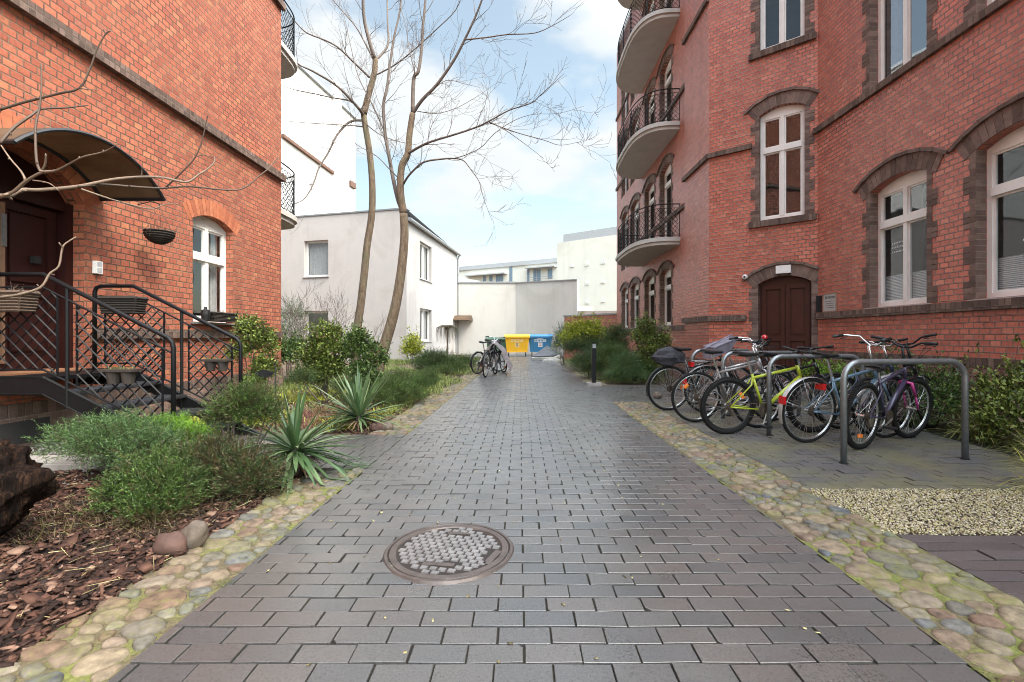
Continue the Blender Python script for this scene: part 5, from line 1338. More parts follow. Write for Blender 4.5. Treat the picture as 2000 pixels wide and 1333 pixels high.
def bike(label, pos, yaw, lean=4, paint='p_blue', kind='city', R=.335, bar='flat', fender=None, rack=False, steer=0, seat_z=.95, step=False, fork=None, fat=False, rearlight=False, bag=False, child=False, wb=1.05, seed=0, grips='blackp', bell=False, bottle=False, stemz=1.02, saddle='blackp', rim='chrome', headlight=False, guard=False, lock=False, group='bicycles parked in the hoop stands', lines=True):
    t = thing('bicycle', label, 'bicycle', pos, group=group); t.rotation_euler = (rad(lean), 0, yaw)
    V = Vector; tyre = .026 if fat else .019
    rear = V((0, 0, R)); front = V((wb, 0, R)); bb = V((.43, 0, .285)); st = V((.27, 0, .70 if not step else .66)); ht = V((wb-.24, 0, .80)); hb_ = V((wb-.19, 0, .665))
    wheel(t, rear, R, tyre, rim, seed=seed, fat=fat, reflect=(seed % 4 != 1), cass=True)
    # steering group
    ax = (ht-hb_).normalized(); Rs = Matrix.Rotation(rad(steer), 3, ax)
    def S(p): return hb_+Rs @ (V(p)-hb_)
    fw = wheel(t, front, R, tyre, rim, seed=seed+1, fat=fat, reflect=False)
    if steer:
        Mx = Matrix.Translation(hb_) @ Rs.to_4x4() @ Matrix.Translation(-hb_); fw.matrix_basis = Mx
    m = MB(); rt = .017
    m.tube([bb, st], .016, 8); m.tube([hb_, ht], .021, 8); m.tube([bb, hb_-ax*.0], .019 if kind == 'city' else .023, 8)
    if step: m.tube([V((.36, 0, .44)), V((.6, 0, .50)), V((wb-.22, 0, .72))], rt, 8)
    else: m.tube([st-V((0, 0, .05)), ht-V((0, 0, .03))], rt, 8)
    for s in (-1, 1):
        m.tube([rear+V((0, s*.06, 0)), V((.10, s*.06, R-.01)), bb+V((-.02, s*.03, 0))], .0095, 6); m.tube([rear+V((0, s*.06, 0)), st+V((-.02, s*.04, -.12)), st+V((0, s*.012, -.05))], .008, 6)
    m.tube([bb-V((0, .036, 0)), bb+V((0, .036, 0))], .021, 8)
    m.build('frame', M[paint], t, smooth=True)
    m = MB(); cw = hb_-ax*.035
    m.tube([S(cw), S(hb_)], .017, 7); m.tube([S(cw-V((0, .06, 0))), S(cw+V((0, .06, 0)))], .015, 6)
    for s in (-1, 1):
        m.tube([S(cw+V((0, s*.058, 0))), S(cw.lerp(front, .5)+V((.012, s*.058, 0)))], .016 if kind == 'mtb' else .013, 7); m.tube([S(cw.lerp(front, .5)+V((.012, s*.058, 0))), S(front+V((0, s*.058, 0)))], .012 if kind == 'mtb' else .009, 7)
    m.build('fork', M[fork or paint], t, smooth=True)
    # seat post + saddle
    sp = st+(st-bb).normalized()*(seat_z-.70)*.9; m = MB(); m.tube([st, sp], .0135, 7); m.build('seat_post', M['chrome'], t)
    m = MB(); sec = [(-.13, .075, .035), (-.09, .080, .045), (-.02, .062, .040), (.05, .032, .032), (.12, .022, .028), (.145, .012, .015)]
    base = len(m.v); n = 10; sc_ = sp+V((.0, 0, .035))
    for (x, w_, h_) in sec:
        for k in range(n): a = 2*math.pi*k/n; m.v.append(tuple(sc_+V((x, w_*math.cos(a), h_*math.sin(a)*(.55 if math.sin(a) > 0 else .8)+(.012 if x < -.05 else 0)))))
    for i in range(len(sec)-1):
        for k in range(n): m.f.append((base+i*n+k, base+i*n+(k+1) % n, base+(i+1)*n+(k+1) % n, base+(i+1)*n+k)); m.uv += [(0, 0)]*4; m.mi.append(0)
    for r0 in (0, len(sec)-1): m.f.append(tuple(base+r0*n+k for k in range(n))); m.uv += [(0, 0)]*n; m.mi.append(0)
    m.build('saddle', M[saddle], t, smooth=True)
    # stem and bars
    top = ht+ax*(stemz-.80)*.85; m = MB(); m.tube([S(ht), S(top)], .014, 7); fx = .07 if bar == 'flat' else .03; ctr = top+V((fx, 0, .015)); m.tube([S(top), S(ctr)], .016, 7)
    if bar == 'flat': bp = [(0, -.29, .02), (.0, -.12, .01), (.01, 0, 0), (0, .12, .01), (0, .29, .02)]
    elif bar == 'riser': bp = [(-.05, -.31, .07), (-.02, -.16, .06), (.01, -.06, 0), (.01, .06, 0), (-.02, .16, .06), (-.05, .31, .07)]
    else: bp = [(-.20, -.28, .07), (-.06, -.27, .09), (.03, -.16, .08), (.03, -.05, 0), (.03, .05, 0), (.03, .16, .08), (-.06, .27, .09), (-.20, .28, .07)]
    BP = [S(ctr+V(p)) for p in bp]; m.tube(BP, .0115, 8); hbo = m.build('handlebar', M['chrome' if bar != 'flat' and seed not in (7, 25, 23) else 'blackp'], t, smooth=True)
    for e, f in ((0, 1), (-1, -2)):
        g = MB(); d = (BP[f]-BP[e]).normalized(); g.tube([BP[e], BP[e]+d*.12], .0165, 8); g.build('grip', M[grips], hbo, smooth=True)
        g = MB(); q = BP[e]+d*.14; fw_ = S(ctr+V((.06, 0, 0)))-S(ctr); g.tube([q, q+fw_*.8+V((0, 0, -.02)), q+fw_*.9-d*.10+V((0, 0, -.03))], .005, 5); g.build('brake_lever', M['blackp'], hbo)
    if lines:
        g = MB()
        for s in (-1, 1):
            a = S(ctr+V((.04, s*.15, 0))); g.tube([a, a+(S(ctr+V((.14, 0, 0)))-S(ctr)), S(ht+V((.10, s*.02, .05))), S(hb_+V((.02, s*.02, .0)))], .0028, 4)
        g.build('cables', M['blackp'], t)
    # drivetrain
    m = MB()
    m.disc(bb-V((0, .048, 0)), (0, 1, 0), .085, .003, 26); m.disc(bb-V((0, .055, 0)), (0, 1, 0), .065, .003, 22)
    m.build('chainring', M['rust'], t)
    ca = rad(rng.uniform(20, 80))
    for s in (-1, 1):
        d = V((math.cos(ca)*s, 0, math.sin(ca)*s)); p = bb+V((0, s*.075, 0)); m = MB(); m.tube([p, p+d*.17], .009, 6); cr_ = m.build('crank', M['chrome'], t)
        m = MB(); m.box(p+d*.17+V((0, s*.055, 0)), (.045, .045, .011)); m.build('pedal', M['blackp'], cr_)
    m = MB(); cy = -.045; m.tube([rear+V((0, cy, .036)), bb+V((0, cy, .08))], .0035, 4); m.tube([rear+V((.02, cy, -.10)), bb+V((0, cy, -.08))], .0035, 4); m.tube([rear+V((0, cy, -.03)), rear+V((.02, cy, -.06)), rear+V((.03, cy, -.11))], .010, 6); m.build('chain', M['rust'], t)
    if fender:
        for cc, a0, a1, fr in ((rear, rad(10), rad(200), 0), (front, rad(20), rad(175), 1)):
            m = MB(); K = 26; rr_ = R+.018
            for i in range(K):
                p = []
                for a in (a0+(a1-a0)*i/K, a0+(a1-a0)*(i+1)/K): p.append([cc+V((math.cos(a)*(rr_-abs(s)*.25), s, math.sin(a)*(rr_-abs(s)*.25))) for s in (-.026, -.012, .012, .026)])
                if fr: p = [[S(x) for x in y] for y in p]
                for j in range(3): m.face([p[0][j], p[0][j+1], p[1][j+1], p[1][j]])
            for s in (-1, 1):
                for a in ((rad(160), rad(110)) if not fr else (rad(150),)):
                    q0, q1 = cc+V((0, s*.05, 0)), cc+V((math.cos(a)*rr_, s*.03, math.sin(a)*rr_))
                    if fr: q0, q1 = S(q0), S(q1)
                    m.tube([q0, q1], .002, 3)
            m.build('mudguard', M[fender], t, smooth=True)
    if rack:
        m = MB(); z = R*2+.075
        for s in (-.06, -.02, .02, .06): m.tube([V((-.22, s, z)), V((.18, s, z))], .0055, 5)
        for x in (-.22, -.05, .10): m.tube([V((x, -.06, z)), V((x, .06, z))], .0055, 5)
        for s in (-1, 1): m.tube([rear+V((0, s*.07, .01)), V((-.10, s*.06, z))], .005, 5); m.tube([rear+V((0, s*.07, .01)), V((.04, s*.06, z))], .005, 5)
        m.build('luggage_rack', M['chrome' if rack == 1 else 'blackp'], t)
    if rearlight:
        m = MB(); z = R*2+.03 if rack else .60; m.box(V((-.24 if rack else .13, 0, z)), (.022, .05, .032)); m.build('rear_light', M['red'], t)
        m = MB(); m.box(V((-.36*math.cos(.35), 0, R+.36*math.sin(.35)-.0)), (.015, .035, .04)); m.build('rear_reflector', M['red'], t)
    if headlight:
        m = MB(); q = S(ht+V((.09, 0, .05))); m.box(q, (.05, .045, .03), Matrix.Rotation(rad(-15), 3, 'Y')); m.build('headlight', M['blackp'], t)
    if bell:
        m = MB(); q = BP[2]+V((0, 0, .045)); m.tube([q-V((0, 0, .02)), q, q+V((0, 0, .02)), q+V((0, 0, .032))], [.03, .036, .028, .008], 12); m.build('bell', M['red'], t)
    if bottle:
        m = MB(); a = bb.lerp(hb_, .38)+V((0, 0, .05)); d = (hb_-bb).normalized(); m.tube([a, a+d*.17, a+d*.20], [.036, .036, .02], 12); m.build('bottle', M[bottle], t)
    if lock:
        m = MB(); m.ring(V((.42, .03, .52)), (.2, 1, .2), .13, .010, 26, 7); m.build('cable_lock', M['blackp'], t)
    if bag:
        bm = bmesh.new(); bmesh.ops.create_icosphere(bm, subdivisions=3, radius=1)
        for v in bm.verts:
            k = 1+.30*nz.noise(v.co*1.7+V((seed, 0, 0)))+.12*nz.noise(v.co*5); v.co = V((v.co.x*.24*k-.02, v.co.y*.11*k, v.co.z*.14*k+R*2+.14))
        me = bpy.data.meshes.new('saddle_bag'); bm.to_mesh(me); bm.free(); me.materials.append(M['bagcloth']); link('saddle_bag', me, t)
    if child:
        m = MB(); P = [V((-.02, s*.13, .98)) for s in (-1, 1)]
        b4 = [V((.0, -.12, .80)), V((.30, -.10, .92)), V((.30, .10, .92)), V((.0, .12, .80))]; t4 = [V((.02, -.15, .97)), V((.42, -.12, 1.12)), V((.42, .12, 1.12)), V((.02, .15, .97))]
        m.hexa(b4+t4); m.tube([t4[0], t4[1], t4[2], t4[3], t4[0]], .012, 6); m.tube([V((-.1, 0, .92)), V((.38, 0, 1.16))], .01, 6); m.build('cloth_basket', M['basketcloth'], t)
    return t
rng = random.Random(2)
def bk(u, v, Rw=.335): p = gnd(u, v); return p
bike('lime yellow mountain bike with black saddle, third from the left', bk(1419, 848), rad(5), 5, 'p_yellow', 'mtb', R=.33, bar='flat', fat=True, fork='p_grey', seat_z=.93, seed=3, rim='blackp', bell=False, stemz=.98, lock=True)
bike('light blue city bicycle with silver mudguards and red rear light, near the middle', bk(1576, 865), rad(13), 4, 'p_blue', 'city', R=.345, bar='city', fender='p_silver', rearlight=True, seat_z=.93, seed=5, stemz=1.08, step=False, bottle='p_silver')
bike('black and purple mountain bike with pink fork, nearest the camera', bk(1680, 877), rad(29), 4, 'p_purple', 'mtb', R=.335, bar='riser', fork='p_pink', seat_z=.78, seed=7, rim='chrome', wb=1.03, headlight=True, steer=-8, stemz=1.06, fat=True)
bike('dark blue bicycle with silver riser bar standing behind the nearest one', gnd(1640, 838), rad(12), -4, 'p_darkblue', 'mtb', R=.33, bar='riser', seat_z=.86, seed=9, headlight=False, stemz=1.04, fender='blackp', bottle='p_silver')
bike('grey brown bicycle with silver bottle and orange spoke reflector, left of the yellow one', bk(1358, 825), rad(4), 4, 'p_grey', 'city', R=.335, bar='city', seat_z=.93, seed=11, bottle='p_silver', saddle='blackp', stemz=1.04, bell=True)
bike('silver bicycle with chrome mudguard, rear rack and grey cloth basket', gnd(1378, 806), rad(6), 3, 'p_silver', 'city', R=.345, bar='city', fender='p_silver', rack=1, rearlight=True, seat_z=.92, seed=13, child=True, stemz=1.0)
bike('black bicycle with dark bag over its rack, leftmost in the row', bk(1305, 802), rad(6), 4, 'p_black', 'city', R=.34, bar='flat', fender='blackp', rack=2, bag=True, seat_z=.94, seed=15, stemz=1.0)
g2 = 'bicycles left at the path edge by the bins'
bike('black bicycle seen end on with blue handlebar, left pair by the path', gnd(948, 738), rad(80), 5, 'p_black', 'city', R=.335, bar='city', rack=2, fender='blackp', seed=17, group=g2, steer=30)
bike('bicycle half under a grey cover, right of the end-on bicycle', gnd(984, 728), rad(112), -4, 'p_grey', 'city', R=.34, bar='flat', seed=19, group=g2, rim='chrome')
# torn cover over it
cv = thing('bicycle_cover', 'crumpled pinkish grey cover draped over the far left pair of bicycles', 'cover', gnd(966, 732)+Vector((0, .45, 0)))
bm = bmesh.new(); bmesh.ops.create_grid(bm, x_segments=26, y_segments=26, size=1)
for v in bm.verts:
    x, y = v.co.x, v.co.y; z = 1.02-abs(x)**1.6*.75-abs(y)**2.5*.12
    v.co = Vector((x*.36*(1+.35*abs(x))+.04*math.sin(y*7), y*.62, z))+Vector((.05*nz.noise(Vector((x*3, y*3, 1))), .05*nz.noise(Vector((x*3, y*3, 5))), .09*nz.noise(Vector((x*2.4, y*2.4, 9)))))
me = bpy.data.meshes.new('cover_cloth'); bm.to_mesh(me); bm.free(); me.materials.append(M['tan_cloth']); me.polygons.foreach_set('use_smooth', [True]*len(me.polygons)); link('cover_cloth', me, cv)
bike('dark bicycle with black saddle squeezed between the yellow and light blue ones', gnd(1480, 836), rad(8), -3, 'p_black', 'city', R=.335, bar='flat', seat_z=.90, seed=21, stemz=1.0)
bike('dark trekking bicycle wedged behind the grey brown one', gnd(1400, 800), rad(3), -4, 'p_black', 'city', R=.335, bar='city', fender='blackp', seat_z=.90, seed=23, stemz=1.02, grips='blackp')
bike('dark mountain bicycle leaning behind the nearest stand with raised black bars', gnd(1705, 850), rad(20), -5, 'p_black', 'mtb', R=.33, bar='riser', seat_z=.80, seed=25, stemz=1.08, steer=12)
bike('dark bicycle standing behind the end-on one, far left pair by the path', gnd(933, 731), rad(55), 3, 'p_black', 'city', R=.335, bar='city', fender='blackp', seed=27, group=g2, steer=-20)

# ---------------------------------------------------------------- plants
def unit(a): return a/np.maximum(1e-9, np.linalg.norm(a, axis=-1, keepdims=True))
def leafquads(C, D, Ln, W, rng, fold=.15):
    n = len(C); R_ = unit(np.cross(D, rng.normal(0, 1, (n, 3)))); Nn = np.cross(D, R_)
    Ln = np.asarray(Ln).reshape(-1, 1); W = np.asarray(W).reshape(-1, 1)
    V = np.stack([C, C+D*Ln*.45+R_*W*.5+Nn*W*fold, C+D*Ln+Nn*W*fold*-.6, C+D*Ln*.45-R_*W*.5+Nn*W*fold], 1)
    return V.reshape(-1, 3), np.arange(n*4).reshape(n, 4)
def blob_points(blobs, n, rng, shell=.55):
    B_ = np.array(blobs, float); w = B_[:, 3]**2; k = rng.choice(len(B_), n, p=w/w.sum())
    d = unit(rng.normal(0, 1, (n, 3))); d[:, 2] = np.abs(d[:, 2])*rng.choice([1, 1, 1, -.6], n); d = unit(d)
    fr = shell+(1-shell)*rng.uniform(0, 1, n)**.6
    ph = rng.uniform(0, 6.28, 6); lump = 1+.26*np.sin(3.1*d[:, 0]*2+ph[0]+k)*np.cos(3.3*d[:, 1]*2+ph[1]+k*2)+.20*np.sin(6.3*d[:, 2]+ph[2])*np.sin(7*d[:, 0]+ph[3]+k)+.12*rng.normal(0, 1, n)
    fr = fr*np.clip(lump, .45, 1.6)
    fz = B_[k, 4] if B_.shape[1] > 4 else np.ones(n)
    P = B_[k, :3]+d*(B_[k, 3]*fr)[:, None]*np.stack([np.ones(n), np.ones(n), fz], 1)
    return P, d, fr, k
def stems(blobs, base, rng, r=.010, mat='bark', parent=None, name='stems', n=2):
    m = MB(); base = Vector(base)
    for b in blobs:
        for _ in range(n):
            e = Vector(b[:3])+Vector((rng.gauss(0, b[3]*.3), rng.gauss(0, b[3]*.3), rng.gauss(0, b[3]*.2))); s = base+Vector((rng.gauss(0, .04), rng.gauss(0, .04), 0))
            md = s.lerp(e, .5)+Vector((rng.gauss(0, .04), rng.gauss(0, .04), .03)); m.tube([s, md, e], [r, r*.7, r*.3], 5)
    return m.build(name, M[mat], parent)
def needle_bush(label, blobs,  mat='lf_juniper', N_=1500, K=14, L_=.13, nl=.03, nw=.0045, name='juniper', up=.5, cat='juniper', dead=.10, seed=1, group=None, droop=0.0, darkfrom=99):
    rng = np.random.default_rng(seed); c = np.array(blobs, float); base = (float(c[:, 0].mean()), float(c[:, 1].mean()), 0)
    t = thing(name, label, cat, base, group=group); B_ = [(b[0]-base[0], b[1]-base[1], b[2], *b[3:]) for b in blobs]
    P, d, fr, k = blob_points(B_, N_, rng, .25)
    # lumpy outline
    D = unit(d+np.array([0, 0, up])+rng.normal(0, .35, (N_, 3)))
    Ls = L_*rng.uniform(.6, 1.35, N_); tt = np.linspace(.05, 1, K)
    side = unit(np.cross(D, rng.normal(0, 1, (N_, 3)))); bend = rng.normal(0, .25, (N_, 1))*side + np.array([0, 0, -droop])
    C = P[:, None, :]+D[:, None, :]*(Ls[:, None]*tt[None])[..., None]+bend[:, None, :]*((Ls[:, None]*tt[None]**2)[..., None])
    dd_ = D[:, None, :]+unit(rng.normal(0, 1, (N_, K, 3)))*.85; dd_ = unit(dd_)
    nn = nl*(1.15-tt[None]*.5)*rng.uniform(.7, 1.3, (N_, K))
    V, Fq = leafquads(C.reshape(-1, 3), dd_.reshape(-1, 3), nn.ravel(), np.full(N_*K, nw), rng)
    V[:, 2] = np.maximum(V[:, 2], .004)
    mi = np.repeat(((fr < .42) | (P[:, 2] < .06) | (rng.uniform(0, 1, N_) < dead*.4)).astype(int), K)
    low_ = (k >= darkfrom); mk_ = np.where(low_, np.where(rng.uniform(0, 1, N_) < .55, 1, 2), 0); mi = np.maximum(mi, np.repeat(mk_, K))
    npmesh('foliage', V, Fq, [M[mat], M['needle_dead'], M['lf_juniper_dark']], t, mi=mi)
    stems([b for b in B_], (0, 0, 0), random.Random(seed), .012, 'twig', t)
    return t
def leafy_bush(label, blobs, mat='lf_shrub', N_=2600, ll=.045, lw=.022, name='shrub', cat='shrub', seed=1, clump=7, group=None, stemmat='twig', brown=.0, shell=.5, stemr=.008, sn=3):
    rng = np.random.default_rng(seed); c = np.array(blobs, float); base = (float(c[:, 0].mean()), float(c[:, 1].mean()), 0)
    t = thing(name, label, cat, base, group=group); B_ = [(b[0]-base[0], b[1]-base[1], b[2], *b[3:]) for b in blobs]
    n0 = N_//clump; P, d, fr, k = blob_points(B_, n0, rng, shell)
    ns = n0//9; sh_ = rng.choice(n0, ns, replace=False); P[sh_] += (d[sh_]*.6+np.array([0, 0, .8]))*(rng.uniform(.15, .75, ns)*np.array(B_, float)[k[sh_], 3])[:, None]
    C = np.repeat(P, clump, 0)+rng.normal(0, ll*.55, (n0*clump, 3)); D = unit(np.repeat(d, clump, 0)*.6+rng.normal(0, .7, (n0*clump, 3))+np.array([0, 0, .25]))
    V, Fq = leafquads(C, D, ll*rng.uniform(.6, 1.3, n0*clump), lw*rng.uniform(.6, 1.3, n0*clump), rng)
    mi = np.repeat((rng.uniform(0, 1, n0) < brown).astype(int), clump)
    npmesh('foliage', V, Fq, [M[mat], M['lf_brown']], t, mi=mi)
    # twigs carry the leaf clumps
    rr = random.Random(seed); m = MB()
    for i in range(0, n0, max(1, n0//90)):
        p = Vector(P[i]); kx = Vector(B_[k[i]][:3]); m.tube([kx, p.lerp(kx, .4)+Vector((rr.gauss(0, .02), rr.gauss(0, .02), -.01)), p], [stemr*.5, stemr*.35, stemr*.15], 4)
    m.build('twigs', M[stemmat], t)
    stems([b for b in B_], (0, 0, 0), rr, stemr, stemmat, t, n=sn)
    return t
def blades(P, D, Ln, W, droop, rng, seg=4, fold=0):
    """curved blades; P base, D initial direction"""
    n = len(P); tt = np.linspace(0, 1, seg+1); Ln = np.asarray(Ln)[:, None]; side = np.cross(D, np.array([0, 0, 1.])); bad = np.linalg.norm(side, axis=1) < .15
    side[bad] = unit(rng.normal(0, 1, (bad.sum(), 3))*np.array([1, 1, 0])); side = unit(side)
    cen = P[:, None, :]+D[:, None, :]*(Ln*tt[None])[..., None]; cen[:, :, 2] -= (np.asarray(droop)[:, None]*Ln*tt[None]**2.2)
    wd = (np.asarray(W)[:, None]*np.clip(np.sin(np.pi*np.clip(tt*.80+.20, 0, 1))**.7*1.05, .02, 1)[None])
    l = cen-side[:, None, :]*wd[..., None]*.5; r = cen+side[:, None, :]*wd[..., None]*.5
    if fold:
        up = unit(np.cross(side, D)); up[up[:, 2] < 0] *= -1
        l = l+up[:, None, :]*wd[..., None]*fold; r = r+up[:, None, :]*wd[..., None]*fold
        V = np.stack([l, cen, r], 2).reshape(n, -1, 3); c = 3
    else: V = np.stack([l, r], 2).reshape(n, -1, 3); c = 2
    V[:, :, 2] = np.maximum(V[:, :, 2], .008)
    f = []
    for s in range(seg):
        for j in range(c-1): f.append([s*c+j, s*c+j+1, (s+1)*c+j+1, (s+1)*c+j])
    Fq = (np.array(f)[None]+(np.arange(n)*(seg+1)*c)[:, None, None]).reshape(-1, 4)
    return V.reshape(-1, 3), Fq
def tuft_field(name, label, cat, C, nper, L_, W, mat, seed, spread=.05, lean=.5, droop=.45):
    rng = np.random.default_rng(seed); n = len(C)*nper; P = np.repeat(np.asarray(C, float), nper, 0)+rng.normal(0, spread, (n, 3))*np.array([1, 1, 0]); 
    D = unit(rng.normal(0, lean, (n, 3))*np.array([1, 1, 0])+np.array([0, 0, 1]))
    V, Fq = blades(P, D, L_*rng.uniform(.5, 1.3, n), W*rng.uniform(.7, 1.3, n), rng.uniform(0, droop*2, n), rng, 3)
    return npmesh(name, V, Fq, M[mat], kind='stuff', label=label, category=cat)
def yucca(label, c, seed, n=78, L_=.62, low=.5, zc=.12):
    rng = np.random.default_rng(seed); t = thing('yucca', label, 'yucca', c)
    az = rng.uniform(0, 2*np.pi, n); lo = rng.uniform(0, 1, n) < low; el = np.where(lo, rng.uniform(rad(-22), rad(30), n), rng.uniform(rad(28), rad(86), n))
    D = np.stack([np.cos(az)*np.cos(el), np.sin(az)*np.cos(el), np.sin(el)], 1)
    P = np.zeros((n, 3))+np.array([0, 0, zc])+D*.03
    V, Fq = blades(P, unit(D), L_*rng.uniform(.62, 1.18, n), .036*rng.uniform(.7, 1.2, n), np.where(lo, rng.uniform(.04, .38, n), rng.uniform(0, .10, n)), rng, 7, fold=.22)
    npmesh('leaves', V, Fq, M['lf_yucca'], t)
    n2 = 34; az = rng.uniform(0, 2*np.pi, n2); D = np.stack([np.cos(az), np.sin(az), np.full(n2, .1)], 1)
    V, Fq = blades(np.zeros((n2, 3))+np.array([0, 0, zc*.7]), unit(D), L_*.6*rng.uniform(.6, 1, n2), .026*rng.uniform(.6, 1.2, n2), rng.uniform(.2, .6, n2), rng, 5, fold=.1)
    npmesh('dead_leaves', V, Fq, M['lf_yucca_dead'], t)
    m = MB(); m.tube([(0, 0, 0), (0, 0, zc*.6), (0, 0, zc+.02)], [.05, .045, .03], 10); m.build('trunk', M['twig'], t)
    return t
def bl_(u, v, Y, r, fz=1.0): p = at(u, v, Y); return (p.x, p.y, max(.02, p.z), r, fz)

# yuccas
yucca('near yucca with sword leaves sprawling over the cobble edging', gnd(562, 935)+Vector((0, .12, 0)), 5, 120, .56, .72, .19)
yucca('far yucca with upright sword leaves beside the stair path', gnd(695, 838)+Vector((0, .1, 0)), 8, 110, .62, .5, .12)
# junipers of the near bed
needle_bush('low feathery juniper under the stair, left of the bright green tuft', [bl_(175, 862, 3.9, .24, .6), bl_(240, 865, 3.8, .27, .65), bl_(285, 880, 3.7, .22, .6), bl_(195, 880, 3.6, .16, .6)], 'lf_juniper_blue', 2600, 13, .11, seed=31)
needle_bush('rounded juniper above the pair of stones at the mulch edge', [bl_(290, 950, 3.05, .19, .85), bl_(325, 970, 2.95, .17, .9), bl_(250, 985, 2.95, .14, .8), bl_(300, 1005, 2.85, .15, .7), bl_(335, 925, 3.2, .14, .8)], 'lf_juniper', 3600, 13, .085, seed=32, dead=.3)
needle_bush('tall tufted juniper standing between the stair foot and the near yucca', [bl_(480, 795, 3.6, .175, .75), bl_(448, 812, 3.6, .13, .7), bl_(515, 815, 3.6, .11, .7), bl_(440, 925, 3.3, .22, .8), bl_(490, 945, 3.25, .18, .8), bl_(400, 900, 3.4, .16, .8)], 'lf_juniper', 4200, 13, .10, seed=33, dead=.7, darkfrom=3)
needle_bush('small bright green tuft between the junipers and the stair', [bl_(330, 848, 4.15, .19, .5), bl_(370, 858, 4.05, .14, .5), bl_(298, 850, 4.1, .13, .5)], 'lf_bright', 1500, 12, .09, name='bright_conifer', cat='conifer', seed=34, up=.9)
q = region(260, -3.0, -1.95, 2.5, 3.6, lambda x, y: y > 2.3, RNG)
tuft_field('dead_needle_grass', 'brownish dead needle growth around the near junipers', 'dead growth', np.column_stack([q, np.zeros(len(q))]), 10, .11, .004, 'needle_dead', 35, .06, .8)
# left bed middle distance
leafy_bush('loose green and yellow shrub beside the foot of the stair railing', [bl_(490, 650, 7.6, .20), bl_(515, 672, 7.7, .22), bl_(465, 690, 7.5, .16), bl_(520, 720, 7.6, .2), bl_(480, 640, 7.6, .12), bl_(495, 745, 7.5, .14)], 'lf_shrub', 6500, .052, .024, seed=41, stemr=.010, brown=.05)
leafy_bush('low box bush at the far corner of the orange brick building', [bl_(565, 685, 10.8, .30, .8), bl_(580, 697, 10.7, .26, .7)], 'lf_box', 4600, .060, .032, seed=42, name='box_bush', cat='bush')
needle_bush('grey green feathery conifer rising beside the building corner', [bl_(570, 625, 13.5, .35, 1.5), bl_(560, 665, 13.2, .4, 1.2)], 'lf_juniper_blue', 900, 10, .22, .06, .008, name='feathery_conifer', cat='conifer', seed=43)
leafy_bush('large glossy shrub in front of the pale house, left of the trunks', [bl_(632, 665, 8.6, .24), bl_(618, 700, 8.6, .26), bl_(655, 690, 8.5, .27), bl_(640, 725, 8.5, .25, .8), bl_(610, 735, 8.6, .2, .8), bl_(650, 655, 8.6, .15)], 'lf_shrub', 12000, .056, .030, seed=44, brown=.06)
leafy_bush('dark glossy shrub growing round the slimmer tree trunk', [bl_(700, 662, 8.4, .16), bl_(690, 680, 8.4, .17), bl_(722, 690, 8.5, .2), bl_(738, 702, 8.4, .15), bl_(705, 725, 8.4, .2, .8), bl_(725, 740, 8.3, .18)], 'lf_box', 8500, .052, .027, seed=45, brown=.05)
needle_bush('green feathery juniper behind the far yucca', [bl_(760, 770, 7.6, .28, .7), bl_(800, 780, 7.8, .26, .65), bl_(735, 785, 7.2, .22, .7), bl_(780, 750, 8.2, .24, .7)], 'lf_juniper', 2600, 12, .13, .034, .006, seed=46)
needle_bush('mid green juniper next along the left edging', [bl_(815, 757, 9.6, .28, .6), bl_(832, 745, 10.2, .25, .6)], 'lf_juniper', 1600, 12, .14, .036, .007, seed=47)
needle_bush('dark spreading juniper in the middle of the left bed', [bl_(845, 706, 14.5, .42, .6), bl_(868, 712, 14.3, .36, .6), bl_(835, 718, 14.2, .34, .5)], 'lf_juniper_dark', 2000, 12, .2, .05, .010, seed=48)
needle_bush('light green low juniper near the parked far bicycles', [bl_(885, 722, 14.2, .36, .5), bl_(862, 732, 13.2, .34, .5), bl_(905, 710, 15.5, .38, .5)], 'lf_juniper', 1900, 12, .18, .045, .009, seed=49)
leafy_bush('variegated pale shrub against the pale house wall', [bl_(806, 672, 19.5, .34, 1.2), bl_(800, 688, 19.5, .32), bl_(812, 690, 19.4, .3)], 'lf_yellow', 2200, .10, .045, seed=50, name='laurel', cat='shrub')
needle_bush('dark juniper spray left of the tree base', [bl_(590, 742, 8.0, .18, .7), bl_(680, 760, 7.6, .2, .6)], 'lf_juniper_dark', 900, 12, .13, .034, .006, seed=51)
# weeping tree by the far door
wt_ = thing('weeping_tree', 'small weeping bare tree with brown hanging twigs by the far door', 'tree', gnd(873, 706)); y_ = wt_.location.y
m = MB(); m.tube([(0, 0, 0), (.03, 0, .7), (0, 0, 1.45)], [.05, .04, .03], 7); m.build('trunk', M['bark'], wt_)
m = MB(); rr = random.Random(77)
for i in range(240):
    a = rr.uniform(0, 6.28); R_ = rr.uniform(.08, .55); h = rr.uniform(.12, .75); m.tube([(0, 0, 1.4), (R_*.5*math.cos(a), R_*.5*math.sin(a), 1.62), (R_*math.cos(a), R_*math.sin(a), 1.5), (R_*1.05*math.cos(a), R_*1.05*math.sin(a), 1.5-h)], [.010, .006, .004, .002], 4)
m.build('crown', M['needle_dead'], wt_)
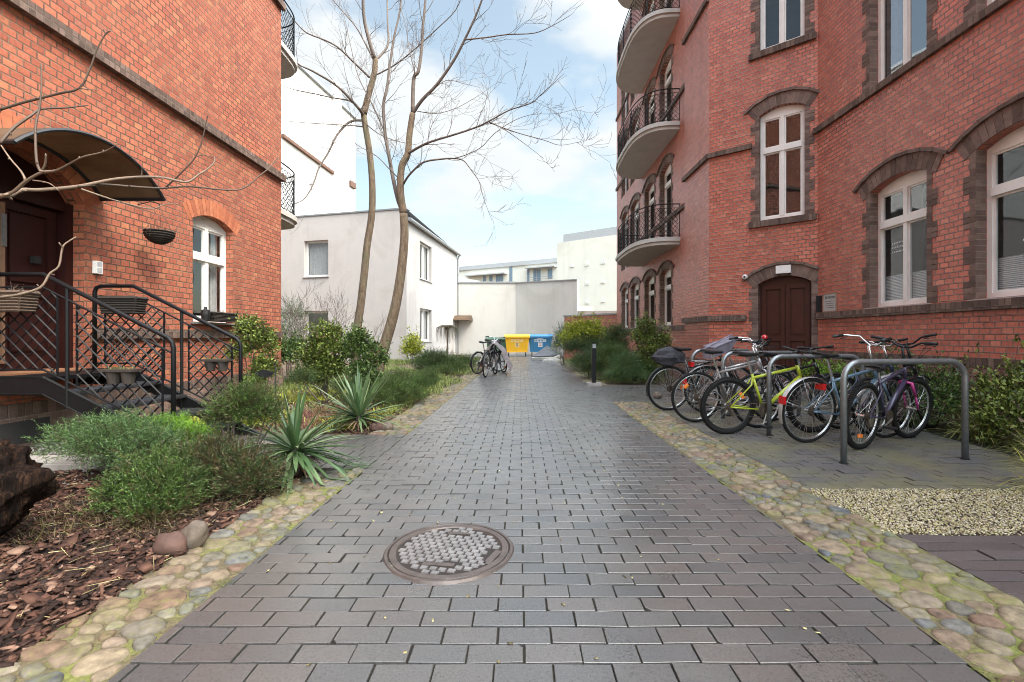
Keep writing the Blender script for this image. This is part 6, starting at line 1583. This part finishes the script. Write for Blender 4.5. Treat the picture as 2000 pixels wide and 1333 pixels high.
# small bare shrub in front of the pale house
def grow(m, p, d, L_, r, lv, rng, up=.15, nseg=6, kids=(3, 5), ang=.7, shrink=.6, wob=.13, rmin=.0016, sides=(7, 5, 4, 3)):
    pts = [p]; rs = [r]; cur = Vector(d).normalized(); q = Vector(p)
    for i in range(nseg):
        cur = (cur+Vector((rng.gauss(0, wob), rng.gauss(0, wob), rng.gauss(0, wob)+up*.25))).normalized(); q = q+cur*(L_/nseg); pts.append(q.copy()); rs.append(max(rmin, r*(1-.75*(i+1)/nseg)))
    m.tube(pts, rs, sides[min(lv, len(sides)-1)] if False else (7 if r > .03 else 5 if r > .012 else 3), caps=False)
    if lv <= 0: return
    for _ in range(rng.randint(*kids)):
        i = rng.randint(1, nseg); f = Vector(pts[i]); dd_ = (pts[i]-pts[i-1]).normalized()
        ax = dd_.cross(Vector((rng.gauss(0, 1), rng.gauss(0, 1), rng.gauss(0, 1)))).normalized(); nd = (dd_*math.cos(ang)+ax*math.sin(ang)*rng.uniform(.7, 1.2)).normalized()
        grow(m, f, nd, L_*shrink*rng.uniform(.7, 1.2), max(rmin, rs[i]*.7), lv-1, rng, up, nseg, kids, ang, shrink, wob, rmin)
bs = thing('bare_shrub', 'small leafless branching shrub before the pale house lower window', 'shrub', gnd(616, 742)); rr = random.Random(5)
m = MB()
for k in range(7): grow(m, Vector((0, 0, .02)), (rr.gauss(0, .38), rr.gauss(0, .3), 1), 1.35, .018, 3, rr, .35, 6, (3, 5), .6, .6, .13, .0028)
m.build('branches', M['twig'], bs)
# ground cover of the left bed (uncountable)
def patch(n, x0, x1, y0, y1, keep=lambda x, y: x > -99): q = region(n, x0, x1, y0, y1, keep, RNG); return np.column_stack([q, np.zeros(len(q))])
inb = lambda x, y: x < path_l(y)-.40
tuft_field('yellow_ground_cover', 'yellow green low ground cover spreading across the left garden bed', 'ground cover', patch(1100, -6.0, -1.4, 8.5, 23, lambda x, y: (x < path_l(y)-.30) & (np.sin(x*2.1)+np.sin(y*1.3+1)+.6*np.sin(x*5+y*3) > .25)), 18, .22, .010, 'lf_grass', 61, .12, .7)
tuft_field('lime_ground_cover', 'lime coloured cushions of low growth between the shrubs at left', 'ground cover', patch(420, -4.6, -1.9, 5.6, 9.5, lambda x, y: (x < path_l(y)-.5) & (np.sin(x*3.1+1)+np.sin(y*2.3) > .1)), 20, .13, .008, 'lf_yellow', 62, .07, .9)
tuft_field('red_heather', 'reddish low heather patch behind the near yucca', 'heather', patch(300, -3.1, -2.0, 5.7, 7.2, lambda x, y: np.sin(x*4)+np.sin(y*5) > -.3), 18, .12, .005, 'lf_red', 63, .06, .8)
tuft_field('dry_ground_cover', 'straw coloured dead stalks covering the left garden soil', 'dry growth', patch(1100, -5.2, -1.8, 5.5, 13, lambda x, y: x < path_l(y)-.42), 7, .11, .006, 'lf_dry', 64, .1, 1.0)
tuft_field('green_ground_cover', 'green grassy tufts growing along the left bed', 'ground cover', patch(500, -5.4, -1.8, 6.0, 15, lambda x, y: (x < path_l(y)-.40) & (np.sin(x*2.7+2)+np.sin(y*1.9) > .2)), 14, .17, .008, 'lf_shrub', 65, .09, .7)
q = region(5200, -5.2, -1.6, 5.4, 12.5, lambda x, y: (x < -1.8+.0135*y), RNG, 1.2)
n = len(q); S = np.stack([RNG.uniform(.02, .07, n), RNG.uniform(.012, .03, n), RNG.uniform(.003, .008, n)], 1)
scatter('bed_mulch', np.column_stack([q, RNG.uniform(-.055, -.02, n)+.02]), S, .28, CHIP, M['mulch'], RNG, label='bark mulch lying on the soil of the far left bed', category='mulch')
sheet('garden_bed', [(-7, 5.37), (path_l(5.4)-.4, 5.37), (path_l(26)-.1, 26), (-7, 26)], -.03, M['soil'])
sheet('garden_bed_right', [(path_r(10)+.4, 10.76), (4.4, 10.76), (4.4, 24), (path_r(24)+.3, 24)], -.03, M['soil'])
# right far garden
leafy_bush('yellow green topped bush spreading beside the far brick garden wall', [bl_(1140, 648, 15.5, .52, .6), bl_(1165, 655, 15.2, .42, .6), bl_(1120, 662, 15.5, .42, .6), bl_(1150, 672, 15.3, .5, .5)], 'lf_yellow', 9000, .085, .036, seed=71)
needle_bush('spreading dark fir branches under the yellow green bush', [bl_(1150, 680, 14.8, .50, .5), bl_(1125, 685, 14.8, .40, .5), bl_(1172, 688, 14.4, .40, .5)], 'lf_juniper_dark', 1700, 12, .24, .05, .010, seed=72, name='fir_bush', cat='conifer')
needle_bush('blue green pine sprays at the left end of the garden wall', [bl_(1103, 660, 18, .30, 1.3), bl_(1098, 680, 18, .4, 1)], 'lf_juniper_blue', 800, 12, .28, .07, .009, seed=73, name='pine_bush', cat='conifer')
needle_bush('tall spiky dark pine before the brick window sills', [bl_(1205, 662, 13.2, .26, 1.1), bl_(1200, 685, 13.2, .30, .8)], 'lf_juniper_dark', 1000, 12, .24, .07, .009, seed=74, name='pine_bush', cat='conifer', up=1.0)
leafy_bush('tall loose leafy shrub in front of the far ground floor windows', [bl_(1262, 640, 11.6, .20, 1.1), bl_(1250, 662, 11.6, .20), bl_(1280, 665, 11.6, .24), bl_(1298, 672, 11.5, .16, 1.2), bl_(1265, 690, 11.5, .26), bl_(1290, 695, 11.5, .22), bl_(1275, 715, 11.4, .22)], 'lf_shrub', 9500, .060, .028, seed=75, brown=.10, stemr=.012)
needle_bush('drooping green juniper left of the bollard light', [bl_(1140, 712, 12.4, .30, .7), bl_(1158, 722, 12.2, .28, .7), bl_(1165, 700, 12.8, .3, .7)], 'lf_juniper_dark', 1700, 12, .18, .045, .008, seed=76)
needle_bush('feathery green juniper just right of the bollard light', [bl_(1195, 695, 12.2, .32, .7), bl_(1185, 712, 12.0, .26, .7), bl_(1215, 705, 12.0, .28, .7)], 'lf_juniper', 2000, 12, .17, .042, .008, seed=77)
needle_bush('broad blue green juniper at the corner of the door path', [bl_(1225, 715, 11.5, .34, .7), bl_(1255, 722, 11.5, .32, .6), bl_(1235, 735, 11.3, .34, .5), bl_(1275, 728, 11.5, .28, .6), bl_(1205, 738, 11.3, .26, .5)], 'lf_juniper_blue', 3400, 12, .16, .040, .008, seed=78)
tuft_field('pale_ground_cover', 'pale green grass cover along the right far cobble edging', 'ground cover', patch(600, 2.0, 3.6, 11.2, 22, lambda x, y: x > path_r(y)+.35), 14, .2, .010, 'lf_grass', 79, .12, .8)
# right bed behind the bicycle stands
def rb(x, y, z, r, fz=1.0): return (x, y, z, r, fz)
leafy_bush('dark leafy bush behind the hoop stands at the right brick wall', [rb(5.25, 5.9, .35, .36), rb(5.1, 6.4, .3, .30), rb(5.45, 6.8, .35, .32), rb(5.0, 5.5, .22, .26), rb(5.3, 7.4, .3, .28)], 'lf_box', 9000, .055, .024, seed=81, brown=.05)
leafy_bush('green leafy bush right of the nearest hoop stand', [rb(5.3, 5.0, .42, .34), rb(5.0, 4.75, .25, .28), rb(5.5, 4.4, .45, .34), rb(5.2, 4.2, .25, .26)], 'lf_shrub', 8000, .055, .024, seed=82, brown=.08)
leafy_bush('low leafy plants at the foot of the wall beside the splayed door', [rb(5.55, 8.3, .45, .22), rb(5.6, 8.9, .45, .2), rb(5.5, 7.9, .35, .24)], 'lf_bright', 1200, .06, .028, seed=83)
def grass_clump(label, c, n, L_, mat, seed, W=.006, droop=.5, group=None, mat2=None):
    rng = np.random.default_rng(seed); t = thing('grass_clump', label, 'grass', c, group=group)
    for nm, mm, k in (('blades', mat, n), ('dry_blades', mat2 or 'lf_dry', n//3)):
        az = rng.uniform(0, 2*np.pi, k); el = np.clip(rng.normal(1.0, .35, k), .15, 1.5); D = np.stack([np.cos(az)*np.cos(el), np.sin(az)*np.cos(el), np.sin(el)], 1)
        V, Fq = blades(rng.normal(0, .05, (k, 3))*np.array([1, 1, 0]), D, L_*rng.uniform(.6, 1.25, k), W*rng.uniform(.6, 1.3, k), rng.uniform(.1, droop*2, k), rng, 6)
        npmesh(nm, V, Fq, M[mm], t)
    return t
grass_clump('arching green sedge clump behind the nearest hoop stand post', (5.0, 5.0, 0), 420, .62, 'lf_grass', 91)
grass_clump('tall arching sedge clump at the right frame edge by the wall', (4.95, 4.25, 0), 520, .68, 'lf_grass', 92)
grass_clump('small green sedge tuft near the bicycle front wheel', (4.95, 6.0, 0), 260, .45, 'lf_grass', 93)
grass_clump('straw coloured grass clump hanging over the pale gravel', (3.86, 3.30, 0), 480, .50, 'lf_dry', 94, .005, .6, mat2='lf_yellow')
grass_clump('second straw coloured grass clump farther right of the gravel', (4.62, 4.0, 0), 380, .45, 'lf_dry', 95, .005, .6, mat2='lf_grass')
sheet('bed_soil', [(4.5, 2.9), (5.9, 2.9), (5.9, 9), (4.9, 8.5)], -.02, M['soil_dark'])

# weeds and moss along the path edges, in paving joints
q = []
for _ in range(230):
    y = RNG.uniform(1.2, 9); e = RNG.choice([0, 1, 2]); q.append((path_l(y) if e == 0 else path_r(y) if e == 1 else STR(y), y, 0))
q = [p for p in q if math.sin(p[1]*4+p[0])+math.sin(p[1]*9) > .35]
tuft_field('edge_weeds', 'tiny green weeds and moss tufts along the cobble edgings', 'weeds', np.array(q), 22, .018, .003, 'lf_shrub', 97, .022, .9)

# ---------------------------------------------------------------- bare trees
def limb(px, Y0, Y1, m, r0, r1, sides=8, wob=.0):
    """traced limb: picture points with its own changing distance -> world tube"""
    n = len(px); P = []
    for i, (u, v) in enumerate(px): P.append(at(u, v, Y0+(Y1-Y0)*i/(n-1)))
    Q = []
    for i in range(n-1):                              # catmull-rom
        p0, p1, p2, p3 = P[max(0, i-1)], P[i], P[i+1], P[min(n-1, i+2)]
        for k in range(4):
            t = k/4; Q.append(.5*((2*p1)+(-p0+p2)*t+(2*p0-5*p1+4*p2-p3)*t*t+(-p0+3*p1-3*p2+p3)*t**3))
    Q.append(P[-1]); K = len(Q); rs = [r0+(r1-r0)*(i/(K-1)) for i in range(K)]
    m.tube(Q, rs, sides if r0 > .03 else 6 if r0 > .012 else 4); return Q, rs
def tree(label, base, trunk, limbs, seed, mat_t='bark', mat_c='bark_grey', twl=1.0, dens=1.0):
    t = thing('bare_tree', label, 'tree', base); inv = -Vector(base); rr = random.Random(seed)
    m = MB(); mt = MB()
    for (px, Y0, Y1, r0, r1) in trunk: limb(px, Y0, Y1, mt, r0, r1, 12)
    for (px, Y0, Y1, r0, r1) in limbs:
        Q, rs = limb(px, Y0, Y1, m, r0, r1)
        Lt = sum((Q[i+1]-Q[i]).length for i in range(len(Q)-1)); n = int(Lt*4.6*dens)
        for _ in range(n):
            i = int(len(Q)*rr.uniform(.12, .99)); i = min(max(i, 1), len(Q)-1); d = (Q[i]-Q[i-1]).normalized()
            ax = d.cross(Vector((rr.gauss(0, 1), rr.gauss(0, 1), rr.gauss(0, 1)))).normalized(); a = rr.uniform(.5, 1.0); nd = d*math.cos(a)+ax*math.sin(a)+Vector((0, 0, .2))
            grow(m, Q[i], nd, rr.uniform(.45, 1.1)*twl, max(.0035, min(.011, rs[i]*.45)), 2, rr, .25, 6, (2, 3), .65, .6, .14, .0028)
    a = mt.build('trunk', M[mat_t], t, smooth=True); b = m.build('crown', M[mat_c], t, smooth=True)
    for o in (a, b): o.matrix_parent_inverse = Matrix.Translation(inv)
    return t
T1b = gnd(692, 738)
tree('slimmer bare tree with a gently curved trunk, left of the leaning one', T1b,
     [([(692, 738), (695, 690), (698, 640), (704, 600), (711, 540), (717, 480), (726, 420), (727, 360), (722, 300), (714, 250), (710, 224)], 12.7, 12.7, .118, .075),
      ([(710, 224), (720, 185), (731, 144), (733, 115)], 12.7, 12.7, .085, .07)],
     [([(733, 115), (727, 100), (713, 47), (709, 0), (712, -60)], 12.7, 12.2, .06, .03),
      ([(733, 115), (742, 110), (758, 86), (757, 40), (756, -40)], 12.7, 13.3, .04, .018),
      ([(710, 226), (698, 209), (659, 169), (612, 140), (581, 124), (560, 90)], 12.7, 11.0, .045, .010),
      ([(710, 236), (684, 238), (659, 263), (641, 299), (623, 328), (612, 360), (594, 389), (571, 400)], 12.7, 11.4, .035, .010),
      ([(709, 222), (695, 205), (684, 197), (648, 191), (612, 183), (576, 176), (549, 167)], 12.7, 13.6, .028, .007),
      ([(710, 248), (690, 246), (659, 244), (605, 241), (550, 236)], 12.7, 11.9, .020, .006),
      ([(722, 152), (691, 122), (659, 92), (630, 77), (594, 61), (562, 22), (550, -10)], 12.7, 11.6, .030, .009),
      ([(731, 120), (700, 60), (676, 30), (650, 0), (630, -30)], 12.7, 13.8, .024, .009),
      ([(728, 150), (770, 128), (812, 95), (850, 60), (890, 20), (905, -20)], 12.7, 11.6, .020, .008),
      ([(712, 240), (740, 262), (775, 276), (812, 283)], 12.7, 11.8, .016, .005)], 101, dens=.62)
T2b = gnd(733, 752)
tree('bare tree with leaning trunk forking high above the left bed', T2b,
     [([(733, 752), (742, 705), (752, 672), (766, 625), (776, 580), (785, 520), (790, 460), (788, 418)], 11.4, 11.4, .150, .095),
      ([(788, 418), (783, 385), (782, 360), (785, 324), (796, 302), (800, 262), (806, 222)], 11.4, 11.3, .095, .070)],
     [([(788, 414), (779, 396), (770, 360), (760, 306), (752, 259), (749, 205), (756, 173), (760, 137), (770, 72), (781, 22), (786, -40)], 11.4, 11.9, .055, .018),
      ([(806, 222), (808, 155), (817, 140), (823, 101), (826, 54), (831, 0), (834, -60)], 11.3, 11.1, .050, .022),
      ([(806, 222), (825, 195), (853, 166), (886, 119), (907, 79), (929, 32), (945, -10)], 11.3, 10.4, .042, .018),
      ([(908, 78), (947, 74), (990, 68), (1044, 65), (1080, 50), (1116, 29)], 10.5, 9.6, .018, .004),
      ([(797, 300), (820, 287), (842, 277), (882, 265), (922, 252), (954, 238), (994, 216), (1037, 202), (1058, 184), (1102, 144)], 11.3, 9.4, .032, .004),
      ([(788, 360), (795, 348), (806, 335), (828, 317), (864, 311), (886, 310), (905, 314), (922, 335), (936, 356), (945, 389), (961, 432)], 11.4, 9.8, .030, .003),
      ([(954, 238), (983, 252), (1019, 277), (1062, 310)], 10.3, 9.7, .012, .003),
      ([(956, 240), (1008, 259), (1062, 274), (1094, 284), (1134, 277)], 10.3, 9.3, .012, .003),
      ([(886, 310), (910, 303), (940, 288), (965, 262), (1000, 238), (1040, 224), (1090, 222), (1140, 208)], 10.4, 9.4, .012, .003),
      ([(808, 216), (850, 222), (890, 212), (930, 190), (956, 172)], 11.3, 12.2, .012, .003),
      ([(832, 190), (870, 158), (910, 165), (940, 172)], 11.0, 12.0, .011, .003),
      ([(752, 259), (725, 200), (700, 150), (685, 90), (670, 20)], 11.7, 12.6, .018, .005),
      ([(812, 148), (800, 100), (790, 40), (770, -20)], 11.2, 12.0, .015, .006),
      ([(780, 350), (760, 330), (735, 305), (700, 285), (670, 262)], 11.4, 10.6, .014, .004)], 102, dens=.62)
# bare branches reaching in from the left
fb = thing('bare_tree', 'leafless foreground tree reaching thin branches across the orange brick wall', 'tree', (-3.5, 2.2, 0)); m = MB(); mt = MB()
c1 = lambda L_: [(x*.3376, y*.3376) for x, y in L_]
hub_ = Vector((-3.45, 2.25, 1.75)); rr = random.Random(3)
mt.tube([(-3.5, 2.2, 0), (-3.52, 2.22, .9), hub_, (-3.4, 2.3, 2.7), (-3.5, 2.3, 3.6)], [.09, .075, .06, .04, .02], 10)
FB = [([(0, 1135), (60, 1130), (130, 1100), (230, 1100), (450, 1080), (650, 1040), (820, 1025), (950, 1030), (1080, 1055), (1150, 1010), (1200, 980), (1240, 940), (1240, 912)], 2.5, 3.3, .0135, .0035, 1),
      ([(450, 1080), (600, 1070), (750, 1080), (930, 1090), (1100, 1080), (1300, 1100), (1410, 1090), (1500, 1020), (1560, 970), (1610, 910)], 2.75, 3.5, .008, .003, 0),
      ([(960, 1085), (1050, 1000), (1130, 910), (1170, 810), (1190, 720), (1205, 665)], 3.05, 3.0, .007, .0035, 0),
      ([(470, 1095), (600, 1140), (700, 1170), (870, 1210), (950, 1185), (1030, 1180)], 2.75, 3.1, .006, .0025, 1),
      ([(0, 1140), (80, 1110), (150, 1050), (240, 1000), (320, 990), (400, 950), (480, 910), (600, 880), (680, 835)], 2.5, 2.2, .012, .003, 1),
      ([(235, 995), (212, 930), (205, 760), (215, 680), (230, 620), (240, 500), (238, 370)], 2.4, 2.5, .007, .0035, 0),
      ([(0, 635), (130, 595), (230, 570), (350, 540), (460, 510), (520, 400), (560, 290), (610, 200), (640, 182)], 2.6, 2.6, .0095, .004, 0),
      ([(0, 830), (80, 740), (180, 670), (240, 632), (380, 625), (510, 610)], 2.45, 2.7, .009, .003, 0),
      ([(150, 1045), (120, 990), (60, 920), (5, 840)], 2.45, 2.5, .006, .004, 1),
      ([(240, 995), (262, 950), (266, 895)], 2.4, 2.35, .006, .004, 1), ([(190, 1045), (280, 1060), (335, 1100)], 2.45, 2.4, .004, .0025, 1),
      ([(820, 1025), (822, 960)], 3.0, 3.0, .0035, .002, 0), ([(1140, 905), (1180, 898), (1235, 915)], 3.0, 3.1, .0035, .002, 0), ([(465, 512), (520, 520), (570, 522)], 2.6, 2.5, .004, .002, 1), ([(610, 200), (600, 172)], 2.6, 2.6, .004, .003, 0)]
mp_ = MB()
for px, Y0, Y1, r0, r1, pale in FB:
    px = [(x*.3376, y*.3376) for x, y in px]; Q, rs = limb(px, Y0, Y1, mp_ if pale else m, r0, r1)
    for i in range(3, len(Q), 5):                      # buds
        d = Vector((rr.gauss(0, 1), rr.gauss(0, 1), rr.gauss(0, 1))).normalized(); (mp_ if pale else m).tube([Q[i], Q[i]+d*rs[i]*1.6, Q[i]+d*rs[i]*2.6], [rs[i]*.7, rs[i]*.6, rs[i]*.2], 5)
    if px[0][0] == 0: m.tube([hub_ if px[0][1] > 250 else Vector((-3.4, 2.3, 2.7)), Q[0].lerp(hub_, .4)+Vector((0, 0, .02)), Q[0]], [r0*1.7, r0*1.2, r0], 6)
low = [(0, 581), (36, 576), (79, 562), (97, 535), (115, 520), (122, 484), (134, 472), (149, 463)]; Q, rs = limb(low, 2.6, 2.75, mp_, .0085, .004)
mp_.tube([Vector((-3.5, 2.2, .9)), Q[0].lerp(Vector((-3.5, 2.2, .9)), .4), Q[0]], [.02, .013, .009], 6)
for a, b, r in (((122, 484), (115, 474), .003), ((96, 535), (106, 537), .003), ((79, 562), (72, 556), .003)): mp_.tube([at(*a, 2.7), at(*b, 2.68)], r, 5)
for nm, mm, mk in (('trunk', mt, 'bark_grey'), ('crown', m, 'twig_near'), ('pale_branches', mp_, 'twig_pale')):
    o = mm.build(nm, M[mk], fb, smooth=True); o.matrix_parent_inverse = Matrix.Translation((3.5, -2.2, 0))
# rotten stump
sp_ = thing('rotten_stump', 'dark rotten hollow tree stump at the left edge of the mulch bed', 'stump', (-2.97, 2.50, 0))
def lump(name, c, sc, seed, waist=.0, tips=()):
    bm = bmesh.new(); bmesh.ops.create_icosphere(bm, subdivisions=6, radius=1)
    for v in bm.verts:
        p = v.co.copy(); k = 1+.30*nz.noise(p*1.5+Vector((seed, 0, 0)))
        for f, a in ((3.1, .22), (6.5, .13), (13, .06), (27, .03)):   # ridged grain, stretched along the wood
            q = Vector((p.x*f*.55, p.y*f, p.z*f*.9))+Vector((seed*3, f, 0)); k += a*(.5-abs(nz.noise(q)))*1.6
        for tx, ty, tz, pw_, am in tips:
            k += am*max(0, p.dot(Vector((tx, ty, tz)).normalized()))**pw_
        w = 1-waist*max(0, -p.z+.15); v.co = Vector((p.x*sc[0]*k*w, p.y*sc[1]*k*w, p.z*sc[2]*k))+Vector(c)
    me = bpy.data.meshes.new(name); bm.to_mesh(me); bm.free(); me.materials.append(M['stump']); me.polygons.foreach_set('use_smooth', [True]*len(me.polygons)); return link(name, me, sp_)
lump('stump_shell', (0, 0, .26), (.27, .22, .26), 2.3, .35, ((1, -.1, .30, 60, .75), (.95, .3, .05, 50, .40), (.5, -.8, .5, 40, .30)))
lump('stump_root', (-.10, .02, .47), (.13, .12, .16), 7.1, .0, ((.3, 0, 1, 30, .5), (-.6, 0, .9, 30, .4), (.9, 0, .5, 40, .5)))
lump('stump_root', (-.28, .05, .42), (.16, .14, .15), 4.4, .0, ((0, 0, 1, 30, .5),))
